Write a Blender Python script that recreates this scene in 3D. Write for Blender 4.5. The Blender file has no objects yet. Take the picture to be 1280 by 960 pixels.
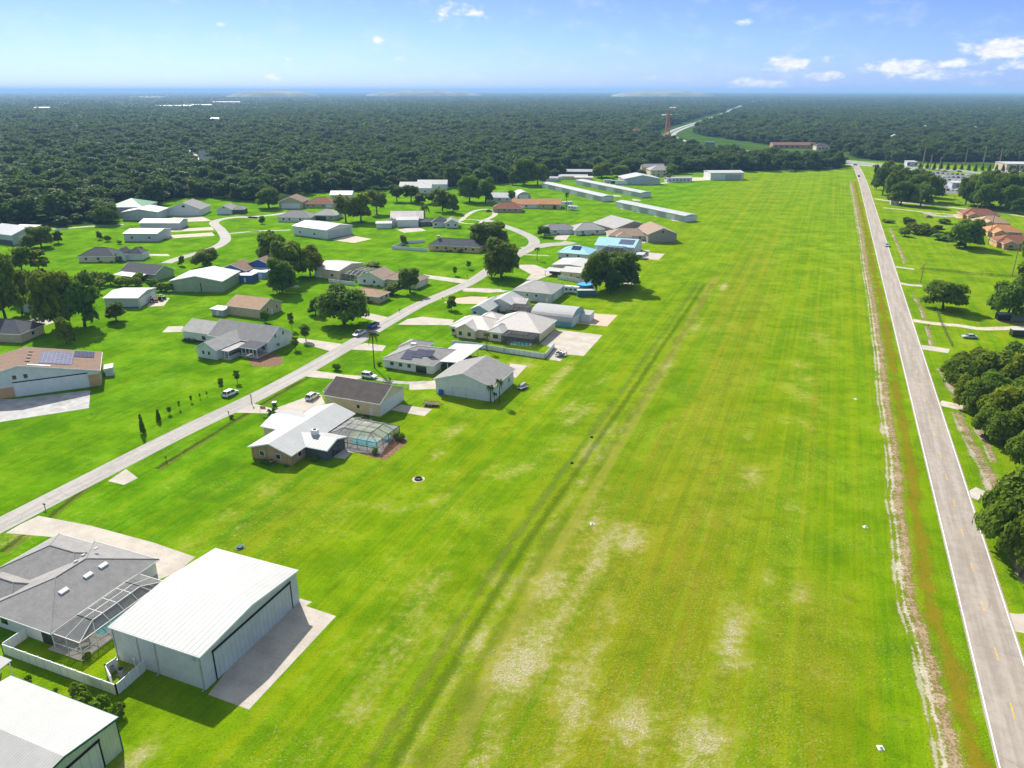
SKY_STRENGTH = .15
EXPOSURE = .80
HAZE = 8.5e-5
HAZE_COL = (.38, .64, 1.0)
SKY_LO = (.245, .35, .83)
SKY_HI = (.205, .262, .44)
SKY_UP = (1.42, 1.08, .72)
CLOUD = (4.2, 4.2, 4.3)
import bpy, math, random
import numpy as np
random.seed(7); RNG = np.random.RandomState(11)
PI = math.pi
scene = bpy.context.scene
COL = scene.collection

# ---------------------------------------------------------------- camera model / pixel -> place
FPX, HCAM = 950.0, 80.0
PITCH = math.atan(367/950)
CP, SP = math.cos(PITCH), math.sin(PITCH)
def W(px, z=0.0):
    """photo pixel -> point of the world at height z"""
    u = (px[0]-640)/FPX; v = (px[1]-480)/FPX
    d = (u, CP - v*SP, -SP - v*CP)
    t = (z-HCAM)/d[2]
    return (d[0]*t, d[1]*t, z)
def depth(p): return p[1]*CP + (HCAM-p[2])*SP
def height_to(p, ytop):
    """height of a vertical thing standing at ground point p whose top is on photo row ytop"""
    v = (ytop-480)/FPX
    r = (-SP - v*CP)/(CP - v*SP)
    return HCAM + r*p[1]
def crop(x0, y0, s): return lambda x, y: (x0+x/s, y0+y/s)
A=crop(0,200,4);B=crop(200,200,4);C=crop(400,180,4.571);D=crop(620,180,4.571);E=crop(220,360,4.571);F=crop(440,340,3.765)
Gc=crop(280,460,4.571);Hc=crop(0,620,2.909);I=crop(0,360,4);J=crop(1040,180,5.333);K=crop(1040,340,5.333);L=crop(1080,420,4.8)
M=crop(1060,600,2.667);N=crop(760,100,4);O=crop(960,100,4);P=crop(0,640,4.8);Q=crop(0,780,5.333);R=crop(640,190,5.818)
S=crop(1080,180,6.4);T=crop(560,280,6.4);U=crop(660,255,6.4);Zp=crop(0,0,1)
HD = -22.0                                    # the plots' grid
GX = (math.cos(math.radians(HD)), math.sin(math.radians(HD)))
GY = (-GX[1], GX[0])

# ---------------------------------------------------------------- node helpers / materials
def new_mat(name):
    m = bpy.data.materials.new(name); m.use_nodes = True
    nt = m.node_tree; nt.nodes.clear()
    return m, nt
class NT:
    def __init__(s, nt): s.nt = nt
    def n(s, t, **kw):
        x = s.nt.nodes.new(t)
        for k, v in kw.items(): setattr(x, k, v)
        return x
    def l(s, a, b): s.nt.links.new(a, b)
    def inp(s, sock, v):
        if hasattr(v, 'is_output') or isinstance(v, bpy.types.NodeSocket): s.l(v, sock)
        else: sock.default_value = v
    def math(s, op, a, b=None, c=None, clamp=False):
        x = s.n('ShaderNodeMath', operation=op); x.use_clamp = clamp
        s.inp(x.inputs[0], a)
        if b is not None: s.inp(x.inputs[1], b)
        if c is not None: s.inp(x.inputs[2], c)
        return x.outputs[0]
    def mix(s, fac, a, b, blend='MIX'):
        x = s.n('ShaderNodeMix', data_type='RGBA', blend_type=blend)
        s.inp(x.inputs[0], fac); s.inp(x.inputs[6], a); s.inp(x.inputs[7], b)
        return x.outputs[2]
    def noise(s, vec, scale, detail=3.0, rough=.6):
        x = s.n('ShaderNodeTexNoise'); x.inputs['Scale'].default_value = scale
        x.inputs['Detail'].default_value = detail; x.inputs['Roughness'].default_value = rough
        if vec is not None: s.l(vec, x.inputs['Vector'])
        return x.outputs['Fac']
    def ramp(s, f, lo, hi, a=0.0, b=1.0):
        x = s.n('ShaderNodeMapRange'); x.interpolation_type = 'SMOOTHSTEP'
        s.inp(x.inputs['Value'], f); x.inputs['From Min'].default_value = lo; x.inputs['From Max'].default_value = hi
        x.inputs['To Min'].default_value = a; x.inputs['To Max'].default_value = b
        return x.outputs['Result']
    def attr(s, name):
        x = s.n('ShaderNodeAttribute'); x.attribute_name = name
        return x
def c4(c): return (c[0], c[1], c[2], 1.0)
MATS = {}
def mat(name, col, rough=.7, var=.12, kind='plain', scale=.6, pitch=.6, metal=0.0, spec=.12, stain=None):
    """one procedural material: base colour broken by two noises; kind adds ribs / shingles / siding"""
    if name in MATS: return MATS[name]
    m, nt = new_mat(name); t = NT(nt)
    out = t.n('ShaderNodeOutputMaterial'); bs = t.n('ShaderNodeBsdfPrincipled'); t.l(bs.outputs[0], out.inputs[0])
    bs.inputs['Roughness'].default_value = rough; bs.inputs['Metallic'].default_value = metal
    bs.inputs['Specular IOR Level'].default_value = spec
    tc = t.n('ShaderNodeTexCoord'); vec = tc.outputs['Object']
    sep = t.n('ShaderNodeSeparateXYZ'); t.l(vec, sep.inputs[0])
    oi = t.n('ShaderNodeObjectInfo')
    off = t.n('ShaderNodeVectorMath', operation='ADD'); t.l(vec, off.inputs[0]); t.l(oi.outputs['Location'], off.inputs[1])
    n1 = t.noise(off.outputs[0], scale, 4); n2 = t.noise(off.outputs[0], scale*9, 2)
    f = t.math('ADD', t.math('MULTIPLY', n1, .7), t.math('MULTIPLY', n2, .3))
    lo = tuple(c*(1-var*1.6) for c in col); hi = tuple(min(.9, c*(1+var)) for c in col)
    cc = t.mix(t.ramp(f, .34, .66), c4(lo), c4(hi))
    if stain:
        cc = t.mix(t.ramp(t.noise(off.outputs[0], scale*.45, 5, .7), .52, .72, 0, .7), cc, c4(stain))
    bump = None
    if kind in ('ribx', 'riby', 'ribw'):
        co = {'ribx': sep.outputs[0], 'riby': sep.outputs[1]}.get(kind) or t.math('ADD', sep.outputs[0], sep.outputs[1])
        fr = t.math('FRACT', t.math('DIVIDE', co, pitch))
        tri = t.math('ABSOLUTE', t.math('SUBTRACT', fr, .5))
        bump = t.ramp(tri, .0, .17, 1, 0)
        pan = t.n('ShaderNodeTexWhiteNoise', noise_dimensions='1D')
        t.l(t.math('FLOOR', t.math('DIVIDE', co, pitch*3)), pan.inputs['W'])
        cc = t.mix(t.math('MULTIPLY', pan.outputs['Value'], .22), cc, c4(tuple(c*.7 for c in col)))
        cc = t.mix(t.ramp(tri, .38, .5, 0, .50), cc, c4(tuple(c*.55 for c in col)))
    elif kind == 'shingle':
        br = t.n('ShaderNodeTexBrick'); t.l(off.outputs[0], br.inputs['Vector'])
        br.inputs['Scale'].default_value = 1.0; br.inputs['Brick Width'].default_value = .55; br.inputs['Row Height'].default_value = .3
        br.inputs['Mortar Size'].default_value = .02
        br.inputs['Color1'].default_value = c4(tuple(c*1.12 for c in col)); br.inputs['Color2'].default_value = c4(tuple(c*.85 for c in col))
        br.inputs['Mortar'].default_value = c4(tuple(c*.6 for c in col))
        cc = t.mix(.45, cc, br.outputs['Color'])
    elif kind == 'siding':
        fr = t.math('FRACT', t.math('DIVIDE', sep.outputs[2], .28))
        bump = fr
        cc = t.mix(t.ramp(fr, .86, 1.0, 0, .4), cc, c4(tuple(c*.55 for c in col)))
    elif kind == 'brick':
        br = t.n('ShaderNodeTexBrick'); t.l(off.outputs[0], br.inputs['Vector']); br.inputs['Scale'].default_value = 1.2
        br.inputs['Color1'].default_value = c4(tuple(c*1.15 for c in col)); br.inputs['Color2'].default_value = c4(tuple(c*.75 for c in col))
        br.inputs['Mortar'].default_value = c4(tuple(c*1.3 for c in col)); cc = t.mix(.55, cc, br.outputs['Color'])
    elif kind == 'slab':
        for ax in (0, 1):
            fr = t.math('FRACT', t.math('DIVIDE', sep.outputs[ax], 3.05))
            tri = t.math('ABSOLUTE', t.math('SUBTRACT', fr, .5))
            cc = t.mix(t.ramp(tri, .485, .5, 0, .35), cc, c4(tuple(c*.45 for c in col)))
    elif kind == 'cells':
        for ax, q in ((0, 1.0), (1, 1.65)):
            fr = t.math('FRACT', t.math('DIVIDE', sep.outputs[ax], q))
            tri = t.math('ABSOLUTE', t.math('SUBTRACT', fr, .5))
            cc = t.mix(t.ramp(tri, .455, .48, 0, .8), cc, c4(tuple(min(.4, .04+c*2.2) for c in col)))
    t.l(cc, bs.inputs['Base Color'])
    if bump is not None:
        b = t.n('ShaderNodeBump'); b.inputs['Strength'].default_value = .55; b.inputs['Distance'].default_value = .05
        t.l(bump, b.inputs['Height']); t.l(b.outputs[0], bs.inputs['Normal'])
    MATS[name] = m
    return m
# walls
w_white = mat('white siding', (.66,.67,.67), kind='siding', var=.05)
w_metal = mat('white ribbed wall', (.52,.545,.56), kind='ribw', pitch=.45, rough=.5, var=.06)
w_grey = mat('grey ribbed wall', (.42,.44,.45), kind='ribw', pitch=.45, rough=.5, var=.06)
w_cream = mat('cream stucco', (.66,.56,.38), var=.06)
w_yellow = mat('yellow stucco', (.62,.43,.17), var=.06)
w_tan = mat('tan stucco', (.50,.40,.28), var=.08)
w_brick = mat('tan brick', (.42,.27,.15), kind='brick', var=.1)
w_orange = mat('orange stucco', (.55,.32,.16), var=.08)
w_green = mat('pale green ribbed wall', (.34,.42,.29), kind='ribw', pitch=.5, rough=.55, var=.06)
w_ygreen = mat('cream green ribbed wall', (.50,.54,.38), kind='ribw', pitch=.45, rough=.55, var=.06)
w_blue = mat('blue painted wall', (.055,.16,.42), kind='siding', var=.06)
w_lblue = mat('light blue wall', (.30,.44,.55), kind='siding', var=.06)
w_teal = mat('teal wall', (.12,.33,.42), var=.08)
w_taupe = mat('taupe wall', (.36,.31,.26), kind='ribw', pitch=.5, var=.06)
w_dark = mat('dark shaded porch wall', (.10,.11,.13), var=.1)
# roofs
r_whitex = mat('white metal roof cross ribs', (.39,.39,.385), kind='ribx', pitch=.9, rough=.45, var=.04)
r_fine = mat('white fine ribbed metal roof', (.36,.36,.35), kind='ribx', pitch=.42, rough=.45, var=.05, stain=(.37,.36,.34))
r_whitey = mat('white metal roof long ribs', (.46,.46,.455), kind='riby', pitch=.9, rough=.45, var=.04)
r_flat = mat('white flat roof', (.45,.44,.42), var=.05, rough=.6, stain=(.46,.45,.43))
r_grey = mat('grey shingle roof', (.265,.255,.25), kind='shingle', var=.12, rough=.9)
r_lgrey = mat('light grey shingle roof', (.37,.355,.34), kind='shingle', var=.12, rough=.9)
r_dgrey = mat('charcoal shingle roof', (.085,.09,.105), kind='shingle', var=.15, rough=.9)
r_black = mat('dark brown shingle roof', (.10,.085,.078), kind='shingle', var=.2, rough=.95, stain=(.05,.045,.045))
r_brown = mat('brown shingle roof', (.225,.150,.108), kind='shingle', var=.15, rough=.9, stain=(.16,.11,.08))
r_red = mat('reddish brown roof', (.25,.105,.065), kind='shingle', var=.15, rough=.9)
r_terra = mat('terracotta tile roof', (.47,.22,.10), kind='shingle', var=.14, rough=.85)
r_tan = mat('tan shingle roof', (.40,.265,.175), kind='shingle', var=.1, rough=.9)
r_taupe = mat('taupe shingle roof', (.33,.245,.185), kind='shingle', var=.12, rough=.9)
r_green = mat('green metal roof', (.05,.22,.11), kind='ribx', var=.06, rough=.5)
r_pinkx = mat('blush metal roof', (.60,.545,.50), kind='ribx', pitch=.8, rough=.45, var=.05)
r_bluex = mat('sky blue metal roof', (.30,.56,.68), kind='ribx', pitch=.8, rough=.4, var=.05)
r_greyx = mat('grey metal roof', (.48,.49,.50), kind='ribx', pitch=.8, rough=.4, var=.06)
r_greyy = mat('weathered metal roof', (.46,.46,.47), kind='riby', pitch=1.2, rough=.5, var=.1, stain=(.30,.29,.29))
r_mauve = mat('weathered mauve metal roof', (.42,.37,.37), kind='ribx', pitch=.9, rough=.5, var=.12, stain=(.62,.60,.6))
# misc
m_trim = mat('white trim', (.74,.74,.73), var=.04)
m_gtrim = mat('dark green trim', (.03,.13,.09), var=.05)
m_black = mat('black steel', (.02,.02,.022), rough=.5, var=.1)
m_door = mat('ribbed hangar door', (.50,.525,.54), kind='ribw', pitch=.9, rough=.45, var=.05)
m_doorw = mat('white panel door', (.70,.71,.72), kind='siding', rough=.5, var=.04)
m_doorg = mat('cream ribbed door', (.56,.58,.47), kind='ribw', pitch=1.1, var=.05)
m_glass = mat('dark window glass', (.035,.045,.055), rough=.12, var=.2, spec=.6)
m_bronze = mat('bronze cage frame', (.045,.04,.038), rough=.5, var=.1)
m_cagew = mat('pale cage frame', (.55,.54,.52), rough=.5, var=.1)
m_solar = mat('solar cells', (.020,.028,.07), kind='cells', rough=.5, var=.2, spec=.02)
m_solarl = mat('pale solar cells', (.085,.095,.16), kind='cells', rough=.5, var=.2, spec=.03)
m_conc = mat('concrete', (.44,.395,.34), kind='slab', var=.10, scale=.25, rough=.9, stain=(.38,.33,.28))
m_concw = mat('stained concrete', (.42,.41,.40), kind='slab', var=.15, scale=.3, rough=.9, stain=(.20,.19,.18))
m_paver = mat('pink paver', (.52,.38,.29), kind='brick', var=.08, scale=.3, rough=.9)
m_shell = mat('pale shell gravel', (.50,.43,.34), var=.16, scale=.5, rough=.95, stain=(.30,.28,.16))
m_mulch = mat('brown mulch', (.20,.115,.07), var=.3, scale=1.5, rough=1)
m_vinyl = mat('white vinyl fence', (.72,.73,.73), kind='ribw', pitch=.9, rough=.4, var=.04)
m_wood = mat('weathered wood', (.20,.14,.09), var=.2, rough=.9)
m_pole = mat('grey timber pole', (.26,.22,.18), var=.2, rough=.9)
m_steel = mat('galvanised steel', (.45,.46,.47), rough=.4, var=.1, metal=.3)
m_rust = mat('rust orange steel', (.50,.20,.06), rough=.7, var=.2)
m_tyre = mat('tyre rubber', (.015,.015,.016), rough=.85, var=.1)
m_rim = mat('alloy rim', (.45,.46,.48), rough=.3, var=.05, metal=.6)
m_lamp = mat('headlight lens', (.7,.72,.75), rough=.1, var=.02)
m_tail = mat('red tail lens', (.35,.01,.01), rough=.2, var=.05)
def paint(name, col): return mat(name+' car paint', col, rough=.25, var=.03, spec=.6)
p_white = paint('white', (.75,.76,.77)); p_silver = paint('silver', (.42,.44,.47)); p_navy = paint('navy', (.02,.06,.25))
p_black = paint('black', (.02,.02,.022)); p_red = paint('red', (.30,.03,.02)); p_teal = paint('teal', (.06,.20,.17)); p_grey = paint('grey', (.16,.17,.18))

def screen_mat(name, col, fac):
    m, nt = new_mat(name); t = NT(nt)
    out = t.n('ShaderNodeOutputMaterial'); tr = t.n('ShaderNodeBsdfTransparent'); df = t.n('ShaderNodeBsdfDiffuse')
    tc = t.n('ShaderNodeTexCoord'); nz = t.noise(tc.outputs['Object'], .8, 3)
    df.inputs[0].default_value = c4(col)
    mx = t.n('ShaderNodeMixShader'); t.l(t.ramp(nz, .3, .7, fac-.08, fac+.08), mx.inputs[0]); t.l(tr.outputs[0], mx.inputs[1]); t.l(df.outputs[0], mx.inputs[2])
    t.l(mx.outputs[0], out.inputs[0]); return m
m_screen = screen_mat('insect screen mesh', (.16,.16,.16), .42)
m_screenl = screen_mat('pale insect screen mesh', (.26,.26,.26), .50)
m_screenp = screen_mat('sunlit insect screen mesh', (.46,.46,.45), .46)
def water_mat():
    m, nt = new_mat('pool water'); t = NT(nt)
    out = t.n('ShaderNodeOutputMaterial'); bs = t.n('ShaderNodeBsdfPrincipled'); t.l(bs.outputs[0], out.inputs[0])
    tc = t.n('ShaderNodeTexCoord'); v = tc.outputs['Object']
    cc = t.mix(t.ramp(t.noise(v, 1.5, 4), .35, .65), (.03,.36,.40,1), (.10,.52,.54,1))
    t.l(cc, bs.inputs['Base Color']); bs.inputs['Roughness'].default_value = .06
    b = t.n('ShaderNodeBump'); b.inputs['Strength'].default_value = .25; t.l(t.noise(v, 6, 2), b.inputs['Height']); t.l(b.outputs[0], bs.inputs['Normal'])
    return m
m_water = water_mat()
def leaf_mat(name, c_lo, c_hi, trans=.28):
    m, nt = new_mat(name); t = NT(nt)
    out = t.n('ShaderNodeOutputMaterial'); oi = t.n('ShaderNodeObjectInfo')
    rn = t.attr('leaf'); tc = t.n('ShaderNodeTexCoord')
    nz = t.noise(tc.outputs['Object'], .35, 3)
    f = t.math('ADD', t.math('MULTIPLY', rn.outputs['Fac'], .45), t.math('MULTIPLY', oi.outputs['Random'], .40))
    f = t.math('ADD', f, t.math('MULTIPLY', nz, .3), clamp=True)
    cc = t.mix(f, c4(c_lo), c4(c_hi))
    wn = t.n('ShaderNodeTexWhiteNoise', noise_dimensions='1D'); t.l(oi.outputs['Random'], wn.inputs['W'])
    cc = t.mix(.75, cc, t.mix(wn.outputs['Value'], (.78,1.0,1.25,1), (1.5,1.12,.70,1)), 'MULTIPLY')
    stand = t.noise(oi.outputs['Location'], .0045, 4, .65)
    cc = t.mix(t.ramp(stand, .36, .64, 0, .8), cc, t.mix(.5, cc, (.018,.040,.022,1)))
    df = t.n('ShaderNodeBsdfPrincipled'); df.inputs['Roughness'].default_value = .55; df.inputs['Specular IOR Level'].default_value = .04
    t.l(cc, df.inputs['Base Color'])
    tl = t.n('ShaderNodeBsdfTranslucent'); t.l(t.mix(.45, cc, (.17,.26,.01,1)), tl.inputs[0])
    mx = t.n('ShaderNodeMixShader'); mx.inputs[0].default_value = trans+.12
    t.l(df.outputs[0], mx.inputs[1]); t.l(tl.outputs[0], mx.inputs[2]); t.l(mx.outputs[0], out.inputs[0])
    return m
lf_oak = leaf_mat('oak leaves', (.078,.140,.011), (.190,.275,.024))
lf_thicket = leaf_mat('roadside oak leaves', (.100,.170,.014), (.220,.315,.028), .36)
lf_forest = leaf_mat('forest leaves', (.036,.082,.022), (.095,.165,.040), .24)
lf_far = leaf_mat('far forest leaves', (.034,.076,.024), (.078,.132,.036), .2)
lf_bright = leaf_mat('bright leaves', (.07,.15,.012), (.19,.31,.03))
lf_palm = leaf_mat('palm fronds', (.045,.085,.015), (.11,.17,.03))
m_bark = mat('bark', (.13,.10,.075), var=.3, scale=2, rough=1)

# ---------------------------------------------------------------- mesh builder
class MB:
    def __init__(s): s.v = []; s.f = []; s.m = []
    def add(s, vs, fs, m=0):
        b = len(s.v); s.v += [tuple(q) for q in vs]
        for f in fs: s.f.append(tuple(i+b for i in f)); s.m.append(m)
    def box(s, x0, y0, z0, x1, y1, z1, m=0):
        if x0 > x1: x0, x1 = x1, x0
        if y0 > y1: y0, y1 = y1, y0
        s.add([(x0,y0,z0),(x1,y0,z0),(x1,y1,z0),(x0,y1,z0),(x0,y0,z1),(x1,y0,z1),(x1,y1,z1),(x0,y1,z1)],
              [(0,3,2,1),(4,5,6,7),(0,1,5,4),(1,2,6,5),(2,3,7,6),(3,0,4,7)], m)
        return s
    def hexa(s, b, t, m=0):
        n = len(b)
        s.add(list(b)+list(t), [tuple(range(n-1,-1,-1)), tuple(range(n,2*n))]+[(i,(i+1)%n,n+(i+1)%n,n+i) for i in range(n)], m); return s
    def bar(s, p0, p1, w=.05, m=0):
        p0 = np.array(p0, float); p1 = np.array(p1, float); d = p1-p0; d /= np.linalg.norm(d)+1e-9
        up = np.array([0,0,1.]) if abs(d[2]) < .9 else np.array([1.,0,0])
        a = np.cross(d, up); a /= np.linalg.norm(a); b = np.cross(a, d)
        q = [a*w+b*w, -a*w+b*w, -a*w-b*w, a*w-b*w]
        s.hexa([p0+k for k in q][::-1], [p1+k for k in q][::-1], m); return s
    def tube(s, p0, p1, r0, r1, n=8, m=0):
        p0 = np.array(p0, float); p1 = np.array(p1, float); d = p1-p0; d /= np.linalg.norm(d)+1e-9
        up = np.array([0,0,1.]) if abs(d[2]) < .9 else np.array([1.,0,0])
        a = np.cross(d, up); a /= np.linalg.norm(a); b = np.cross(d, a)
        ring = lambda p, r: [p+(a*math.cos(2*PI*i/n)+b*math.sin(2*PI*i/n))*r for i in range(n)]
        s.hexa(ring(p0, r0), ring(p1, r1), m); return s
    def ext(s, prof, a0, a1, axis='x', m=0):
        """closed (b,z) profile extruded along x or y"""
        mp = (lambda a, b, z: (a, b, z)) if axis == 'x' else (lambda a, b, z: (b, a, z))
        n = len(prof)
        s.add([mp(a0, b, z) for b, z in prof]+[mp(a1, b, z) for b, z in prof],
              [tuple(range(n)), tuple(range(2*n-1, n-1, -1))]+[(i, n+i, n+(i+1)%n, (i+1)%n) for i in range(n)], m); return s
    def strip(s, lo, up, a0, a1, axis='x', m=0):
        """slab between a lower and an upper (b,z) line, extruded"""
        for (l0, l1, u0, u1) in zip(lo, lo[1:], up, up[1:]):
            s.ext([l0, l1, u1, u0], a0, a1, axis, m)
        return s
    def build(s, name, mats, parent=None, smooth=False, weld=False):
        me = bpy.data.meshes.new(name); me.from_pydata(s.v, [], s.f)
        if not isinstance(mats, (list, tuple)): mats = [mats]
        for m in mats: me.materials.append(m)
        if len(mats) > 1: me.polygons.foreach_set('material_index', s.m)
        import bmesh
        bm = bmesh.new(); bm.from_mesh(me)
        bmesh.ops.recalc_face_normals(bm, faces=bm.faces)
        if smooth:
            for f in bm.faces: f.smooth = True
        bm.to_mesh(me); bm.free()
        o = bpy.data.objects.new(name, me); COL.objects.link(o)
        if parent: o.parent = parent
        return o
def tag(o, label=None, cat=None, group=None, kind=None):
    if label: o['label'] = label
    if cat: o['category'] = cat
    if group: o['group'] = group
    if kind: o['kind'] = kind
    return o
def empty(name, loc, hd=0.0, label=None, cat=None, group=None):
    o = bpy.data.objects.new(name, None); COL.objects.link(o); o.empty_display_size = .5
    o.location = loc; o.rotation_euler = (0, 0, math.radians(hd))
    return tag(o, label, cat, group)
KIDS = {}
def copy_tree(o, parent=None):
    c = o.copy(); COL.objects.link(c)
    if parent: c.parent = parent
    for ch in list(o.children): copy_tree(ch, c)
    return c
def place(o, loc, hd, label, group=None, sc=None):
    o.location = loc; o.rotation_euler = (0, 0, math.radians(hd)); o['label'] = label
    if group: o['group'] = group
    if sc: o.scale = sc
    return o

# ---------------------------------------------------------------- buildings
class Bld:
    def __init__(s, name, label, cat, at, hd=HD, group=None):
        p = W(at) if len(at) == 2 else at
        s.o = empty(name, (p[0], p[1], 0), hd, label, cat, group); s.p = p; s.hd = hd
        s.c, s.s = math.cos(math.radians(hd)), math.sin(math.radians(hd))
    def loc(s, px, z=0):
        q = W(px, z); dx, dy = q[0]-s.p[0], q[1]-s.p[1]
        return (dx*s.c+dy*s.s, -dx*s.s+dy*s.c)
    def bb(s, pts, z):
        q = [s.loc(k, z) for k in pts]
        return (min(k[0] for k in q), min(k[1] for k in q), max(k[0] for k in q), max(k[1] for k in q))
    def block(s, b, e, roof='gable', ax='x', rise=1.5, over=.4, wm=w_white, rm=r_grey, fascia=m_trim, z0=0, wall=True, hipk=1.0):
        x0, y0, x1, y1 = b
        if ax == 'x': a0, a1, c0, c1 = x0, x1, y0, y1
        else: a0, a1, c0, c1 = y0, y1, x0, x1
        mp = (lambda a, c, z: (a, c, z)) if ax == 'x' else (lambda a, c, z: (c, a, z))
        cm = (c0+c1)/2; hw = (c1-c0)/2; t = .16
        wb = (x0+over, y0+over, x1-over, y1-over)
        W_ = MB(); R_ = MB(); Fz = MB()
        if roof == 'gable':
            zz = e + rise*over/hw - .02
            W_.ext([(c0+over, z0), (c1-over, z0), (c1-over, zz), (cm, e+rise-.02), (c0+over, zz)], a0+over, a1-over, ax)
            R_.strip([(c0,e),(cm,e+rise),(c1,e)], [(c0,e+t),(cm,e+rise+t),(c1,e+t)], a0, a1, ax)
            for aa, bb_ in ((a0-.06, a0-.004), (a1+.004, a1+.06)):
                Fz.strip([(c0,e-.14),(cm,e+rise-.14),(c1,e-.14)], [(c0,e+t+.02),(cm,e+rise+t+.02),(c1,e+t+.02)], aa, bb_, ax)
            for cc, c2 in ((c0-.1, c0-.004), (c1+.004, c1+.1)):
                Fz.ext([(cc,e-.06),(c2,e-.06),(c2,e+t-.03),(cc,e+t-.03)], a0-.06, a1+.06, ax)
        elif roof == 'hip':
            W_.ext([(c0+over, z0), (c1-over, z0), (c1-over, e-.01), (c0+over, e-.01)], a0+over, a1-over, ax)
            h = min(hw*hipk, (a1-a0)/2-.05)
            v = [mp(a0,c0,e), mp(a1,c0,e), mp(a1,c1,e), mp(a0,c1,e), mp(a0,c0,e+t), mp(a1,c0,e+t), mp(a1,c1,e+t), mp(a0,c1,e+t), mp(a0+h,cm,e+rise+t), mp(a1-h,cm,e+rise+t)]
            R_.add(v, [(0,3,2,1),(0,1,5,4),(1,2,6,5),(2,3,7,6),(3,0,4,7),(4,5,9,8),(6,7,8,9),(5,6,9),(7,4,8)])
            for (q0, q1, q2, q3) in ((x0-.08,y0-.08,x1+.08,y0-.004),(x0-.08,y1+.004,x1+.08,y1+.08),(x0-.08,y0-.004,x0-.004,y1+.004),(x1+.004,y0-.004,x1+.08,y1+.004)):
                Fz.box(q0,q1,e-.05,q2,q3,e+t-.02)
            for ca in (c0, c1):                                  # ridge and hip caps
                for a_, k in ((a0, a0+h), (a1, a1-h)): R_.bar(mp(a_,ca,e+t), mp(k,cm,e+rise+t), .07)
            R_.bar(mp(a0+h,cm,e+rise+t), mp(a1-h,cm,e+rise+t), .08)
        elif roof == 'flat':
            W_.ext([(c0+over, z0), (c1-over, z0), (c1-over, e+rise-.02 if rise else e-.01), (c0+over, e-.01)], a0+over, a1-over, ax)
            R_.strip([(c0,e),(c1,e+rise)], [(c0,e+t),(c1,e+rise+t)], a0, a1, ax)
            Fz.ext([(c0-.08,e-.05),(c0-.004,e-.05),(c0-.004,e+t-.02),(c0-.08,e+t-.02)], a0, a1, ax)
        elif roof == 'barrel':
            n = 14; pr = [(cm-hw*math.cos(PI*i/n), e+rise*math.sin(PI*i/n)) for i in range(n+1)]
            W_.ext([(c0+over, z0), (c1-over, z0), (c1-over, e-.02)]+[(cm+(b_-cm)*.985, z_-.05) for b_, z_ in pr[1:-1][::-1]]+[(c0+over, e-.02)], a0+over, a1-over, ax)
            R_.strip(pr, [(cm+(b_-cm)*1.012, z_+.1) for b_, z_ in pr], a0, a1, ax)
        w = None
        if wall: w = W_.build('wall', wm, s.o)
        r = R_.build('roof', rm, s.o)
        if Fz.v: Fz.build('fascia', fascia, r)
        return dict(b=wb, e=e, w=w, r=r, ax=ax, rise=rise, full=b, roof=roof, hw=hw, cm=cm, t=t)
    def feat(s, name, bk, side, u, z0, w, h, m, t=.06, parent=None, label=None):
        x0, y0, x1, y1 = bk['b']; mb = MB(); cx, cy = (x0+x1)/2, (y0+y1)/2
        if side == 'S': mb.box(cx+u-w/2, y0-t, z0, cx+u+w/2, y0+.01, z0+h)
        if side == 'N': mb.box(cx+u-w/2, y1-.01, z0, cx+u+w/2, y1+t, z0+h)
        if side == 'E': mb.box(x1-.01, cy+u-w/2, z0, x1+t, cy+u+w/2, z0+h)
        if side == 'W': mb.box(x0-t, cy+u-w/2, z0, x0+.01, cy+u+w/2, z0+h)
        o = mb.build(name, m, parent or s.o)
        if label: o['label'] = label
        return o
    def win(s, bk, side, us, z0=1.0, w=1.3, h=1.2, frame=m_trim):
        for u in us:
            f = s.feat('window', bk, side, u, z0, w+.2, h+.2, frame, .05)
            s.feat('pane', bk, side, u, z0+.1, w, h, m_glass, .065, f)
    def door(s, bk, side, u, w=1.0, h=2.05, m=m_doorw, name='door', z0=.02, frame=None):
        d = s.feat(name, bk, side, u, z0, w, h, m, .055)
        if frame:
            f = MB()
            for (uu, zz, ww, hh) in ((u, z0+h+.004, w+.5, .32), ):
                s.feat('door_track', bk, side, uu, zz, ww, hh, frame, .16, d)
            s.feat('door_jamb', bk, side, u-w/2-.12, z0, .2, h, frame, .09, d)
            s.feat('door_jamb', bk, side, u+w/2+.12, z0, .2, h, frame, .09, d)
        return d
    def garage(s, bk, side, u, w=4.9, h=2.2, m=m_doorw): return s.door(bk, side, u, w, h, m, 'garage_door')
    def panel_on_roof(s, bk, name, a, c0, c1, la, m, th=.08, lift=.10):
        """a rectangle lying on the gable/hip slope on the lower-c side (sgn<0) : a centre along ridge, c0..c1 across"""
        x0, y0, x1, y1 = bk['full']
        cm, hw = bk['cm'], bk['hw']
        zf = lambda c: bk['e']+bk['t']+lift+bk['rise']*(1-abs(c-cm)/hw)
        mp = (lambda q, c, z: (q, c, z)) if bk['ax'] == 'x' else (lambda q, c, z: (c, q, z))
        mb = MB(); pts = [(a-la/2,c0),(a+la/2,c0),(a+la/2,c1),(a-la/2,c1)]
        mb.hexa([mp(q,c,zf(c)-lift+.01) for q,c in pts], [mp(q,c,zf(c)+th-lift+.05) for q,c in pts])
        return mb.build(name, m, bk['r'])
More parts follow.
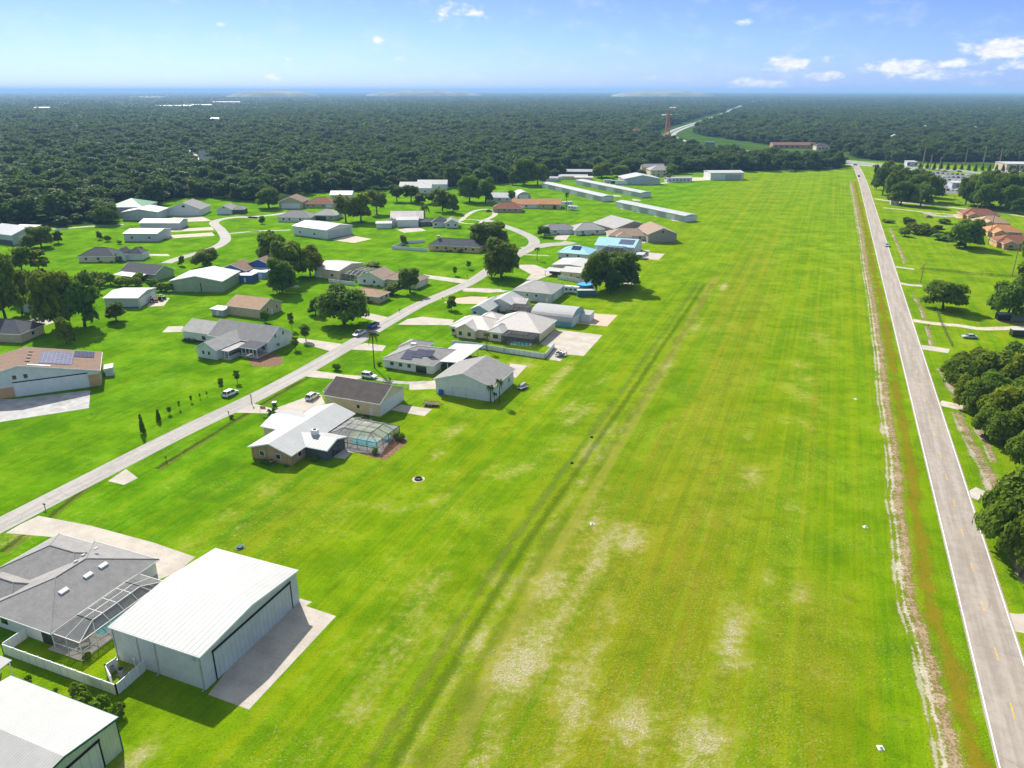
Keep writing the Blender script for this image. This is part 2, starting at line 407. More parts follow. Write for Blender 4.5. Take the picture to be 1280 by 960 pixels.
    def cage(s, b, h, rise=.9, nx=4, ny=4, fm=m_bronze, sm=m_screen, ax='x', r=.05, roofs=True):
        x0, y0, x1, y1 = b; f = MB(); sc = MB()
        xs = [x0+(x1-x0)*i/nx for i in range(nx+1)]; ys = [y0+(y1-y0)*i/ny for i in range(ny+1)]
        xi, yi = (x0+(x1-x0)*.22, y0+(y1-y0)*.22), (x1-(x1-x0)*.22, y1-(y1-y0)*.22)
        for x in xs:
            for y in (y0, y1): f.bar((x,y,0),(x,y,h), r)
        for y in ys[1:-1]:
            for x in (x0, x1): f.bar((x,y,0),(x,y,h), r)
        for z in (1.0, h):
            f.bar((x0,y0,z),(x1,y0,z), r); f.bar((x0,y1,z),(x1,y1,z), r); f.bar((x0,y0,z),(x0,y1,z), r); f.bar((x1,y0,z),(x1,y1,z), r)
        z2 = h+rise; xa, ya = xi; xb, yb = yi
        tp = [(xa,ya,z2),(xb,ya,z2),(xb,yb,z2),(xa,yb,z2)]; bt = [(x0,y0,h),(x1,y0,h),(x1,y1,h),(x0,y1,h)]
        for i in range(4): f.bar(tp[i], tp[(i+1)%4], r); f.bar(tp[i], bt[i], r)
        for x in xs[1:-1]:
            xx = min(max(x, xa), xb)
            f.bar((x,y0,h),(xx,ya,z2), r); f.bar((x,y1,h),(xx,yb,z2), r); f.bar((xx,ya,z2),(xx,yb,z2), r)
        for y in ys[1:-1]:
            yy = min(max(y, ya), yb)
            f.bar((x0,y,h),(xa,yy,z2), r); f.bar((x1,y,h),(xb,yy,z2), r); f.bar((xa,yy,z2),(xb,yy,z2), r)
        o = f.build('pool_cage', fm, s.o)
        sc.add(tp, [(0,1,2,3)])
        for i in range(4):
            j = (i+1) % 4
            sc.add([bt[i], bt[j], tp[j], tp[i]], [(0,1,2,3)])
            sc.add([(bt[i][0],bt[i][1],.05), (bt[j][0],bt[j][1],.05), bt[j], bt[i]], [(0,1,2,3)])
        sc.build('screen', sm, o)
        return o
    def local(s, x, y, z=0): return (s.p[0]+x*s.c-y*s.s, s.p[1]+x*s.s+y*s.c, z)

def sheet(name, pts, z, m, kind='structure', parent=None):
    """flat sheet on the ground from photo pixels (or world points)"""
    g = [W(q) if len(q) == 2 else q for q in pts]
    cx = sum(q[0] for q in g)/len(g); cy = sum(q[1] for q in g)/len(g)
    c, s_ = math.cos(math.radians(-HD)), math.sin(math.radians(-HD))
    mb = MB(); l = [((q[0]-cx)*c-(q[1]-cy)*s_, (q[0]-cx)*s_+(q[1]-cy)*c) for q in g]
    mb.hexa([(a, b, -.15) for a, b in l], [(a, b, 0) for a, b in l])
    o = mb.build(name, m); o.location = (cx, cy, z); o.rotation_euler = (0, 0, math.radians(HD))
    if kind: o['kind'] = kind
    return o
def spline(pts, n=10):
    out = []; P_ = [np.array(q[:2], float) for q in pts]; P_ = [2*P_[0]-P_[1]]+P_+[2*P_[-1]-P_[-2]]
    for i in range(1, len(P_)-2):
        for k in range(n):
            t = k/n; a, b, c, d = P_[i-1:i+3]
            out.append(.5*((2*b)+(-a+c)*t+(2*a-5*b+4*c-d)*t*t+(-a+3*b-3*c+d)*t**3))
    out.append(P_[-2]); return out
def ribbon(name, pts, w0, w1, z, m, kind='structure', parent=None, off=0.0, seg=8, px=True, dash=None, step=None):
    g = spline([W(q) for q in pts] if px else pts, seg)
    if step:                                     # resample evenly
        d = [0]
        for a, b in zip(g, g[1:]): d.append(d[-1]+np.linalg.norm(b-a))
        tt = np.arange(0, d[-1], step); g = [np.array([np.interp(t, d, [q[0] for q in g]), np.interp(t, d, [q[1] for q in g])]) for t in tt]
    mb = MB(); n = len(g); L_ = []; R_ = []
    for i in range(n):
        d = g[min(i+1, n-1)]-g[max(i-1, 0)]; d /= np.linalg.norm(d); nn = np.array([d[1], -d[0]])
        L_.append(g[i]+nn*(off+w0)); R_.append(g[i]+nn*(off+w1))
    for i in range(n-1):
        if dash and (i % dash[0]) >= dash[1]: continue
        a, b, c, d = L_[i], L_[i+1], R_[i+1], R_[i]
        mb.add([(a[0],a[1],z),(b[0],b[1],z),(c[0],c[1],z),(d[0],d[1],z)], [(0,1,2,3)])
    o = mb.build(name, m, parent)
    me = o.data
    if me.polygons and me.polygons[0].normal.z < 0: me.flip_normals()
    if kind: o['kind'] = kind
    return o
# ---------------------------------------------------------------- regions
def inpoly(x, y, poly):
    r = np.zeros(np.shape(x), bool); n = len(poly); j = n-1
    for i in range(n):
        xi, yi = poly[i][:2]; xj, yj = poly[j][:2]
        c = ((yi > y) != (yj > y)) & (x < (xj-xi)*(y-yi)/((yj-yi) or 1e-9)+xi)
        r ^= c; j = i
    return r
def dpoly(x, y, pts):
    d = np.full(np.shape(x), 1e9)
    for a, b in zip(pts, pts[1:]):
        ax, ay = a[:2]; bx, by = b[:2]; vx, vy = bx-ax, by-ay
        t = np.clip(((x-ax)*vx+(y-ay)*vy)/(vx*vx+vy*vy+1e-9), 0, 1)
        d = np.minimum(d, np.hypot(x-ax-t*vx, y-ay-t*vy))
    return d
CLEAR = [(-900,-200)]+[W(q)[:2] for q in ((-160,290),(0,284),(100,283),(145,277),(152,258),(205,257),(212,248),(258,247),(300,250),(345,252),(385,242),(440,239),(500,237),
        (560,234),(620,230),(660,227),(690,224),(770,219),(845,217),(885,214),(1000,214),(1050,211),(1064,200),(1110,203),(1180,206),(1290,214),(1600,230))]+[(900,-200)]
HWY_PX = [(945,126),(925,133),(905,142),(880,151),(850,161),(838,170),(870,181),(930,189),(1010,196),(1090,205),(1180,212),(1300,221),(1500,236)]
HWY = [W(q)[:2] for q in HWY_PX]
LOT = [W(q)[:2] for q in ((1165,214),(1232,219),(1238,233),(1222,243),(1178,243),(1160,226))]
PALMS = [W(q)[:2] for q in ((1130,202),(1290,203),(1300,219),(1130,207))]
BAND = [W(q)[:2] for q in ((842,182),(880,193),(960,201),(1064,206),(1064,190),(960,181),(875,169),(845,164))]
SLOT = [W(q)[:2] for q in ((222,182),(262,215))]              # a lane seen through the woods
def is_wood(x, y):
    w = ~inpoly(x, y, CLEAR) & (y > 60)
    w &= dpoly(x, y, HWY) > np.where(y < 1500, 44, 40)
    w &= ~inpoly(x, y, LOT); w &= ~inpoly(x, y, PALMS); w &= ~inpoly(x, y, BAND)
    w &= dpoly(x, y, SLOT) > 9
    return w
# ---------------------------------------------------------------- ground sheet
def axis(segs, far):
    out = []
    for a, b, st in segs: out += list(np.arange(a, b, st))
    v, st = segs[-1][1], segs[-1][2]
    while v < far: out.append(v); st *= 1.22; v += st
    out.append(far); return out
yp = axis([(40,135,.9),(135,300,1.6),(300,560,3.2),(560,1000,7)], 60000); yn = []
v, st = 40, 3
while v > -3000: st *= 1.5; v -= st; yn.append(v)
gy = np.array(yn[::-1]+yp)
xp = axis([(0,110,1.0),(110,230,2.2),(230,420,5)], 60000); xn = axis([(1.0,150,1.2),(150,320,3)], 60000)
gx = np.array([-q for q in xn[::-1]]+xp)
XX, YY = np.meshgrid(gx, gy); nX, nY = len(gx), len(gy)
Xf, Yf = XX.ravel(), YY.ravel()
def blob(px, rx, ry):
    c = W(px); e1 = W((px[0]+rx, px[1])); e2 = W((px[0], px[1]-ry)); a = abs(e1[0]-c[0]); b = abs(e2[1]-c[1])
    dx, dy = Xf-c[0], Yf-c[1]; s_ = dx*GX[0]+dy*GX[1]; t_ = dx*GY[0]+dy*GY[1]
    return np.exp(-((s_/(a*.72))**2+(t_/(max(b, a*.8)*1.45))**2))
def line_attr(pts, w): return np.exp(-(dpoly(Xf, Yf, [W(q) for q in pts])/w)**2)
sand = np.zeros_like(Xf)
for px, rx, ry, k in (((915,800),30,30,.9),((788,676),26,20,.8),((652,830),60,45,.9),((716,842),30,30,.8),((800,900),60,40,.7),((875,935),55,40,.85),((520,755),55,40,.55),
    ((490,820),50,45,.6),((740,655),45,30,.5),((830,462),16,16,.75),((870,405),12,8,.6),((905,358),9,5,.9),((722,520),25,18,.7),((690,735),40,26,.6),((1000,740),20,12,.5),
    ((820,640),20,20,.35),((940,600),20,16,.5),((935,548),14,9,.45),((990,635),14,10,.4),((1020,420),30,8,.35),((1000,470),25,30,.3),((700,470),14,16,.75),((735,400),20,4,.6),((640,590),25,10,.4),
    ((560,600),30,10,.35),((430,640),40,12,.3),((345,610),40,14,.4),((300,660),20,8,.7),((170,950),30,10,.8),((160,840),20,8,.7),((570,540),12,10,.6),((610,590),8,8,.5),((440,880),30,20,.5),
    ((400,930),30,20,.5),((620,720),50,20,.4),((760,760),30,30,.5),((850,860),40,30,.55),((960,720),14,14,.35),((1010,850),10,10,.25),((740,560),14,26,.7),((760,540),30,20,.4),((285,640),25,6,.5),
    ((5,680),40,14,.6),((1215,700),30,20,.2),((150,590),10,6,.3),((520,500),8,5,.4),((545,570),12,6,.7),((650,455),25,6,.5),((700,840),90,70,.35),((830,900),110,60,.35)):
    sand = np.maximum(sand, k*blob(px, rx, ry))
for ln, w_, k in (([(600,960),(640,850),(690,790),(735,720),(770,660)],2.6,.72),([(500,960),(560,860),(640,735),(700,640),(760,560),(840,450)],1.6,.5),([(690,960),(720,880),(750,800)],2.4,.6),([(470,790),(520,745),(560,715)],1.8,.55),([(440,900),(490,830),(525,790)],1.8,.5),([(700,520),(730,490),(760,470)],1.8,.5),([(590,590),(640,600),(690,560)],1.5,.4),([(430,625),(500,640),(560,620)],1.2,.45)):
    sand = np.maximum(sand, k*line_attr(ln, w_))
dry_dim = np.zeros_like(Xf)  # worn dry grass; also darkens the near field, imitating its weaker backlight
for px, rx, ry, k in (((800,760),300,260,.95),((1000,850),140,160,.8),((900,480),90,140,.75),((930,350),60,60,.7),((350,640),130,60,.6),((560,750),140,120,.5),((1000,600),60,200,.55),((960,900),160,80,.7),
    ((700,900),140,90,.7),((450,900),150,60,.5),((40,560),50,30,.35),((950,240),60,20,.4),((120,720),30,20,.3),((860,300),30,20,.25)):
    dry_dim = np.maximum(dry_dim, k*blob(px, rx, ry))
strip = [M(150,-40),M(162,60),M(185,200),M(205,400),M(240,500),M(270,590),M(300,720),M(340,900),M(360,1010)]
strip = [J(130,250),J(160,400),J(190,560),J(215,720),K(235,0),K(275,200),K(305,400),K(335,600),L(125,330),L(150,500),L(185,700),L(205,900)]+strip[1:]
rut = line_attr([(560,960),(620,830),(690,700),(760,580),(830,460),(895,345)], 2.2)
left = np.clip((40-(Xf*GX[0]+Yf*GX[1]+118))/40, 0, 1)       # the lawns by the street, greener than the airstrip
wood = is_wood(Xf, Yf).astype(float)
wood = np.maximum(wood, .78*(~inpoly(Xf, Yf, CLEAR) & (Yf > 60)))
zz = np.zeros_like(Xf)
verts = np.stack([Xf, Yf, zz], 1)
ii = np.arange(nX*nY).reshape(nY, nX)
faces = np.stack([ii[:-1,:-1], ii[:-1,1:], ii[1:,1:], ii[1:,:-1]], -1).reshape(-1, 4)
me = bpy.data.meshes.new('ground'); me.from_pydata(verts.tolist(), [], faces.tolist())
for nm, a in (('sand',sand),('dry_dim',dry_dim),('rut',rut),('lawn',left),('wood',wood)):
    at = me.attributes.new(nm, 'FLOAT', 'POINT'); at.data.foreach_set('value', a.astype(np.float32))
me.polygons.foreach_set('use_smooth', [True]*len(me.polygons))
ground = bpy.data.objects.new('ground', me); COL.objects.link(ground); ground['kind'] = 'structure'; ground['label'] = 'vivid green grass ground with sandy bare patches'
gm, nt = new_mat('airfield grass'); t = NT(nt)
out = t.n('ShaderNodeOutputMaterial'); bs = t.n('ShaderNodeBsdfPrincipled'); t.l(bs.outputs[0], out.inputs[0])
bs.inputs['Roughness'].default_value = 1; bs.inputs['Specular IOR Level'].default_value = .0
tc = t.n('ShaderNodeTexCoord'); v = tc.outputs['Object']
mp = t.n('ShaderNodeMapping'); mp.inputs['Rotation'].default_value = (0, 0, math.radians(-HD)); t.l(v, mp.inputs[0]); rv = mp.outputs[0]   # grid-aligned coordinates
sx = t.n('ShaderNodeSeparateXYZ'); t.l(rv, sx.inputs[0])
st = t.n('ShaderNodeMapping'); st.inputs['Scale'].default_value = (1, .018, 1); t.l(rv, st.inputs[0]); sv = st.outputs[0]
big = t.noise(v, .012, 5, .6); med = t.noise(v, .07, 6, .68); fine = t.noise(v, .7, 5, .75); vfine = t.noise(v, 3.4, 3, .8); stripes = t.noise(sv, .42, 4, .65); streak = t.noise(sv, 1.1, 4, .75)
lane = t.math('SINE', t.math('MULTIPLY', sx.outputs[0], 2*PI/7.3))
a = {k: t.attr(k).outputs['Fac'] for k in ('sand','dry_dim','rut','lawn','wood')}
half = lambda x, k: t.math('MULTIPLY', t.math('SUBTRACT', x, .5), k)
add = lambda *q: q[0] if len(q) == 1 else t.math('ADD', q[0], add(*q[1:]))
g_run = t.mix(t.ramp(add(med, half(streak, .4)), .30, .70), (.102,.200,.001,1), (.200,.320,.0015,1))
g_lawn = t.mix(t.ramp(add(med, half(streak, .4)), .32, .68), (.062,.172,.001,1), (.140,.318,.0015,1))
gc = t.mix(a['lawn'], g_run, g_lawn)
gc = t.mix(t.math('MULTIPLY', t.ramp(lane, -.6, .6), .12), gc, (.06,.19,.0015,1))
dm = add(a['dry_dim'], half(stripes, 1.7), half(streak, 1.0), half(big, .9), half(med, .8), half(fine, .6))
gc = t.mix(t.math('MULTIPLY', t.ramp(dm, .15, 1.15), .85), gc, (.185,.200,.003,1))  # dry olive, set darker so the less backlit near grass is in the colour
gc = t.mix(t.math('MULTIPLY', t.ramp(add(a['dry_dim'], half(streak, 2.2), half(med, 1.4)), .72, 1.3), .42), gc, (.27,.19,.015,1))
mw = t.n('ShaderNodeMapping'); mw.inputs['Scale'].default_value = (.36, .0022, 1); t.l(rv, mw.inputs[0]); mow = t.noise(mw.outputs[0], 1.0, 3, .65)
mowk = t.math('MULTIPLY', t.ramp(mow, .48, .60), t.ramp(med, .25, .6, .35, 1.0))
gc = t.mix(t.math('MULTIPLY', mowk, t.math('SUBTRACT', .50, t.math('MULTIPLY', a['lawn'], .3))), gc, (.245,.285,.003,1))
gc = t.mix(t.math('MULTIPLY', t.ramp(mow, .30, .44, 1, 0), .30), gc, (.055,.16,.001,1))
# single tufts, dark and straw coloured
gc = t.mix(t.math('MULTIPLY', t.ramp(vfine, .50, .66), .60), gc, (.036,.095,.0015,1))
clump = t.noise(v, .24, 4, .7)
gc = t.mix(t.math('MULTIPLY', t.ramp(clump, .50, .68), .40), gc, (.060,.125,.002,1))
gc = t.mix(t.math('MULTIPLY', t.ramp(add(clump, half(vfine, .5)), .30, .44, 1, 0), .35), gc, (.21,.30,.012,1))
straw = t.math('MULTIPLY', t.ramp(t.noise(v, 2.4, 3, .85), .54, .66), t.ramp(add(a['dry_dim'], half(med, 1.6), half(fine, .6)), .25, 1.0))
gc = t.mix(t.math('MULTIPLY', straw, .42), gc, (.40,.37,.13,1))
gc = t.mix(t.math('MULTIPLY', t.ramp(add(a['rut'], half(stripes, 1.2), half(fine, .8)), .50, .95), .40), gc, (.30,.25,.06,1))
# sandy bare ground: broken by three noises, speckled with dead tufts
sm_ = add(t.math('MULTIPLY', a['sand'], 1.05), half(fine, 1.9), half(vfine, 1.3), half(med, 2.4))
gc = t.mix(t.math('MULTIPLY', t.ramp(sm_, .18, .85), .55), gc, (.33,.31,.07,1))
sandc = t.mix(t.ramp(vfine, .35, .65), (.27,.22,.10,1), (.54,.485,.36,1))
gc = t.mix(t.math('MULTIPLY', t.ramp(sm_, .55, 1.25), .78), gc, sandc)
weed = t.math('MULTIPLY', t.ramp(t.noise(v, 1.9, 2, .8), .58, .66), t.ramp(add(t.noise(v, .05, 5, .65), t.math('MULTIPLY', a['dry_dim'], .10)), .50, .64))
gc = t.mix(t.math('MULTIPLY', weed, .26), gc, (.47,.46,.26,1))
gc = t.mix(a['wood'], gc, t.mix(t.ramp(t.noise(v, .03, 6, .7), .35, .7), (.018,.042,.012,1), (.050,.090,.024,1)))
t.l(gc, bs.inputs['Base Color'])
bp = t.n('ShaderNodeBump'); bp.inputs['Strength'].default_value = .8; bp.inputs['Distance'].default_value = .3
t.l(t.math('ADD', fine, vfine), bp.inputs['Height']); t.l(bp.outputs[0], bs.inputs['Normal'])
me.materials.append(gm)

# ---------------------------------------------------------------- roads
def asphalt(name, c1, c2, seed):
    m, nt = new_mat(name); t = NT(nt)
    out = t.n('ShaderNodeOutputMaterial'); bs = t.n('ShaderNodeBsdfPrincipled'); t.l(bs.outputs[0], out.inputs[0]); bs.inputs['Roughness'].default_value = .9
    tc = t.n('ShaderNodeTexCoord'); mp = t.n('ShaderNodeMapping'); mp.inputs['Rotation'].default_value = (0, 0, math.radians(-HD)); t.l(tc.outputs['Object'], mp.inputs[0])
    st = t.n('ShaderNodeMapping'); st.inputs['Scale'].default_value = (1, .05, 1); t.l(mp.outputs[0], st.inputs[0])
    f = t.math('ADD', t.math('MULTIPLY', t.noise(st.outputs[0], .75, 4, .6), .6), t.math('MULTIPLY', t.noise(mp.outputs[0], .5, 6, .75), .4))
    cc = t.mix(t.ramp(f, .38, .62), c4(c1), c4(c2))
    vo = t.n('ShaderNodeTexVoronoi', feature='DISTANCE_TO_EDGE'); vo.inputs['Scale'].default_value = .16; t.l(mp.outputs[0], vo.inputs['Vector'])
    cc = t.mix(t.math('MULTIPLY', t.ramp(vo.outputs['Distance'], .0, .012, 1, 0), t.ramp(t.noise(mp.outputs[0], .08, 2), .5, .6, 0, .45)), cc, c4(tuple(c*.45 for c in c1)))
    cc = t.mix(t.ramp(t.noise(mp.outputs[0], 5, 2, .8), .55, .75, 0, .25), cc, c4(tuple(c*.6 for c in c1)))
    t.l(cc, bs.inputs['Base Color']); return m
m_road = asphalt('pinkish county asphalt', (.245,.208,.174), (.345,.300,.256), 1)
m_street = asphalt('light lane asphalt', (.255,.238,.215), (.355,.333,.303), 2)
m_hwy = asphalt('far highway asphalt', (.25,.25,.25), (.33,.33,.33), 3)
m_lot = asphalt('dark car park asphalt', (.11,.11,.115), (.16,.16,.165), 4)
m_wline = mat('white road paint', (.72,.70,.66), var=.15, scale=1.2)
m_yline = mat('yellow road paint', (.68,.42,.04), var=.15, scale=1.2)
# county road on the right: left painted edge measured at six places, 6.8 m wide
d0 = np.array([math.sin(math.radians(21.75)), math.cos(math.radians(21.75))]); nrm = np.array([d0[1], -d0[0]])
base = np.array([66.0, 82.9])
RL = [base-d0*160, base-d0*60, base, base+d0*60, base+d0*120, base+d0*200, base+d0*300, base+d0*420, base+d0*560, base+d0*680, np.array(W((1068,212)))[:2], np.array(W((1064,206)))[:2]]
ctr = [q+nrm*3.4 for q in RL]
road = ribbon('road', ctr, -3.75, 3.75, .030, m_road, px=False, seg=10)
for s_ in (-3.4, 3.4): ribbon('edge_line', ctr, s_-.09, s_+.09, .036, m_wline, kind=None, parent=road, px=False, seg=10)
ribbon('centre_line', ctr, -.07, .07, .036, m_yline, kind=None, parent=road, px=False, seg=10, dash=(4,1), step=3.05)
# the residential lane
dS = np.array([math.cos(math.radians(67.6)), math.sin(math.radians(67.6))])
s0 = np.array(W(E(0,840)))[:2]; s1 = np.array(W(Hc(60,107)))[:2]
lane_pts = [s0-dS*150, s0-dS*95, s0-dS*45, s0, np.array(W(E(420,640)))[:2], np.array(W(E(700,494)))[:2], np.array(W(E(960,345)))[:2], np.array(W(C(545,930)))[:2], np.array(W(C(840,800)))[:2], np.array(W(C(990,705)))[:2],
            np.array(W(C(1120,640)))[:2], np.array(W(C(1240,580)))[:2]]
street = ribbon('street', lane_pts, -3.0, 3.0, .022, m_street, px=False, seg=8)
ribbon('street', [C(1120,632), C(1215,580), C(1215,540), C(1150,505), C(1085,480), C(1000,450), C(930,432)], -3.2, 3.2, .026, m_street)
ribbon('street', [C(1180,585), D(200,590), D(300,575), D(380,570), D(430,560)], -4.5, 4.5, .018, m_street)
ribbon('street', [A(830,515),A(900,490),A(1000,462),A(1090,430),A(1128,395),A(1105,350),A(1070,315),A(1110,296),A(1200,285),A(1290,290),B(460,285),B(560,275),B(650,262)], -3.0, 3.0, .022, m_street)
ribbon('path', [A(-200,350),A(100,352),A(320,342),A(450,332),A(580,325),A(620,322)], -1.6, 1.6, .02, m_conc)
ribbon('path', [A(1140,368),A(1230,360),A(1290,356),B(450,356),B(560,352),B(650,350)], -1.3, 1.3, .018, m_conc)
ribbon('path', [C(800,440),C(850,400),C(900,378),C(960,375),C(1000,395),C(985,415),C(930,440)], -1.8, 1.8, .02, m_conc)
ribbon('path', [C(790,445),C(820,432),C(870,432),C(920,440),C(905,455),C(840,455),C(795,447)], -1.0, 1.0, .024, m_conc)
ribbon('path', [J(285,365),J(400,382),J(560,398),J(760,418),J(940,440),J(1100,455),J(1300,485)], -2.2, 2.2, .02, m_shell)
ribbon('path', [J(340,425),J(480,438),J(620,455),J(800,470)], -1.3, 1.3, .018, m_shell)
ribbon('path', [J(420,818),J(480,826),J(550,835)], -1.5, 1.5, .018, m_conc)
ribbon('path', [J(440,925),J(520,940),J(600,945)], -1.7, 1.7, .018, m_conc)
ribbon('path', [K(535,322),K(620,335),K(700,345),K(850,358),K(1000,378),K(1300,370)], -2.0, 2.0, .02, m_shell)
ribbon('path', [K(595,500),K(680,512),K(780,528)], -2.6, 2.6, .02, m_conc)
ribbon('path', [L(455,400),L(540,420),L(620,437),L(690,450)], -2.2, 2.2, .02, m_shell)
ribbon('path', [M(405,35),M(470,60),M(560,70)], -2.6, 2.6, .02, m_conc)
ribbon('path', [M(525,470),M(600,480),M(680,470)], -2.5, 2.5, .02, m_conc)
ribbon('highway', HWY_PX, -11, -2, .03, m_hwy)
ribbon('highway', HWY_PX, 2, 11, .03, m_hwy)
ribbon('path', [(222,176),(236,187),(250,198),(262,212)], -3.5, 3.5, .03, m_conc)
sheet('car_park', [(1168,214),(1230,219),(1234,232),(1220,242),(1184,242),(1164,226)], .026, m_lot)
sheet('forecourt', [(1246,206),(1290,208),(1300,219),(1240,214)], .026, m_hwy)
ribbon('path', [(1060,205),(1110,209),(1150,213)], -8, 8, .024, m_hwy)
# ragged strips of bare soil, stones, rusty grass and wheel ruts, each a thin sheet whose edge is eaten away by noise
def verge_mat(name, bands, sc=1.0):
    m, nt = new_mat(name); t = NT(nt); out = t.n('ShaderNodeOutputMaterial'); df = t.n('ShaderNodeBsdfDiffuse'); tr = t.n('ShaderNodeBsdfTransparent'); mx = t.n('ShaderNodeMixShader')
    tc = t.n('ShaderNodeTexCoord'); v = tc.outputs['Object']; lat = t.attr('lat').outputs['Fac']
    half = lambda x, k: t.math('MULTIPLY', t.math('SUBTRACT', x, .5), k)
    n1 = t.noise(v, .05*sc, 3, .6); n2 = t.noise(v, .35*sc, 5, .75); n3 = t.noise(v, 2.2*sc, 3, .8)
    col = None; alp = None; wob = t.math('ADD', half(n1, .16), half(n2, .06))
    for (c, w, ca, cb, k, gap) in bands:
        d = t.math('ABSOLUTE', t.math('SUBTRACT', t.math('ADD', lat, wob), c))
        f = t.math('SUBTRACT', 1.0, t.math('DIVIDE', d, w))
        f = t.math('ADD', f, t.math('ADD', half(n2, 1.9), t.math('ADD', half(n3, 1.9), half(t.noise(v, .11*sc, 2, .5), gap))))
        f = t.math('MULTIPLY', t.ramp(f, .16, .95), k)
        cc = t.mix(t.ramp(t.math('ADD', t.math('MULTIPLY', n3, .6), t.math('MULTIPLY', n2, .4)), .36, .64), c4(ca), c4(cb))
        if col is None: col, alp = cc, f
        else: col = t.mix(f, col, cc); alp = t.math('MAXIMUM', alp, f)
    edge = t.ramp(t.math('ABSOLUTE', lat), .80, 1.0, 1, 0)
    t.l(col, df.inputs[0]); t.l(t.math('MULTIPLY', alp, edge), mx.inputs[0]); t.l(tr.outputs[0], mx.inputs[1]); t.l(df.outputs[0], mx.inputs[2]); t.l(mx.outputs[0], out.inputs[0]); return m
def verge(name, pts, w, z, m, off=0):
    o = ribbon(name, pts, -w+off, w+off, z, m, seg=10)
    at = o.data.attributes.new('lat', 'FLOAT', 'POINT'); nv = len(o.data.vertices); at.data.foreach_set('value', np.tile(np.array([-1, -1, 1, 1], np.float32), nv//4)); return o
soil, soil2 = (.15,.095,.05), (.40,.31,.20)
m_v1 = verge_mat('rusty verge with soil and stones', [(.34,.42,(.19,.17,.008),(.29,.19,.015),.62,1.6),(-.20,.34,soil,soil2,.95,.2),(-.43,.15,(.34,.29,.20),(.53,.48,.38),.9,1.4),(-.62,.10,(.42,.42,.28),(.60,.58,.46),.7,3.2)])
m_v2 = verge_mat('bare soil strip', [(0,.5,soil,soil2,.9,1.6),(.35,.25,(.42,.38,.28),(.55,.5,.4),.7,2.4)])
m_v3 = verge_mat('dark ditch grass', [(0,.55,(.03,.06,.006),(.09,.11,.012),.75,1.4),(.4,.25,(.22,.21,.04),(.3,.27,.08),.5,2.4)])
m_v4 = verge_mat('wheel ruts in the grass', [(-.25,.24,(.055,.12,.004),(.10,.17,.008),.46,.6),(.35,.30,(.27,.26,.03),(.38,.35,.10),.26,3.4),(-.68,.22,(.25,.20,.04),(.36,.31,.12),.36,2.0)])
verge('dirt_verge', strip[::-1], 5.2, .005, m_v1, 1.2)
verge('dirt_verge', [J(390,560),J(430,650),J(470,740),J(490,800)], 2.0, .006, m_v2); verge('dirt_verge', [K(540,150),K(590,230),K(620,310)], 2.0, .006, m_v2); verge('dirt_verge', [K(635,365),K(650,420),K(668,490)], 1.8, .006, m_v2)
verge('dirt_verge', [L(480,200),L(520,270),L(570,340),L(600,395)], 4.5, .006, m_v2); verge('dirt_verge', [L(560,460),L(610,570),L(690,720),L(740,810),(1246,620),(1262,665),(1290,730)], 3.6, .006, m_v2); verge('dirt_verge', [L(690,560),L(740,650),L(790,760)], 2.6, .007, m_v2)
verge('ditch_grass', [(196,586),(250,553),(300,522),(360,486),(402,463)], 2.2, .006, m_v3); verge('ditch_grass', [(60,648),(85,628),(112,606)], 1.8, .006, m_v3); verge('ditch_grass', [(0,690),(25,672),(45,655)], 3.0, .006, m_v3)
verge('ditch_grass', [(408,452),(440,432),(470,416)], 1.8, .006, m_v3); verge('ditch_grass', [(492,404),(530,382),(560,366)], 1.6, .006, m_v3)
verge('wheel_track', [(470,985),(560,835),(640,703),(720,587),(800,472),(880,354)], 6.5, .005, m_v4, 2.0)
# driveways, aprons, patios (each a cast sheet)
sheet('driveway', [Hc(140,72),Hc(330,108),Hc(560,170),Hc(710,222),Hc(640,280),Hc(560,310),Hc(430,230),Hc(200,150),Hc(20,135),Hc(70,105)], .012, m_conc)
sheet('concrete_apron', [Hc(757,722),Hc(905,777),Hc(1222,437),Hc(1112,400),Hc(1135,385),Hc(1098,375),Hc(1040,360)], .016, m_conc)
sheet('driveway', [I(630,905),I(690,950),I(620,985),I(540,965)], .012, m_conc)
sheet('driveway', [E(440,660),E(560,690),E(740,625),E(830,610),E(850,660),E(700,720),E(470,715),E(340,712)], .012, m_conc)
sheet('driveway', [E(700,495),E(780,470),E(960,495),E(1100,505),E(1000,530),E(900,520),E(760,508)], .014, m_conc)
sheet('driveway', [E(560,270),E(700,285),E(965,322),E(905,368),E(700,310),E(570,290)], .014, m_conc)
sheet('path', [E(650,300),E(665,310),E(580,350),E(560,345)], .018, m_conc)
sheet('garden_bed', [E(400,400),E(430,370),E(560,370),E(620,405),E(600,440),E(520,450),E(440,445)], .012, m_mulch)
sheet('driveway', [E(1080,315),E(1200,330),E(1180,360),E(960,350)], .014, m_conc)
sheet('driveway', [E(1040,130),E(1245,175),E(1200,205),E(990,150)], .014, m_conc)
sheet('driveway', [F(260,222),F(330,210),F(480,225),F(470,250),F(215,248)], .014, m_conc)
sheet('driveway', [F(270,525),F(390,510),F(400,550),F(270,555)], .014, m_conc)
ribbon('path', [F(60,488),F(180,515),F(280,522),F(350,518)], -1.1, 1.1, .018, m_street)
sheet('driveway', [F(480,125),F(560,115),F(640,118),F(620,150),F(540,150),F(430,145)], .014, m_paver)
sheet('driveway', [F(560,75),F(700,80),F(720,95),F(520,92)], .012, m_conc)
sheet('concrete_apron', [F(955,270),F(1180,297),F(1090,395),F(1010,388),F(980,420),F(915,410),F(955,360),F(885,340)], .014, m_conc)
sheet('paver_apron', [F(1090,192),F(1250,203),F(1200,256),F(1040,240)], .014, m_paver)
sheet('patio', [F(745,430),F(825,440),F(770,500),F(730,470)], .014, m_conc)
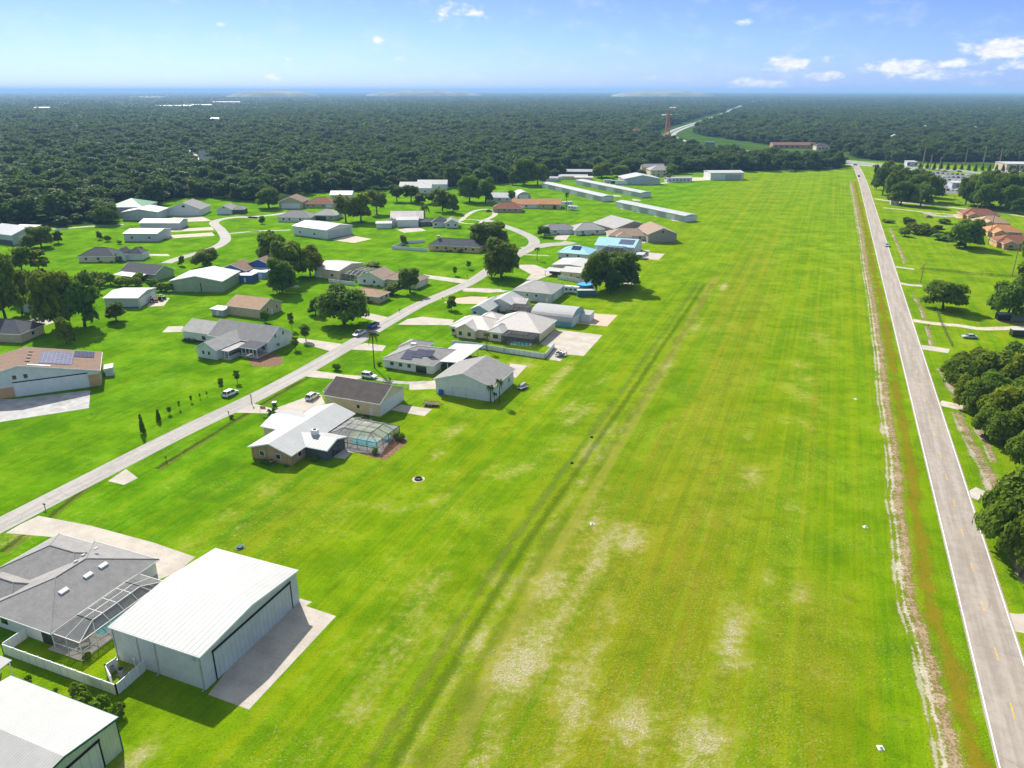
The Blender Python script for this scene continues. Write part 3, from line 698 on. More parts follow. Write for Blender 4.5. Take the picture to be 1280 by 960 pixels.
sheet('concrete_apron', [Gc(1010,208),Gc(1190,235),Gc(1145,275),Gc(950,240)], .014, m_conc)
sheet('patio', [Gc(700,280),Gc(850,290),Gc(830,315),Gc(720,305)], .018, m_conc)
sheet('garden_bed', [Gc(750,480),Gc(960,380),Gc(1050,395),Gc(1040,430),Gc(930,525),Gc(840,510)], .010, m_mulch)
sheet('patio', [Gc(560,500),Gc(690,400),Gc(960,400),Gc(900,490),Gc(740,480),Gc(690,520)], .014, m_conc)
sheet('concrete_apron', [I(0,555),I(75,555),I(440,512),I(452,515),I(445,600),I(0,670),I(-200,690)], .014, m_concw)
sheet('patio', [I(840,192),I(915,190),I(920,218),I(810,222)], .014, m_conc)
sheet('patio', [I(1045,285),I(1080,285),I(1085,310),I(1040,305)], .014, m_conc)
sheet('driveway', [I(100,165),I(220,150),I(285,168),I(230,185),I(100,190)], .014, m_conc)
sheet('concrete_apron', [B(860,400),B(950,375),B(1060,395),B(970,415)], .014, m_shell)
sheet('concrete_apron', [C(440,490),C(560,472),C(608,495),C(480,507)], .014, m_conc)
sheet('patio', [A(960,650),A(1010,638),A(1050,650),A(980,662)], .014, m_conc)
sheet('driveway', [B(60,285),B(210,282),B(260,305),B(90,310)], .014, m_conc)
sheet('driveway', [A(790,350),A(1060,335),A(1070,350),A(790,362)], .012, m_shell)
sheet('driveway', [A(790,380),A(1060,362),A(1075,378),A(800,395)], .012, m_shell)
sheet('driveway', [A(715,470),A(840,470),A(850,480),A(720,478)], .014, m_conc)
sheet('driveway', [B(440,585),B(540,570),B(550,590),B(460,605)], .014, m_concw)
sheet('patio', [B(640,630),B(690,625),B(700,635),B(650,640)], .014, m_conc)
sheet('driveway', [C(590,745),C(875,780),C(835,800),C(590,765)], .014, m_conc)
sheet('driveway', [C(785,822),C(1000,828),C(1090,840),C(960,850),C(820,838)], .014, m_conc)
sheet('driveway', [D(100,690),D(220,690),D(300,720),D(360,730),D(200,790),D(130,820),D(200,745)], .014, m_conc)
ribbon('path', [D(160,632),D(230,635),D(300,638)], -.9, .9, .018, m_conc)
sheet('driveway', [D(325,545),D(370,505),D(430,510),D(400,550)], .014, m_conc)
sheet('driveway', [D(700,560),D(790,500),D(860,560),D(800,580)], .014, m_conc)
sheet('concrete_apron', [D(870,620),D(965,628),D(930,662),D(820,655)], .014, m_conc)
sheet('concrete_apron', [D(840,605),D(880,608),D(870,620),D(835,618)], .014, m_conc)
sheet('concrete_apron', [D(700,770),D(825,755),D(790,805),D(720,800)], .014, m_conc)
sheet('concrete_apron', [D(1100,190),D(1220,192),D(1230,205),D(1060,215),D(880,235),D(860,232),D(1000,215)], .014, m_shell)
for q in ((725,368),(820,388),(920,410),(1020,435)): sheet('concrete_apron', [D(q[0]-22,q[1]-5),D(q[0]+18,q[1]+2),D(q[0]+30,q[1]+7),D(q[0]-12,q[1]+4)], .014, m_conc)
for q in ((800,318),(690,295)): sheet('concrete_apron', [D(q[0]-25,q[1]-5),D(q[0]+20,q[1]),D(q[0]+30,q[1]+6),D(q[0]-15,q[1]+5)], .014, m_conc)
ribbon('path', [J(620,460),J(720,480),J(820,480),J(920,470)], -3.0, 3.0, .022, m_street)
sheet('patio', [J(800,468),J(920,470),J(930,490),J(830,495)], .026, m_conc)
sheet('garden_bed', [K(1110,280),K(1300,280),K(1300,345),K(1120,335)], .012, m_mulch)
# ---------------------------------------------------------------- low hills on the horizon
m_hill = mat('pale bare hill', (.26,.265,.17), var=.25, scale=.006, rough=1, stain=(.10,.14,.06))
for (x0, x1, y, d) in ((312,412,113.3,9000),(470,606,112.7,10500),(758,874,113.2,9500)):
    h = height_to((0, d, 0), y)+2; c = ((x0+x1)/2-640)/FPX*d/CP*.935; wid = (x1-x0)/FPX*d*.55
    mb = MB(); n, k = 28, 5; vs = []; r = random.Random(int(x0))
    jit = [r.uniform(.9, 1.05) for _ in range(n)]
    for j in range(k+1):
        f_ = [0, .45, .70, .86, .95, 1.0][j]; sh = [1, .90, .74, .55, .30, .05][j]
        for i in range(n): vs.append((math.cos(2*PI*i/n)*wid*sh*jit[i], math.sin(2*PI*i/n)*500*sh, h*f_*(1 if j < 1 else r.uniform(.975, 1.0))))
    fs = [(j*n+i, j*n+(i+1)%n, (j+1)*n+(i+1)%n, (j+1)*n+i) for j in range(k) for i in range(n)]+[tuple(k*n+i for i in range(n))]
    mb.add(vs, fs); o = mb.build('hill', m_hill, smooth=True); o.location = (c, d, -2); o['kind'] = 'structure'

# ---------------------------------------------------------------- camera, light, sky, haze
cd = bpy.data.cameras.new('camera'); cam = bpy.data.objects.new('camera', cd); COL.objects.link(cam); scene.camera = cam
cd.sensor_width = 36; cd.lens = FPX/1280*36; cd.clip_end = 200000; cd.clip_start = .5
cam.location = (0, 0, HCAM); cam.rotation_euler = (PI/2-PITCH, 0, 0)
SUN_EL = math.radians(39.5); SUN_DIR = np.array([-.46, .888]); SUN_DIR /= np.linalg.norm(SUN_DIR)
sd = bpy.data.lights.new('sun', 'SUN'); sun = bpy.data.objects.new('sun', sd); COL.objects.link(sun)
sd.energy = 4.7; sd.angle = math.radians(.53); sd.color = (1, .955, .88)
from mathutils import Vector
sv = Vector((SUN_DIR[0]*math.cos(SUN_EL), SUN_DIR[1]*math.cos(SUN_EL), math.sin(SUN_EL)))
sun.rotation_euler = sv.to_track_quat('Z', 'Y').to_euler(); sun.location = (-100, 200, 300)
wd = bpy.data.worlds.new('World'); scene.world = wd; wd.use_nodes = True; nt = wd.node_tree; nt.nodes.clear(); t = NT(nt)
out = t.n('ShaderNodeOutputWorld'); bg = t.n('ShaderNodeBackground'); t.l(bg.outputs[0], out.inputs[0]); bg.inputs[1].default_value = SKY_STRENGTH
sk = t.n('ShaderNodeTexSky', sky_type='NISHITA'); sk.sun_disc = False; sk.sun_elevation = SUN_EL; sk.sun_rotation = math.atan2(SUN_DIR[0], SUN_DIR[1]); sk.altitude = 50
sk.air_density = 1.0; sk.dust_density = .4; sk.ozone_density = 2.2
tc = t.n('ShaderNodeTexCoord'); sp = t.n('ShaderNodeSeparateXYZ'); nv = t.n('ShaderNodeVectorMath', operation='NORMALIZE'); t.l(tc.outputs['Generated'], nv.inputs[0]); t.l(nv.outputs[0], sp.inputs[0])
el = t.math('MULTIPLY', t.math('ARCSINE', sp.outputs[2]), 180/PI); az = t.math('MULTIPLY', t.math('ARCTAN2', sp.outputs[0], sp.outputs[1]), 180/PI)
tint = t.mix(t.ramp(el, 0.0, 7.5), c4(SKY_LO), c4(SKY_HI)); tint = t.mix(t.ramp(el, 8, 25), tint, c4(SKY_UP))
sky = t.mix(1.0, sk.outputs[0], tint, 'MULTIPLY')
cv = t.n('ShaderNodeCombineXYZ'); t.l(az, cv.inputs[0]); t.l(t.math('MULTIPLY', el, 2.0), cv.inputs[1])
cn = t.noise(cv.outputs[0], .9, 7, .62); cn2 = t.noise(cv.outputs[0], .28, 4, .6)
def ang(px):
    u = (px[0]-640)/FPX; v_ = (px[1]-480)/FPX; d = (u, CP-v_*SP, -SP-v_*CP)
    return math.degrees(math.atan2(d[0], d[1])), math.degrees(math.asin(d[2]/math.sqrt(sum(q*q for q in d))))
dens = None
for (px, rx, ry, k) in (((985,79),21,9,1.1),((960,83),10,6,.8),((1030,95),20,6,1.0),((945,106),36,8,1.0),((1125,84),44,9,1.05),((1190,80),34,6,.9),((1255,60),46,12,1.1),((1165,92),70,9,.65),((1035,74),9,5,.6),
        ((340,97),15,4,.75),((362,73),8,4,.6),((280,32),10,4,.45),((475,50),8,5,.8),((497,74),10,4,.7),((565,11),26,9,.75),((594,17),13,8,.8),((930,27),12,5,.6),((1270,80),50,7,.7),((730,107),12,3,.4),((800,100),40,6,.35),
        ((590,108),20,3,.4),((1215,92),40,6,.6),((318,87),8,3,.4),((546,24),12,5,.4)):
    a0, e0 = ang(px); a1, e1 = ang((px[0]+rx, px[1])); _, e2 = ang((px[0], px[1]-ry))
    dx = t.math('DIVIDE', t.math('SUBTRACT', az, a0), abs(a1-a0)); dy = t.math('DIVIDE', t.math('SUBTRACT', el, e0), abs(e2-e0))
    r2 = t.math('ADD', t.math('MULTIPLY', dx, dx), t.math('MULTIPLY', dy, dy))
    f_ = t.math('MULTIPLY', t.math('SUBTRACT', 1.0, t.math('MULTIPLY', r2, .36)), k); f_ = t.math('MAXIMUM', f_, 0)
    dens = f_ if dens is None else t.math('MAXIMUM', dens, f_)
cm_ = t.ramp(t.math('ADD', dens, t.math('MULTIPLY', t.math('SUBTRACT', cn, .5), 2.0)), .34, 1.12)
cm_ = t.math('MULTIPLY', cm_, t.ramp(dens, .02, .35))
wisps = t.math('MULTIPLY', t.ramp(t.math('ADD', t.math('MULTIPLY', cn2, .7), t.math('MULTIPLY', cn, .3)), .46, .80), .30)
cm_ = t.math('MAXIMUM', cm_, wisps)
cshade = t.mix(t.ramp(cn, .4, .62), c4(tuple(q*.86 for q in CLOUD)), c4(CLOUD))
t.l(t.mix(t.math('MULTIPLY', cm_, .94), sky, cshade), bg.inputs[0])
scene.view_settings.view_transform = 'Standard'; scene.view_settings.look = 'None'; scene.view_settings.gamma = 1.0; scene.view_settings.exposure = EXPOSURE
scene.render.engine = 'CYCLES'; scene.cycles.max_bounces = 6; scene.cycles.transparent_max_bounces = 12; scene.cycles.diffuse_bounces = 3; scene.cycles.volume_bounces = 0
scene.cycles.use_denoising = True; scene.cycles.sample_clamp_indirect = 4
if HAZE > 0:
    mb = MB(); mb.box(-70000, -5000, -3.5, 70000, 70000, 132); hz = mb.build('haze', None) if False else None
    hm, hnt = new_mat('haze air'); ht = NT(hnt); ho = ht.n('ShaderNodeOutputMaterial'); pv = ht.n('ShaderNodeVolumePrincipled'); ht.l(pv.outputs[0], ho.inputs['Volume'])
    pv.inputs['Color'].default_value = HAZE_COL+(1,); pv.inputs['Density'].default_value = HAZE; pv.inputs['Anisotropy'].default_value = .0
    hz = mb.build('haze', hm); hz['kind'] = 'stuff'; hz['label'] = 'pale blue haze over the far woods'; hz['category'] = 'haze'
# ================================================================ BUILDINGS
def midp(*pts):
    return (sum(p[0] for p in pts)/len(pts), sum(p[1] for p in pts)/len(pts))
# --- the white hangar in the foreground
z = 6.0
b = Bld('hangar', 'large white ribbed metal hangar with low gable roof and concrete apron in the foreground', 'hangar', W(midp(Hc(395,478),Hc(1080,272)), z))
k = b.block(b.bb([Hc(395,478),Hc(733,583),Hc(1080,272)], z), z, 'gable', 'x', 1.05, .22, w_metal, r_whitex)
yl = k['b'][3]-k['b'][1]
b.door(k, 'E', .2, yl*.80, 4.9, m_door, 'hangar_door', .03, m_black)
for u in (-8.3, -3.6, -.2, 8.2):
    mb = MB(); x = (k['b'][0]+k['b'][2])/2+u; y = k['b'][1]
    mb.box(x-.08, y-.14, .15, x+.08, y-.005, z-.02); mb.box(x-.08, y-.5, .06, x+.08, y-.142, .2); mb.build('downspout', m_steel, b.o)
b.feat('wall_vent', k, 'S', 7.2, 4.9, .6, .5, m_steel)
# --- grey house beside it
z = 2.75
b = Bld('house', 'grey shingle hip roof house with white skylights beside the white hangar', 'house', W(midp(P(305,735),P(950,285)), z))
e = b.bb([P(305,735),P(950,285)], z); yA, yB = e[1], e[3]; xE = e[2]
k = b.block((xE-15.5, yA, xE, yB), z, 'hip', 'y', 3.0, .5, w_white, r_grey)
# garage wing to the north-west and entry gable
g = b.bb([P(85,290),P(240,340)], z)
k2 = b.block((g[0]-.2, yB-13.0, xE-5.5, yB-.6), z-.05, 'hip', 'x', 2.7, .5, w_white, r_grey)
k3 = b.block((xE-22.5, yA+2.5, xE-12.0, yA+8.5), z-.1, 'hip', 'x', 1.7, .45, w_white, r_grey)
hw = k['hw']
for a, c in ((-6.2,.62),(-1.6,.62),(1.4,.62)):
    for_ = b.panel_on_roof(k, 'skylight', (yA+yB)/2+a+2.2, xE-hw*c-.32, xE-hw*c+.32, 1.5, m_trim, .18)
for a, c in ((2.0,-.18),(4.2,-.3),(6.2,-.2)): b.panel_on_roof(k, 'roof_vent', (yA+yB)/2+a, k['cm']+c*hw-.25, k['cm']+c*hw+.25, .5, m_trim, .3)
b.win(k, 'S', (-3.5,), .9, 1.6, 1.2); b.door(k, 'S', 5.9, 2.2, 2.1, m_glass, 'glass_door'); b.door(k, 'E', -2.0, 4.2, 2.1, m_glass, 'glass_door'); b.door(k, 'E', 5.0, 3.2, 2.1, m_glass, 'glass_door')
b.win(k2, 'W', (-2,2), .9, 1.4, 1.2)
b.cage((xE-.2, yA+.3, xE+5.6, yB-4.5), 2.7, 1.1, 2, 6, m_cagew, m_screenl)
def pool(bl, x0, y0, x1, y1, label, deck=1.2):
    mb = MB(); cx, cy = (x0+x1)/2, (y0+y1)/2
    p = bl.local(cx, cy); o = empty('swimming_pool', (p[0], p[1], .02), bl.hd, label, 'pool')
    n = 28; hx, hy = (x1-x0)/2, (y1-y0)/2; se = lambda a, q: (math.copysign(abs(math.cos(a))**.5, math.cos(a))*hx*q, math.copysign(abs(math.sin(a))**.5, math.sin(a))*hy*q)
    rg = [se(2*PI*i/n, 1.0) for i in range(n)]; ro = [se(2*PI*i/n, 1+.35/min(hx, hy)) for i in range(n)]
    cp = MB(); cp.add([(x, y, .06) for x, y in rg]+[(x, y, .06) for x, y in ro]+[(x, y, -.1) for x, y in ro], [(i, (i+1)%n, n+(i+1)%n, n+i) for i in range(n)]+[(n+i, n+(i+1)%n, 2*n+(i+1)%n, 2*n+i) for i in range(n)])
    cp.build('coping', m_conc, o)
    w = MB(); w.add([(x, y, .04) for x, y in rg], [tuple(range(n))]); w.build('water', m_water, o)
    return o
o = sheet('pool_deck', [b.local(xE-1, yA-.4), b.local(xE+6.2, yA-.4), b.local(xE+6.2, yB-4), b.local(xE-1, yB-4)], .02, m_conc)
pool(b, xE+1.6, yA+5.0, xE+4.6, yA+11.5, 'teal swimming pool in the screened yard between grey house and white hangar')
# --- green trimmed hangar cut by the lower left corner
z = 5.2
b = Bld('hangar', 'cream ribbed hangar with white roof and dark green trim in the lower left corner', 'hangar', W(Q(770,632), z))
k = b.block((-19.5, -15, .25, .25), z, 'gable', 'x', 1.0, .2, w_ygreen, r_fine, m_gtrim)
b.door(k, 'E', -1.2, 11.2, 4.2, m_doorg, 'hangar_door', .03, m_black)
mb = MB(); mb.box(.02, -.12, .02, .14, .02, z-.02); mb.build('downspout', m_gtrim, b.o)
b = Bld('garden_shed', 'small open white roofed shelter behind the green trimmed hangar', 'shelter', W(Q(70,262), 2.6))
k = b.block((-6, -4.0, .2, .2), 2.6, 'flat', 'x', .35, .3, w_white, r_whitex, wall=False)
mb = MB()
for x in (-5.6, -2.7, -.1):
    for y in (-3.7, -.1): mb = MB(); mb.box(x-.07, y-.07, 0, x+.07, y+.07, 2.59); mb.build('post', m_trim, b.o)
# --- white roof house with pool cage
z = 2.75
b = Bld('house', 'white metal roof ranch house with tan brick walls, white chimney and a screened pool', 'house', W(Gc(385,505), z))
e = b.bb([Gc(140,450),Gc(385,505),Gc(740,260)], z)
k = b.block(e, z, 'gable', 'y', 1.9, .55, w_brick, r_whitey)
e2 = b.bb([Gc(585,475),Gc(705,395)], z)
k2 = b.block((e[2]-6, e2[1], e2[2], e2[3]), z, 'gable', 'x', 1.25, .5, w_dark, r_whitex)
e3 = b.bb([Gc(325,262),Gc(470,205)], z)
k3 = b.block((e[0]-5.0, e[3]-15.5, e[0]+5, e[3]-4.5), z-.05, 'gable', 'x', 1.5, .5, w_cream, r_whitex)
b.garage(k3, 'W', 0)
b.win(k, 'S', (-2.6, 2.0), 1.0, 1.2, 1.1); b.win(k, 'E', (-9.5,), 1.0, 1.2, 1.1); b.door(k2, 'E', 0, 3.6, 2.1, m_glass, 'glass_door')
mb = MB(); cxy = b.loc(Gc(520,375), 4.2); mb.box(cxy[0]-.75, cxy[1]-.6, 3.2, cxy[0]+.75, cxy[1]+.6, 5.25); ch = mb.build('chimney', m_trim, k['r'])
mb = MB(); mb.box(cxy[0]-.3, cxy[1]-.25, 5.25, cxy[0]+.3, cxy[1]+.25, 5.45); mb.build('flue', m_black, ch)
g = b.bb([Gc(610,365),Gc(860,425),Gc(978,345)], 2.6)
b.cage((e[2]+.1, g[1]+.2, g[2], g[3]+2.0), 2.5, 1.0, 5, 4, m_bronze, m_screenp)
pool(b, e[2]+4.5, g[1]+2.0, g[2]-2.2, g[1]+6.2, 'bright turquoise swimming pool under the cage of the white roofed house')
pt = b.local(g[2]-1.4, g[3]-1.5)
hot = empty('hot_tub', (pt[0], pt[1], .02), 0, 'round raised spa in the corner of the turquoise pool cage', 'spa')
mb = MB(); mb.tube((0,0,0),(0,0,.55),1.2,1.2,20); mb.build('shell', m_conc, hot); mb = MB(); mb.tube((0,0,.55),(0,0,.58),1.0,1.0,20); mb.build('water', m_water, hot)
# --- dark roof garage hangar with white gable
z = 3.7
b = Bld('hangar', 'garage hangar with a dark brown stained shingle roof and a white gable wall', 'hangar', W(Gc(890,210), z))
e = b.bb([Gc(565,155),Gc(890,210)], z); e = (e[0], e[1], e[2], e[1]+13.4)
k = b.block(e, z, 'gable', 'x', 3.0, .4, w_cream, r_black)
b.feat('gable_wall', k, 'E', 0, .02, 12.0, 3.6, w_white, .05); b.door(k, 'E', .8, 9.4, 3.3, m_doorw, 'hangar_door', .03); b.win(k, 'S', (1.9,), 1.4, .9, 1.0); b.door(k, 'S', 5.8)
k2 = b.block((e[0]-2.2, e[1]+3.2, e[0]+1.4, e[3]-3), z-.5, 'gable', 'x', 1.2, .3, w_cream, r_black)
# --- grey house with solar panels
z = 2.75
b = Bld('house', 'low grey hip roof house with dark solar panels and a ribbed metal lanai roof', 'house', W(F(345,440), z))
e = b.bb([F(140,410),F(345,440)], z); yb = e[1]+16.5
k = b.block((e[0], e[1], e[2]+2.5, yb), z, 'hip', 'x', 2.7, .5, w_white, r_grey)
g = b.bb([F(460,432),F(612,358)], z)
k2 = b.block((e[2]-1.0, g[1]+.3, g[2], g[3]+1.5), 2.55, 'flat', 'y', .7, .2, w_dark, r_greyx, wall=False)
mb = MB()
for yy in np.linspace(g[1]+.5, g[3]+1.1, 6): mb = MB(); mb.box(g[2]-.5, yy-.08, 0, g[2]-.35, yy+.08, 2.6); mb.build('porch_post', m_trim, b.o)
for xx in np.linspace(e[2]+2.6, g[2]-1.4, 3): mb = MB(); mb.box(xx-.08, g[1]+.4, 0, xx+.08, g[1]+.56, 2.54); mb.build('porch_post', m_trim, b.o)
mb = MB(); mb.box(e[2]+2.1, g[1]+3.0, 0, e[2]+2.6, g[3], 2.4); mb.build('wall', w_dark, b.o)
k3 = b.block((e[0]-1.5, yb-5, e[0]+7.5, yb+4.5), z, 'hip', 'x', 1.7, .45, w_white, r_grey); b.garage(k3, 'W', 0)
b.win(k, 'S', (-5.5,-2.5,.5), 1.0, 1.2, 1.1); b.door(k, 'S', 4.6, 3.6, 2.1, m_glass, 'glass_door')
for (a, c0, c1, la) in ((-.1,.15,.68,3.6),(3.1,.32,.82,3.2),(6.0,.45,.85,2.6)):
    y0 = e[1]; hw = k['hw']; b.panel_on_roof(k, 'solar_panel', (e[0]+e[2]+2.5)/2+a-1, y0+hw*c0, y0+hw*c1, la, m_solar, .08)
mb = MB(); q = b.loc(F(290,340), 5); mb.box(q[0]-.9, q[1]-.5, 4.2, q[0]+.9, q[1]+.5, 5.4); mb.build('dormer_vent', m_trim, k['r'])
# --- grey roof hangar with white siding
z = 4.3
b = Bld('hangar', 'white sided hangar with a grey shingle gable roof and palms at its corner', 'hangar', W(F(395,497), z))
q1 = b.loc(F(655,555), z); q2 = b.loc(F(768,458), z)
e = (-.0, min(0, q1[1])*.5, q1[0], q2[1])
k = b.block(e, z, 'gable', 'y', 2.9, .4, w_white, r_grey)
b.feat('wall_trim', k, 'S', 0, 3.1, e[2]-1.0, .12, m_trim, .04); b.win(k, 'E', (4.2,), 1.6, 1.2, 1.3); b.door(k, 'N', 0, 11, 3.6, m_doorw, 'hangar_door')
for u in (-3.5, .8, 3.4): b.feat('wall_seam', k, 'S', u, .05, .1, 3.0, w_grey, .03)
# --- cream house with blush roof and cage
z = 3.2
b = Bld('house', 'large cream house with blush white metal hip roofs and a front pool cage', 'house', W(F(885,290), z))
q = b.loc(F(965,228), z); qw = b.loc(F(640,262), z)
k = b.block((-19.5, 0, .2, q[1]+.3), z, 'hip', 'x', 4.3, .55, w_cream, r_pinkx)
q2 = b.loc(F(400,275), z)
k2 = b.block((q2[0]+1.5, -3.5, -16.5, 9.5), z-.1, 'hip', 'x', 3.0, .5, w_cream, r_pinkx)
k3 = b.block((-29.5, -5.5, -21.5, 5), z-.15, 'gable', 'y', 2.2, .5, w_cream, r_pinkx)
k4 = b.block((-17.5, -4.6, -11.8, 4), z-.05, 'hip', 'y', 1.6, .45, w_cream, r_flat)
k5 = b.block((-27.5, 8.6, -19, 16.5), z-.2, 'hip', 'x', 2.0, .5, w_cream, r_pinkx)
b.garage(k5, 'W', 0, 5.2)
b.win(k3, 'S', (-2.0,1.4), .8, 1.3, 1.4); b.win(k2, 'S', (-6.6,5.6), .9, 1.4, 1.3); b.win(k4, 'S', (0,), .8, 2.0, 1.5); b.door(k, 'E', 0, 12, 3.0, w_cream, 'hangar_door')
b.door(k, 'S', 3.5, 9.5, 2.4, m_glass, 'glass_door')
b.cage((-11.6, -6.3, -.3, -.15), 2.9, .7, 8, 3, m_bronze, m_screen)
pool(b, -9.6, -5.2, -2.4, -1.8, 'shaded blue pool inside the cage of the cream house')
# --- quonset with teal wall
z = 2.0
b = Bld('quonset_hut', 'white barrel roofed hangar with a teal side wall next to a pink paver apron', 'hangar', W(F(1035,238), z))
q = b.loc(F(893,195), z); q2 = b.loc(F(1095,165), z)
k = b.block((-16.2, 0, .1, 14.2), z, 'barrel', 'x', 3.5, .1, w_lblue, r_whitex)
b.feat('wall_panel', k, 'S', -.2, .02, 15.7, 1.85, w_teal, .07); b.feat('end_panel', k, 'E', 0, .02, 12.8, 3.2, m_doorw, .05)
k2 = b.block((.15, 9.3, 4.2, 14.6), 2.7, 'flat', 'x', .3, .1, w_white, r_whitex)
# --- white roof house with blue gable
z = 2.8
b = Bld('house', 'white metal roof house with a light blue gable beside the barrel hangar', 'house', W(T(320,700), z))
q0 = b.loc(T(165,688), z); q1 = b.loc(T(570,590), z)
k = b.block((q0[0], 0, .3, 14.5), z, 'gable', 'y', 1.9, .5, w_lblue, r_whitey)
k2 = b.block((q0[0]+3.0, 10.5, 5.2, 23), z+.3, 'gable', 'y', 2.1, .5, w_white, r_whitey)
k3 = b.block((-3.5, 14.0, 9.5, 21), z+.05, 'gable', 'x', 1.5, .4, w_cream, r_mauve)
b.win(k, 'S', (-2,), 1.0, 1.2, 1.1); b.win(k2, 'E', (-3,3), 1.0, 1.2, 1.1)
b.cage((4.8, 5.5, 16.0, 13.8), 2.7, .9, 5, 4, m_bronze, m_screen)
# --- grey shingle hangar
z = 3.7
b = Bld('hangar', 'pale walled hangar with a broad grey shingle roof behind the barrel hangar', 'hangar', W(T(515,530), z))
q1 = b.loc(T(822,566), z)
k = b.block((0, q1[1]*.4, q1[0]+.3, q1[1]*.4+17.5), z, 'hip', 'x', 2.8, .4, w_metal, r_lgrey, hipk=.8)
b.win(k, 'S', (-2.2, 1.8), 1.9, 1.0, .9); b.door(k, 'E', 0, 9.5, 3.3, m_doorw, 'hangar_door'); b.door(k, 'S', 6.4)
# --- white flat roofed house
z = 3.0
b = Bld('house', 'cream house with broad white flat roofs behind the grey shingle hangar', 'house', W(U(255,540), z))
q1 = b.loc(U(510,555), z)
k = b.block((0, 0, 17.0, 15.5), z, 'gable', 'x', .5, .3, w_cream, r_flat)
b.win(k, 'S', (-3.2, 1.6), 1.2, .8, .8)
k2 = b.block((-7.5, 10.5, 9.5, 27), z+.35, 'gable', 'y', .8, .3, w_cream, r_flat); k3 = b.block((4.5, 15.8, 15.5, 23), z-.05, 'flat', 'x', .5, .2, w_cream, r_mauve)
b.win(k2, 'S', (-4,), 1, 1.2, 1.0)
k4 = b.block((-8.0, 1.5, -.4, 8.2), 2.4, 'flat', 'x', .15, .1, w_dark, r_greyx, wall=False)
mb = MB()
for x in (-7.7,-.8):
    for y in (1.8, 7.8): mb.box(x-.08, y-.08, 0, x+.08, y+.08, 2.4)
mb.box(-7.6, 7.6, 0, -.7, 7.7, 2.2); mb.build('carport_frame', w_dark, b.o)
k5 = b.block((17.5, 1.5, 25.5, 8.5), 2.3, 'gable', 'x', .7, .2, w_metal, r_whitex)
# --- light blue hip house + blue hangar house
z = 2.8
b = Bld('house', 'sky blue metal hip roof house with one dark solar array on its peak', 'house', W(U(480,408), z))
k = b.block((-16.5, 0, .4, 15.5), z, 'hip', 'x', 3.0, .5, w_white, r_bluex, hipk=.95)
b.panel_on_roof(k, 'solar_panel', -7.6, 3.2, 6.6, 4.8, m_solar); b.win(k, 'S', (-3,3), 1, 1.2, 1.1)
z = 4.4
b = Bld('hangar', 'white hangar home with sky blue gable roof, pale solar array and screened porch', 'hangar', W(U(845,352), z))
q2 = b.loc(U(922,303), z); xw = -21
k = b.block((xw, 0, .4, 19.5), z, 'gable', 'x', 2.7, .4, w_white, r_bluex)
b.panel_on_roof(k, 'solar_panel', -5.0, 3.0, 8.2, 7.6, m_solarl); b.door(k, 'E', 0, 12, 3.9, m_doorw, 'hangar_door'); b.win(k, 'E', (-7.2,7.2), 1.4, 1.2, 1.2)
b.cage((-16.5, -7.5, -.2, -.15), 3.0, 2.2, 6, 3, m_cagew, m_screen)
k2 = b.block((.6, -5.5, 6.5, .5), 2.2, 'flat', 'x', .2, .1, w_grey, r_greyx, wall=False)
mb = MB()
for x in (.9, 6.1):
    for y in (-5.2, .1): mb.box(x-.08, y-.08, 0, x+.08, y+.08, 2.2)
mb.build('carport_frame', m_trim, b.o)
# --- small brown-roofed house, tan hangar, big grey hangar
b = Bld('house', 'small house with a brown hip roof tucked behind the sky blue hangar home', 'house', W(U(655,250), 2.8), 0)
k = b.block((-1, -2, 23, 13), 2.8, 'hip', 'x', 3.0, .5, w_cream, r_taupe); k2 = b.block((3, -6, 12, 4), 2.8, 'hip', 'y', 2.0, .5, w_cream, r_taupe); b.win(k, 'S', (-3,6)); b.win(k2, 'S', (0,))
b = Bld('hangar', 'taupe hangar with a brown gable roof, its shaded gable facing the street side', 'hangar', W(U(960,245), 4.6), 8)
k = b.block((0, 0, 17.4, 24), 4.6, 'gable', 'y', 3.3, .4, w_taupe, r_taupe)
b.door(k, 'S', 0, 12.5, 4.2, w_taupe, 'hangar_door', .03); b.win(k, 'W', (-6,4), 1.4); b.feat('gable_vent', k, 'S', 0, 5.4, 1.2, .8, m_black)
b = Bld('hangar', 'very wide grey roofed hangar between the metal hangar row and the brown roofed hangar', 'hangar', W(U(690,200), 4.6), 25)
k = b.block((0, 0, 27, 25), 4.6, 'gable', 'y', 3.6, .4, w_taupe, r_lgrey)
b.door(k, 'S', 0, 14, 4.3, w_grey, 'hangar_door', .03); b.win(k, 'W', (-7,2,8), 1.4)
b = Bld('house', 'low grey hip roof house facing the end of the side street', 'house', W(U(375,215), 2.7), 12)
k = b.block((0, 0, 20, 15), 2.7, 'hip', 'x', 3.4, .5, w_white, r_lgrey); k2 = b.block((-18, 5, 3, 17), 2.7, 'hip', 'x', 2.6, .5, w_white, r_grey)
b.garage(k2, 'S', 6); b.win(k2, 'S', (-3,-7)); b.win(k, 'S', (-5,4))
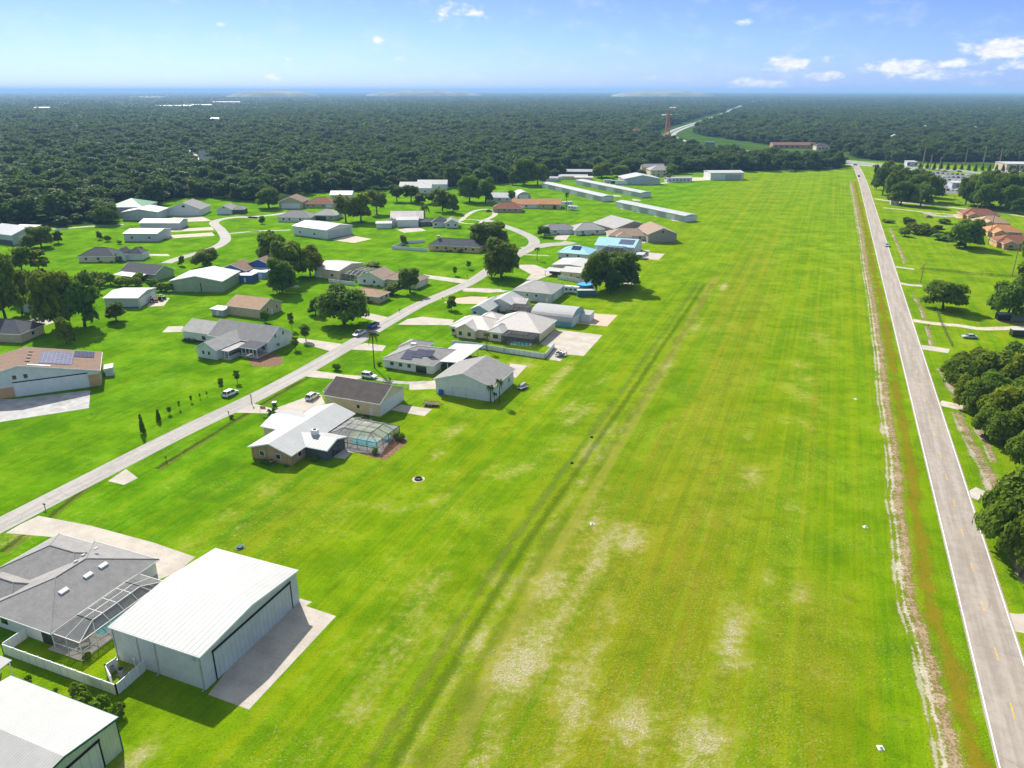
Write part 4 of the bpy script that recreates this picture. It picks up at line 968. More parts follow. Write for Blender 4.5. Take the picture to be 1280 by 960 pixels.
# --- three long rows of T hangars
def thangar(label, at_n, at_s, wid, ndoor, zz=3.9):
    p0, p1 = np.array(W(at_s, zz)), np.array(W(at_n, zz)); d = p1-p0; Ln = float(np.hypot(d[0], d[1])); hd = math.degrees(math.atan2(d[1], d[0]))-90
    b = Bld('hangar_row', label, 'hangar row', (p0[0], p0[1], 0), hd, 'long metal hangar rows')
    k = b.block((0, 0, wid, Ln), zz, 'gable', 'y', .75, .2, w_metal, r_greyy, m_trim)
    b.feat('end_panel', k, 'S', 0, .05, wid-1.2, 3.2, w_white, .04)
    for i in range(ndoor):
        u = -Ln/2+Ln*(i+.5)/ndoor
        b.feat('hangar_door', k, 'W', u, .05, Ln/ndoor*.82, 3.3, m_doorw if i % 2 else w_grey, .08)
        b.feat('hangar_door', k, 'E', u, .05, Ln/ndoor*.82, 3.3, w_white if i % 2 else m_door, .08)
    return b
thangar('long low metal hangar row, the leftmost, starting beside the parked caravans', R(215,225), R(655,325), 10.5, 8)
thangar('long low metal hangar row in the middle, farthest from the grey roofed hangar', R(465,205), R(935,298), 10.5, 8)
thangar('long low metal hangar row nearest to the runway grass and the wide grey hangar', D(682,330), D(1078,412), 10.8, 8)
# --- far end of the field
def simple(name, label, cat, at, hd, L_, Dp, e, roof, ax, rise, wm, rm, feats=(), over=.4, group=None, fascia=m_trim):
    b = Bld(name, label, cat, at, hd, group); k = b.block((-L_/2, 0, L_/2, Dp), e, roof, ax, rise, over, wm, rm, fascia)
    for f in feats:
        if f[0] == 'win': b.win(k, f[1], f[2], *(f[3:] if len(f) > 3 else ()))
        elif f[0] == 'door': b.door(k, f[1], f[2], f[3], f[4], f[5] if len(f) > 5 else m_doorw, f[6] if len(f) > 6 else 'door')
    return b, k
simple('hangar', 'white walled hangar with a shallow white roof at the far end of the hangar rows', 'hangar', D(835,232), 5, 34, 26, 5.0, 'gable', 'y', 3.2, w_metal, r_whitey, [('door','S',0,18,4.4,m_door,'hangar_door'),('win','W',(-6,4))])
simple('house', 'two storey house with grey gable roofs at the edge of the far woods', 'house', D(945,187), 5, 23, 18, 6.2, 'hip', 'x', 4.2, w_cream, r_lgrey, [('win','S',(-8,-3,3,8),1.0,2.0,1.6),('win','S',(-8,-3,3,8),3.9,1.6,1.3)])
simple('house', 'grey roof wing standing just behind the two storey house', 'house', D(900,165), 5, 24, 14, 5.4, 'gable', 'x', 3.0, w_cream, r_grey, [('win','S',(-6,6),1.0)])
simple('trailer_home', 'long narrow white trailer with a row of windows at the far field edge', 'trailer home', D(1048,218), 6, 25, 9, 3.6, 'gable', 'x', .8, w_white, r_whitex, [('win','S',(-9,-5.5,-2,1.5,5,8.5),1.2,1.6,1.2)])
simple('hangar', 'white box hangar with a grey white roof at the far tree line', 'hangar', N(595,500), 3, 33, 24, 6.6, 'gable', 'x', 1.2, w_white, r_flat, [('door','S',6,16,5.2,w_grey,'hangar_door'),('door','E',0,14,5.0,m_door,'hangar_door')])
simple('house', 'dark walled building with a long white roof behind the leftmost hangar row', 'building', D(495,180), -5, 34, 14, 3.6, 'gable', 'x', 1.8, w_dark, r_whitex, [('win','S',(-10,-4,4,10),1.0,2.0,1.4)])
simple('shed', 'long pale shed with a white roof behind the head of the hangar rows', 'shed', D(440,203), -5, 28, 10, 2.8, 'gable', 'x', 1.4, w_cream, r_flat, [('door','S',4,3,2.2)])
simple('shed', 'low white roofed shed with pink tinge next to the long pale shed', 'shed', D(500,207), -5, 18, 8, 2.4, 'gable', 'x', 1.0, w_white, r_pinkx, [('door','S',0,3,2.0)])
simple('shed', 'small white shed at the left end of the hangar rows under the big trees', 'shed', D(312,215), -5, 14, 9, 3.0, 'gable', 'x', 1.3, w_white, r_whitex, [('door','S',0,4,2.4)])
simple('shed', 'small rust brown shed against the white hangar at the far end', 'shed', D(752,230), 5, 11, 10, 3.2, 'gable', 'x', 1.3, w_orange, r_terra, [('door','S',0,3,2.2)])
# --- orange/brown house group near the roundabout
b = Bld('house', 'terracotta tile roof house with orange walls near the caravans', 'house', D(165,368), -6)
k = b.block((-10, 0, 10, 14), 2.8, 'gable', 'x', 3.0, .5, w_white, r_terra); b.win(k, 'S', (-6,-2,1)); b.garage(k, 'S', 6)
k2 = b.block((9.2, -1.2, 26, 13), 3.3, 'gable', 'x', 3.0, .5, w_yellow, r_terra); b.door(k2, 'S', 4, 2.4, 2.6, m_glass); b.win(k2, 'S', (-4,)); b.door(k2, 'E', 0, 8, 3)
b = Bld('house', 'dark brown hip roof house left of the terracotta roofed one', 'house', D(75,392), -6)
k = b.block((-12, 0, 9, 14), 2.8, 'hip', 'x', 3.4, .6, w_brick, r_red); b.win(k, 'S', (-6,-2,2,6))
b = Bld('quonset_hut', 'grey barrel roofed hut behind the terracotta roofed house', 'hangar', D(160,318), 10)
k = b.block((-5.5, 0, 5.5, 18), 1.0, 'barrel', 'y', 4.8, .1, w_grey, r_greyy); b.feat('end_panel', k, 'S', 0, .05, 7, 3.6, m_doorw, .05)
simple('house', 'grey white roofed house half hidden behind the dark brown hip roof', 'house', D(20,330), -6, 22, 13, 3.0, 'gable', 'x', 3.0, w_white, r_greyx, [('win','S',(-6,0,6))])
# --- houses across the lawn, centre
b = Bld('house', 'yellow house with a charcoal hip roof and a white fenced yard', 'house', C(755,616), -15)
k = b.block((-14, 0, 15, 12), 2.9, 'hip', 'x', 3.0, .5, w_yellow, r_dgrey); b.win(k, 'S', (-9,-4,1,7,11)); b.door(k, 'S', 4)
k2 = b.block((10, 10, 22, 20), 2.9, 'hip', 'y', 2.8, .5, w_yellow, r_grey); b.garage(k2, 'E', 0)
mb = MB(); mb.box(-10.3, 5.2, 4, -8.9, 6.6, 7.3); mb.build('chimney', w_cream, k['r'])
b = Bld('house', 'white walled house with a charcoal roof by the little roundabout', 'house', C(740,480), 5)
k = b.block((-11, 3, 0, 14), 2.9, 'hip', 'x', 2.8, .5, w_white, r_dgrey); k2 = b.block((-3, 0, 6, 12), 2.9, 'gable', 'y', 2.2, .5, w_white, r_grey)
b.win(k2, 'S', (-2.2,2.2)); b.win(k, 'S', (-3,)); b.door(k, 'S', .5)
b = Bld('hangar', 'hangar home with a mauve grey roof and a bright white front bay', 'hangar', C(500,474), 5)
k = b.block((-11, 6, 10, 24), 4.0, 'gable', 'x', 3.6, .5, w_white, r_mauve); k2 = b.block((-7, 0, 7.2, 7.5), 4.2, 'flat', 'x', .9, .3, w_white, r_whitex)
b.door(k2, 'S', 0, 12, 3.5, m_doorw, 'hangar_door')
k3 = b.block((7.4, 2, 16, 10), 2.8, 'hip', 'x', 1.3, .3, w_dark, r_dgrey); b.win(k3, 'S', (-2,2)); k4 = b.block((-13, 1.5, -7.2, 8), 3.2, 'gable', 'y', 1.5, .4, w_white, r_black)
simple('shed', 'white sided shed with a low white roof left of the mauve roofed hangar', 'shed', C(365,483), 5, 10, 8, 3.0, 'gable', 'x', .9, w_white, r_whitex, [('door','S',-3,2.0,2.1)])
for i, (px, L_, rm, lab) in enumerate(((C(640,262),26,r_whitex,'white roofed hangar showing between trees beyond the mauve roofed hangar'),(C(520,275),20,r_flat,'pale roofed house behind the trees left of the white hangar in the woods'),
        (C(600,285),11,r_whitex,'small white gable building just below the white hangar in the woods'))):
    simple('house', lab, 'building', px, 0, L_, 16, 4.5, 'gable', 'x', 3, w_white, rm, [('win','S',(-6,0,6),1.2)])
# --- left part: around the curved lane
b = Bld('hangar', 'long white metal hangar with a pale apron in the middle of the lawns', 'hangar', W(B(830,352), 5.2), -33)
q0 = b.loc(B(655,330), 5.2); q1 = b.loc(B(957,325), 5.2)
k = b.block((q0[0], 0, .2, q1[1]), 5.2, 'gable', 'x', 1.8, .3, w_white, r_greyx); b.door(k, 'E', 0, 19, 4.5, m_door, 'hangar_door', .03); b.win(k, 'S', (-8,4), 1.5)
simple('house', 'low grey roofed house directly behind the long white hangar', 'house', B(670,310), -5, 22.5, 15, 2.8, 'hip', 'x', 3.6, w_white, r_grey, [('win','S',(-7,-3,4))])
simple('house', 'dark fronted house with grey hip roof right behind the long white hangar', 'house', B(820,302), -5, 17, 15, 3.2, 'hip', 'x', 3.2, w_grey, r_lgrey, [('door','S',-2,7,2.6,m_glass,'glass_door'),('win','S',(5,))])
simple('house', 'house with a tan gable and brown roof at the edge of the forest', 'house', B(655,243), 0, 18, 18, 4.6, 'gable', 'y', 3.6, w_tan, r_brown, [('door','S',0,13,3.6,m_doorw,'hangar_door')])
simple('house', 'reddish brown hip roof house beside the tan gabled one at the forest edge', 'house', B(795,240), 0, 22, 16, 3.0, 'hip', 'x', 3.6, w_tan, r_red, [('win','S',(-8,-4,3)),('door','S',7.5,4.8,2.4,m_doorw,'garage_door')])
simple('house', 'small pale house between the forest and the round trees, behind the red brown roof', 'house', B(905,195), 0, 18, 12, 3.0, 'gable', 'x', 2.6, w_white, r_pinkx, [('win','S',(-6,4))])
simple('house', 'white gabled hangar home with a grey roof and wide white door by the forest', 'house', B(122,279), 2, 23.5, 20, 4.2, 'gable', 'y', 4.6, w_white, r_grey, [('door','S',0,18.5,3.6,m_doorw,'hangar_door'),('win','S',(0,),5.4,2.0,1.5)], fascia=m_trim)
b, k = simple('house', 'small white house with a grey gable and dark porch at the forest edge', 'house', B(322,272), 2, 11, 15, 3.0, 'gable', 'y', 2.8, w_white, r_grey, [('door','S',-1,5,2.4,m_doorw,'garage_door'),('win','S',(0,),4.0,1.2,.8)])
k2 = b.block((5.2, 1.5, 13, 12), 2.9, 'hip', 'x', 2.4, .4, w_dark, r_grey)
b, k = simple('hangar', 'white metal hangar with a shallow pale roof in front of a green roof', 'hangar', A(702,302), 3, 24, 20, 5.2, 'gable', 'y', 2.0, w_metal, r_whitey, [('door','S',0,13,4.4,m_door,'hangar_door')])
simple('hangar', 'building with a bright green metal roof peeking out behind a white hangar', 'hangar', A(632,285), 3, 24, 26, 6.4, 'hip', 'x', 4.4, w_metal, r_green, [('win','S',(-9,),2)])
b, k = simple('hangar', 'white metal hangar with bright white roof, larger of the joined pair', 'hangar', A(705,408), -2, 20, 18, 4.4, 'gable', 'x', 1.3, w_metal, r_whitex, [('door','E',0,12,3.8,m_door,'hangar_door'),('win','S',(-5,5),1.5)])
b, k = simple('hangar', 'long low white hangar behind the larger bright roofed one', 'hangar', A(800,347), 0, 25, 14, 3.8, 'gable', 'x', 1.6, w_metal, r_whitex, [('door','S',6.5,10,3.2,m_door,'hangar_door')])
b, k = simple('house', 'grey walled house with a charcoal hip roof and front gable on open lawn', 'house', A(482,512), 0, 18.5, 13, 2.8, 'hip', 'x', 3.4, w_cream, r_dgrey, [('win','S',(-5,1),1.0)])
k2 = b.block((8, 2.5, 13.5, 11), 3.1, 'gable', 'y', 2.8, .4, w_white, r_dgrey); b.win(k2, 'S', (0,), .8, 1.8, 1.6); k3 = b.block((12, 5, 21, 14), 2.9, 'hip', 'x', 2.8, .4, w_white, r_dgrey); b.garage(k3, 'S', 1)
b, k = simple('house', 'dark grey roofed green house with a white porch awning behind a hedge', 'house', A(690,596), -22, 21, 12, 2.9, 'gable', 'x', 3.0, w_green, r_dgrey, [('win','S',(-5,3))])
k2 = b.block((-9, -5, 6, 0), 2.3, 'flat', 'x', .4, .1, w_white, r_whitex, wall=False)
mb = MB()
for x in (-8.6, -3.7, 1.2, 5.6): mb = MB(); mb.box(x-.08, -4.8, 0, x+.08, -4.64, 2.3); mb.build('porch_post', m_trim, b.o)
b = Bld('hangar', 'pale green metal hangar with a whitish gable roof near the blue house', 'hangar', W(A(868,606), 4.6), -3)
q0 = b.loc(A(790,560), 4.6); q1 = b.loc(A(1066,572), 4.6)
k = b.block((-2, 0, 21, 20), 4.6, 'gable', 'y', 2.2, .3, w_green, r_greyy, m_trim); b.door(k, 'S', -3, 8, 3.8, w_green, 'hangar_door', .03); b.feat('door_gap', k, 'S', 1.8, .05, .35, 3.8, m_black, .05)
b = Bld('hangar', 'small white metal hangar with a machine strewn slab', 'hangar', W(A(686,692), 4.0), 0)
k = b.block((-13.5, 0, .2, 17), 4.0, 'gable', 'x', 1.1, .3, w_metal, r_whitex); b.door(k, 'E', 0, 13.5, 3.4, m_doorw, 'hangar_door', .03); b.feat('wall_trim', k, 'S', 0, .02, 13, .5, w_blue, .04)
# blue house
b = Bld('house', 'bright blue house with brown shingle roofs and a blue shed', 'house', W(B(395,560), 3.0), -10)
k = b.block((-11, 0, 3.5, 12), 3.4, 'gable', 'y', 2.8, .4, w_blue, r_brown); k2 = b.block((-3, 9, 13, 22), 3.9, 'gable', 'y', 3.2, .4, w_blue, r_brown); b.win(k, 'S', (-3,2), 1.1)
k3 = b.block((-16, -1, -10.5, 7), 2.5, 'flat', 'x', .5, .2, w_lblue, r_greyx); k4 = b.block((3.3, 2, 12, 10.5), 2.7, 'flat', 'x', .6, .2, w_lblue, r_greyx); b.garage(k4, 'S', 0, 4.4)
b = Bld('shed', 'small navy blue shed with a white roof in front of the blue house', 'shed', B(405,612), -10)
k = b.block((-5.5, 0, 5.5, 6.5), 2.7, 'flat', 'y', .5, .2, w_blue, r_whitex); b.door(k, 'S', 2)
# tan shed, white farmhouse
z = 3.5
b = Bld('hangar', 'tan stucco storage building with a tan gable roof standing on the lawn', 'hangar', W(E(475,125), z))
q0 = b.loc(E(280,102), z); q2 = b.loc(E(630,78), z)
k = b.block((q0[0], 0, .3, 13.2), z, 'gable', 'x', 2.7, .4, w_tan, r_tan); b.win(k, 'E', (-2,3.5), 1.6, .9, 1.3); b.door(k, 'E', .6)
z = 3.3
b = Bld('house', 'white farmhouse with grey cross gables, a railed porch and a mulch bed', 'house', W(E(215,270), z))
q0 = b.loc(E(45,237), z); q2 = b.loc(E(545,265), z)
k = b.block((q0[0], 0, 3.5, 12), z, 'gable', 'x', 2.6, .4, w_white, r_lgrey)
k2 = b.block((-1.5, -1.2, 23.0, 12.4), z+.05, 'gable', 'x', 3.9, .4, w_white, r_grey)
k3 = b.block((3.5, -12.5, 12.2, 4), z-.1, 'gable', 'y', 2.3, .4, w_white, r_lgrey)
k4 = b.block((12.3, -11.0, 15.8, -.8), z-.5, 'flat', 'y', .01, .1, w_white, r_lgrey, wall=False); k5 = b.block((15.9, -6.5, 23.2, -.9), z-.3, 'flat', 'x', .6, .1, w_white, r_dgrey, wall=False)
b.win(k3, 'S', (-1.3,1.0), 1.2, .9, 1.2); b.win(k, 'S', (.5,), .9, 1.6, 1.3); b.win(k2, 'E', (-2,2), 3.9, .8, 1.2); b.door(k2, 'S', 8, 1.1); b.win(k2, 'S', (5.2,10.4))
b.feat('wall_trim', k, 'S', 0, .02, k['b'][2]-k['b'][0], .5, m_black, .03)
mb = MB()
for x in np.linspace(12.6, 22.9, 8): mb.box(x-.07, -11.0 if x < 15.9 else -6.4, .02, x+.07, -10.86 if x < 15.9 else -6.26, 2.95)
for (x0, x1, y) in ((12.5,15.7,-10.95),(15.9,23.0,-6.35)):
    for zz_ in (.45, 1.1): mb.box(x0, y-.03, zz_, x1, y+.03, zz_+.08)
for yv in np.arange(-10.9, -6.3, .5): mb.box(15.72, yv-.04, .1, 15.8, yv+.04, 1.1)
mb.box(15.71, -10.9, 1.1, 15.83, -6.3, 1.18); mb.build('porch_rail', m_trim, b.o)
mb = MB(); mb.box(12.2, -11.1, .02, 15.9, -.8, .35); mb.box(15.9, -6.5, .02, 23.1, -.9, .35); mb.build('porch_floor', m_conc, b.o)
simple('shed', 'small grey flat roofed shed between the farmhouse and the tan storage building', 'shed', E(235,160), -22, 6.5, 4.5, 2.4, 'flat', 'x', .3, w_grey, r_greyx, [('door','S',0,1.2,1.9)])
# cage hangar + cream houses by the street (B crop right)
z = 3.6
b = Bld('hangar', 'cream hangar with a weathered mauve roof joined to a big dark pool cage', 'hangar', W(B(885,600), 0), -26)
k = b.block((-13, 0, 1.5, 19), 4.2, 'gable', 'x', 1.6, .3, w_cream, r_mauve); b.door(k, 'S', -4.8, 3.0, 3.0, m_doorw, 'garage_door'); b.win(k, 'S', (3,), 1.2); b.cage((1.8, 1, 17, 16), 3.0, 1.2, 6, 5, m_cagew, m_screen)
pool(b, 5, 5, 12, 10, 'dim pool inside the dark cage behind the white gabled house')
b = Bld('house', 'white gable house with a taupe roof behind two round trees at the street', 'house', W(B(1110,635), 0), -24)
k = b.block((-13.5, 0, 1, 12), 3.0, 'gable', 'y', 3.0, .5, w_white, r_taupe); b.win(k, 'S', (-3,2), 1); k2 = b.block((-1, 2.5, 16, 14), 3.0, 'hip', 'x', 2.7, .5, w_cream, r_taupe); b.win(k2, 'S', (1,5), 1); b.garage(k2, 'E', 0)
b = Bld('house', 'little tan house with an orange brown roof beside the great oak', 'house', W(B(1050,715), 0), -22)
k = b.block((-10, 0, 4.2, 9.5), 2.7, 'hip', 'x', 1.9, .5, w_tan, r_tan); b.win(k, 'E', (-2,2), 1); b.win(k, 'S', (-2,2), 1)
# far left
b = Bld('hangar', 'grey white hangar cut by the left picture edge above the lawn', 'hangar', W(A(68,425), 0), -25)
k = b.block((-24, 0, .2, 22), 5.2, 'gable', 'x', 3.4, .4, w_metal, r_greyx); b.door(k, 'E', 0, 14, 4.4, m_doorw, 'hangar_door', .03); b.feat('wall_panel', k, 'S', 0, .05, 22, 2.2, w_dark, .05)
simple('shed', 'low white shed between the grey left edge hangar and a round tree', 'shed', A(105,362), -10, 15, 9, 2.6, 'flat', 'x', .5, w_white, r_whitex, [('door','S',0,3,2)])
b, k = simple('house', 'white house with a brown gable roof hidden in the dark tree clump', 'house', A(180,770), -22, 14, 16, 4.6, 'gable', 'y', 3.2, w_white, r_brown, [('door','S',0,8,2.6,w_blue,'garage_door'),('win','S',(2,),4.2,.9,1.1)])
simple('shed', 'blue grey walled cottage seen through the pines at the left edge', 'house', A(160,640), -22, 15, 9, 3.4, 'gable', 'x', 2.4, w_lblue, r_greyx, [('win','S',(-3,3))])
z = 5.0
b = Bld('hangar', 'big white hangar home with a brown shingle roof and a long solar array', 'hangar', W(I(492,408), z), 0)
q = b.loc(I(0,470), 2)
hdh = 25.0
b.o.rotation_euler[2] = math.radians(hdh); b.hd = hdh; b.c, b.s = math.cos(math.radians(hdh)), math.sin(math.radians(hdh))
xa = b.loc(I(120,318), 8.4)[0]; bw = -2*xa; xd0, xd1 = b.loc(I(78,552))[0], b.loc(I(440,510))[0]
k = b.block((-bw, 0, .4, 18.0), 4.6, 'gable', 'y', 4.4, .5, w_white, r_brown)
dc = (xd0+xd1)/2+bw/2; dw = xd1-xd0
b.feat('hangar_door', k, 'S', dc, .03, dw, 4.1, m_doorw, .14); b.feat('door_track', k, 'S', dc, 4.14, dw+.5, .25, m_black, .22)
b.feat('wall_panel', k, 'S', (dc+dw/2+bw/2)/2+.05, .03, bw/2-dc-dw/2-.5, 3.6, w_orange, .05); b.feat('wall_panel', k, 'S', dc-dw/2-2.2, .03, 3.8, 3.0, w_orange, .05); b.win(k, 'S', (dc-dw/2+.5,dc-dw/2+3.2), 5.0, 1.0, 1.2)
b.feat('side_wall', k, 'E', 0, .02, 16.8, 4.5, w_tan, .05)
b.panel_on_roof(k, 'solar_panel', 9.0, -bw*.38, -bw*.17, 11.5, m_solarl); b.panel_on_roof(k, 'solar_panel', 14.2, -bw*.17, -bw*.04, 6.0, m_solar)
for yy in (4.5, 7.5, 10.5, 13.5): b.panel_on_roof(k, 'roof_vent', yy, -bw*.46, -bw*.435, .8, m_black, .2)
b.panel_on_roof(k, 'skylight', 1.2, -bw*.44, -bw*.3, .8, m_trim, .1)
k2 = b.block((.7, 8, 3.2, 12.5), 2.2, 'flat', 'y', .2, .1, w_white, r_whitey)
mb = MB(); mb.box(-27.5,-.9,.02,-26.2,-.2,1.3); mb.build('ac_unit', m_steel, b.o)
b = Bld('house', 'charcoal hip roof house cut by the left edge behind the brown roofed hangar home', 'house', W(I(118,225), 3), -6)
k = b.block((-28, -2, .4, 10.5), 3.0, 'hip', 'x', 3.4, .5, w_tan, r_dgrey); b.win(k, 'E', (0,))
# --- right side: row of brown linked roofs
def unit(px, label, rm, hd=-14, L_=19, Dp=14):
    b = Bld('house', label, 'house', W(px), hd, 'houses in the brown roofed row')
    k = b.block((-L_/2, 0, L_/2, Dp), 2.9, 'hip', 'x', 3.3, .5, w_orange, rm); k2 = b.block((-L_/2+2, -5, -L_/2+9.5, 5), 2.8, 'gable', 'y', 1.9, .4, w_orange, rm)
    b.win(k2, 'S', (0,), .9, 2.2, 1.3); b.win(k, 'S', (2,6), .9, 1.4, 1.3); b.door(k, 'S', -.5)
unit(S(935,605), 'brown roofed row house farthest up the row, beside the white patio', r_red, L_=23)
unit(S(1035,670), 'row house with the lightest orange brown roof, second from the far end', r_tan)
unit(S(1125,745), 'row house with a terracotta brown roof, third from the far end of the row', r_terra)
unit(S(1215,835), 'nearest reddish row house, partly behind the leafy tree at the edge', r_red, L_=20)
b = Bld('gatehouse', 'tiny tan pump house under a small round tree at the side lane', 'pump house', W(S(245,488)), -14); k = b.block((-3, 0, 3, 4), 2.6, 'hip', 'x', 1.2, .3, w_tan, r_tan); b.door(k, 'S', 0)
# --- beyond: roofs among the forest, highway buildings
b, k = simple('shop_building', 'long dark red roofed strip of shops beyond the highway', 'building', N(935,342), -2, 66, 18, 5.0, 'gable', 'x', 3.0, w_brick, r_red, [('win','S',(-28,-20,-12,-4,4,12,20,28),1.2,4,2.2)])
simple('shop_building', 'pale fronted building with a dark roof at the right end of the shop strip', 'building', N(1075,352), -2, 20, 16, 6.0, 'hip', 'x', 4.0, w_cream, r_black, [('win','S',(-5,0,5),1.5,3,2)])
simple('shop_building', 'building with a dark red roof left of the orange tower', 'building', N(150,288), 0, 30, 22, 9.0, 'hip', 'x', 6.0, w_white, r_red, [('win','S',(-9,-3,3,9),2,3,3)])
simple('warehouse', 'long white warehouse left of the highway behind the orange tower', 'warehouse', N(325,200), 0, 66, 40, 12.0, 'gable', 'x', 3, w_white, r_whitex, [('door','S',-15,10,6),('door','S',10,10,6)])
simple('warehouse', 'white roofed warehouse above the orange tower', 'warehouse', N(335,160), 0, 32, 50, 14.0, 'gable', 'x', 4, w_white, r_whitex, [('door','S',0,20,8)])
FAR = [(60,246,46,'white roofed building alone in the woods at the far left'),(690,181,150,'wide cluster of white commercial roofs in the far left woods'),(785,176,120,'tall white commercial block right of the far cluster'),(905,162,110,'pale strip of roofs above the far left cluster'),
       (165,190,60,'faint pale roof at far left of the woods'),(600,138,160,'long pale clearing roof high in the far woods'),(835,242,40,'small white roof pair right of the forest lane'),(860,240,20,'smallest white roof right of the forest lane')]
for x, y, wd_, lab in FAR:
    q = (x/3.2, 80+y/3.2); p = W(q); sc_ = depth(p)/FPX
    simple('warehouse', lab, 'building', q, 0, max(20, wd_/3.2*sc_), 40 if y < 200 else 18, 14 if y < 200 else 12, 'gable', 'x', 3, w_white, r_whitex, [('door','S',0,6,4)])
for x, y, w_, lab, rm in ((560,315,16,'white roofed house in the woods above the intersection',r_whitex),(635,315,10,'pale roof right of the white roofed house above the intersection',r_pinkx),(725,252,20,'pinkish roofed house in the right woods',r_pinkx),(1030,262,14,'mauve roofed house among the right hand woods',r_mauve),
        (1130,272,14,'white gabled house at the right edge of the woods',r_whitex),(340,290,18,'half hidden pale roof above the shop strip',r_lgrey),(790,262,9,'second pinkish roof among the right woods',r_pinkx)):
    q = O(x, y); p = W(q); sc_ = depth(p)/FPX
    simple('house', lab, 'house', q, 0, max(9, w_*.42*sc_), 13, 9.5, 'hip', 'x', 4, w_white, rm, [('win','S',(0,),6)])
for x, y, lab in ((405,75,'pink pavilion roof rising out of the left woods'),(253,12,'white house front at the end of the forest lane'),(215,35,'pale flat roof just left of the forest lane'),(273,78,'small white gable deep in the woods by the lane')):
    q = (B(700,70) if x == 405 else (253,202) if x == 253 else (263,211) if x == 215 else (272,219)); p = W(q)
    simple('house', lab, 'house', q, 0, 8, 7, 8.5, 'hip' if x == 405 else 'gable', 'x', 4, w_white, r_pinkx if x == 405 else r_whitex, [('win','S',(-3,3),6)])
b, k = simple('office_block', 'small office with pale columns behind the palms at the right edge', 'building', (1284,213), -5, 44, 26, 6.5, 'flat', 'x', .3, w_tan, r_greyx, [('win','S',(-14,-3,8),1.5,8,3)])
# --- signs, tower, fuel canopy
b = empty('billboard', W(N(505,365)), 0, 'blue grey billboard seen above the far tree line', 'billboard')
p = W(N(505,365)); sc_ = depth(p)/FPX
mb = MB(); mb.box(-6*sc_, -.4, 4, 6*sc_, .4, 4+9*sc_); mb.build('sign_panel', mat('faded blue panel', (.16,.22,.30), var=.1), b); mb = MB(); mb.box(-6*sc_, -.5, 4.05+9*sc_, 6*sc_, .5, 4.8+9*sc_); mb.build('top_edge', m_trim, b); mb = MB(); mb.tube((0,0.8,0),(0,0.8,10),.5,.5); mb.build('post', m_steel, b)
p = W(N(295,285)); h = height_to(p, 100+150/4)
tw = empty('lattice_tower', p, 0, 'tall orange lattice tower standing above the trees', 'tower'); mb = MB()
for sx_, sy_ in ((-1,-1),(1,-1),(1,1),(-1,1)): mb.bar((sx_*4.2, sy_*4.2, 0), (sx_*1.5, sy_*1.5, h), .35)
for i in range(10):
    z0, z1 = h*i/10, h*(i+1)/10; a0, a1 = 4.2-2.7*i/10, 4.2-2.7*(i+1)/10
    for (x0, y0, x1, y1) in ((-1,-1,1,-1),(1,-1,1,1),(1,1,-1,1),(-1,1,-1,-1)):
        mb.bar((x0*a0, y0*a0, z0), (x1*a1, y1*a1, z1), .22); mb.bar((x1*a0, y1*a0, z0), (x0*a1, y0*a1, z1), .22); mb.bar((x0*a1,y0*a1,z1),(x1*a1,y1*a1,z1),.22)
mb.build('lattice', m_rust, tw); mb = MB(); mb.box(-5.5,-5.5,0,5.5,5.5,5); mb.build('base', m_rust, tw); mb = MB(); mb.box(-7,-.5,h*.93,7,.5,h*.96); mb.build('cross_arm', m_rust, tw)
for px, wd_, lab in (((1203,236),26,'long white roofed car dealership canopy among parked cars'),((1140,208),12,'pale pylon sign building by the car park')):
    p = W(px); sc_ = depth(p)/FPX
    simple('canopy', lab, 'building', px, -8, wd_*sc_, 12, 5, 'flat', 'x', .3, w_metal, r_flat, [('win','S',(-4,4),1.5,3,2)])
# --- fences
def fence(name, label, pts, h, m=m_vinyl, posts=True, z=0, th=.06):
    g = [W(q) if len(q) == 2 else q for q in pts]; p0 = g[0]; o = empty(name, (p0[0], p0[1], 0), 0, label, 'fence'); mb = MB(); ps = MB()
    for a, c in zip(g, g[1:]):
        a = np.array(a)-p0; c = np.array(c)-p0; d = c-a; n = max(1, int(np.hypot(d[0], d[1])/(2.4 if m == m_vinyl else 4))); ln = np.hypot(d[0], d[1]); nn = np.array([-d[1], d[0], 0])/ln*th
        u = d/ln*.07; a2, c2 = a+u, c-u
        mb.hexa([a2-nn, c2-nn, c2+nn, a2+nn], [q+np.array([0,0,h]) for q in (a2-nn, c2-nn, c2+nn, a2+nn)])
        for i in range(n+1):
            q = a+d*i/n; pb = MB(); pb.box(q[0]-.09, q[1]-.09, 0, q[0]+.09, q[1]+.09, h+.1); pb.build('post', m_trim if m == m_vinyl else m, o)
    mb.build('panel', m, o); return o
zf = 1.85
fence('fence', 'white vinyl fence around the back yard of the grey house by the white hangar', [W(Q(160,30), zf), W(Q(8,132), zf), W(Q(768,405), zf), W(Q(950,248), zf)], zf)
fence('fence', 'short white vinyl fence screening the air conditioners beside the white hangar', [W(Q(770,225), zf), W(Q(700,272), zf), W(Q(735,345), zf)], zf)
fence('fence', 'white wall fence along the front yard of the cream house', [F(470,345),F(560,352),F(720,380),F(908,408),F(952,355)], 1.7)
fence('fence', 'white fence between the flat roofed house and the caravan yard', [T(880,440),T(1010,462),T(1150,490)], 1.8)
fence('fence', 'white fence behind the white roofed house, below the grey hangar', [T(560,608),T(700,615),T(830,625)], 1.8)
fence('fence', 'white vinyl fence enclosing the side yard of the yellow house', [C(598,562),C(495,570),C(412,600),C(612,614)], 1.7)
fence('fence', 'low pale fence in front of the dark pool cage', [B(845,612),B(905,620),B(975,628)], 1.6)
fence('fence', 'dark wire fence on posts across the right hand meadow', [J(590,835),J(760,850),J(930,872),J(1130,885),J(1300,890)], 1.2, screen_mat('wire mesh', (.1,.1,.08), .22))
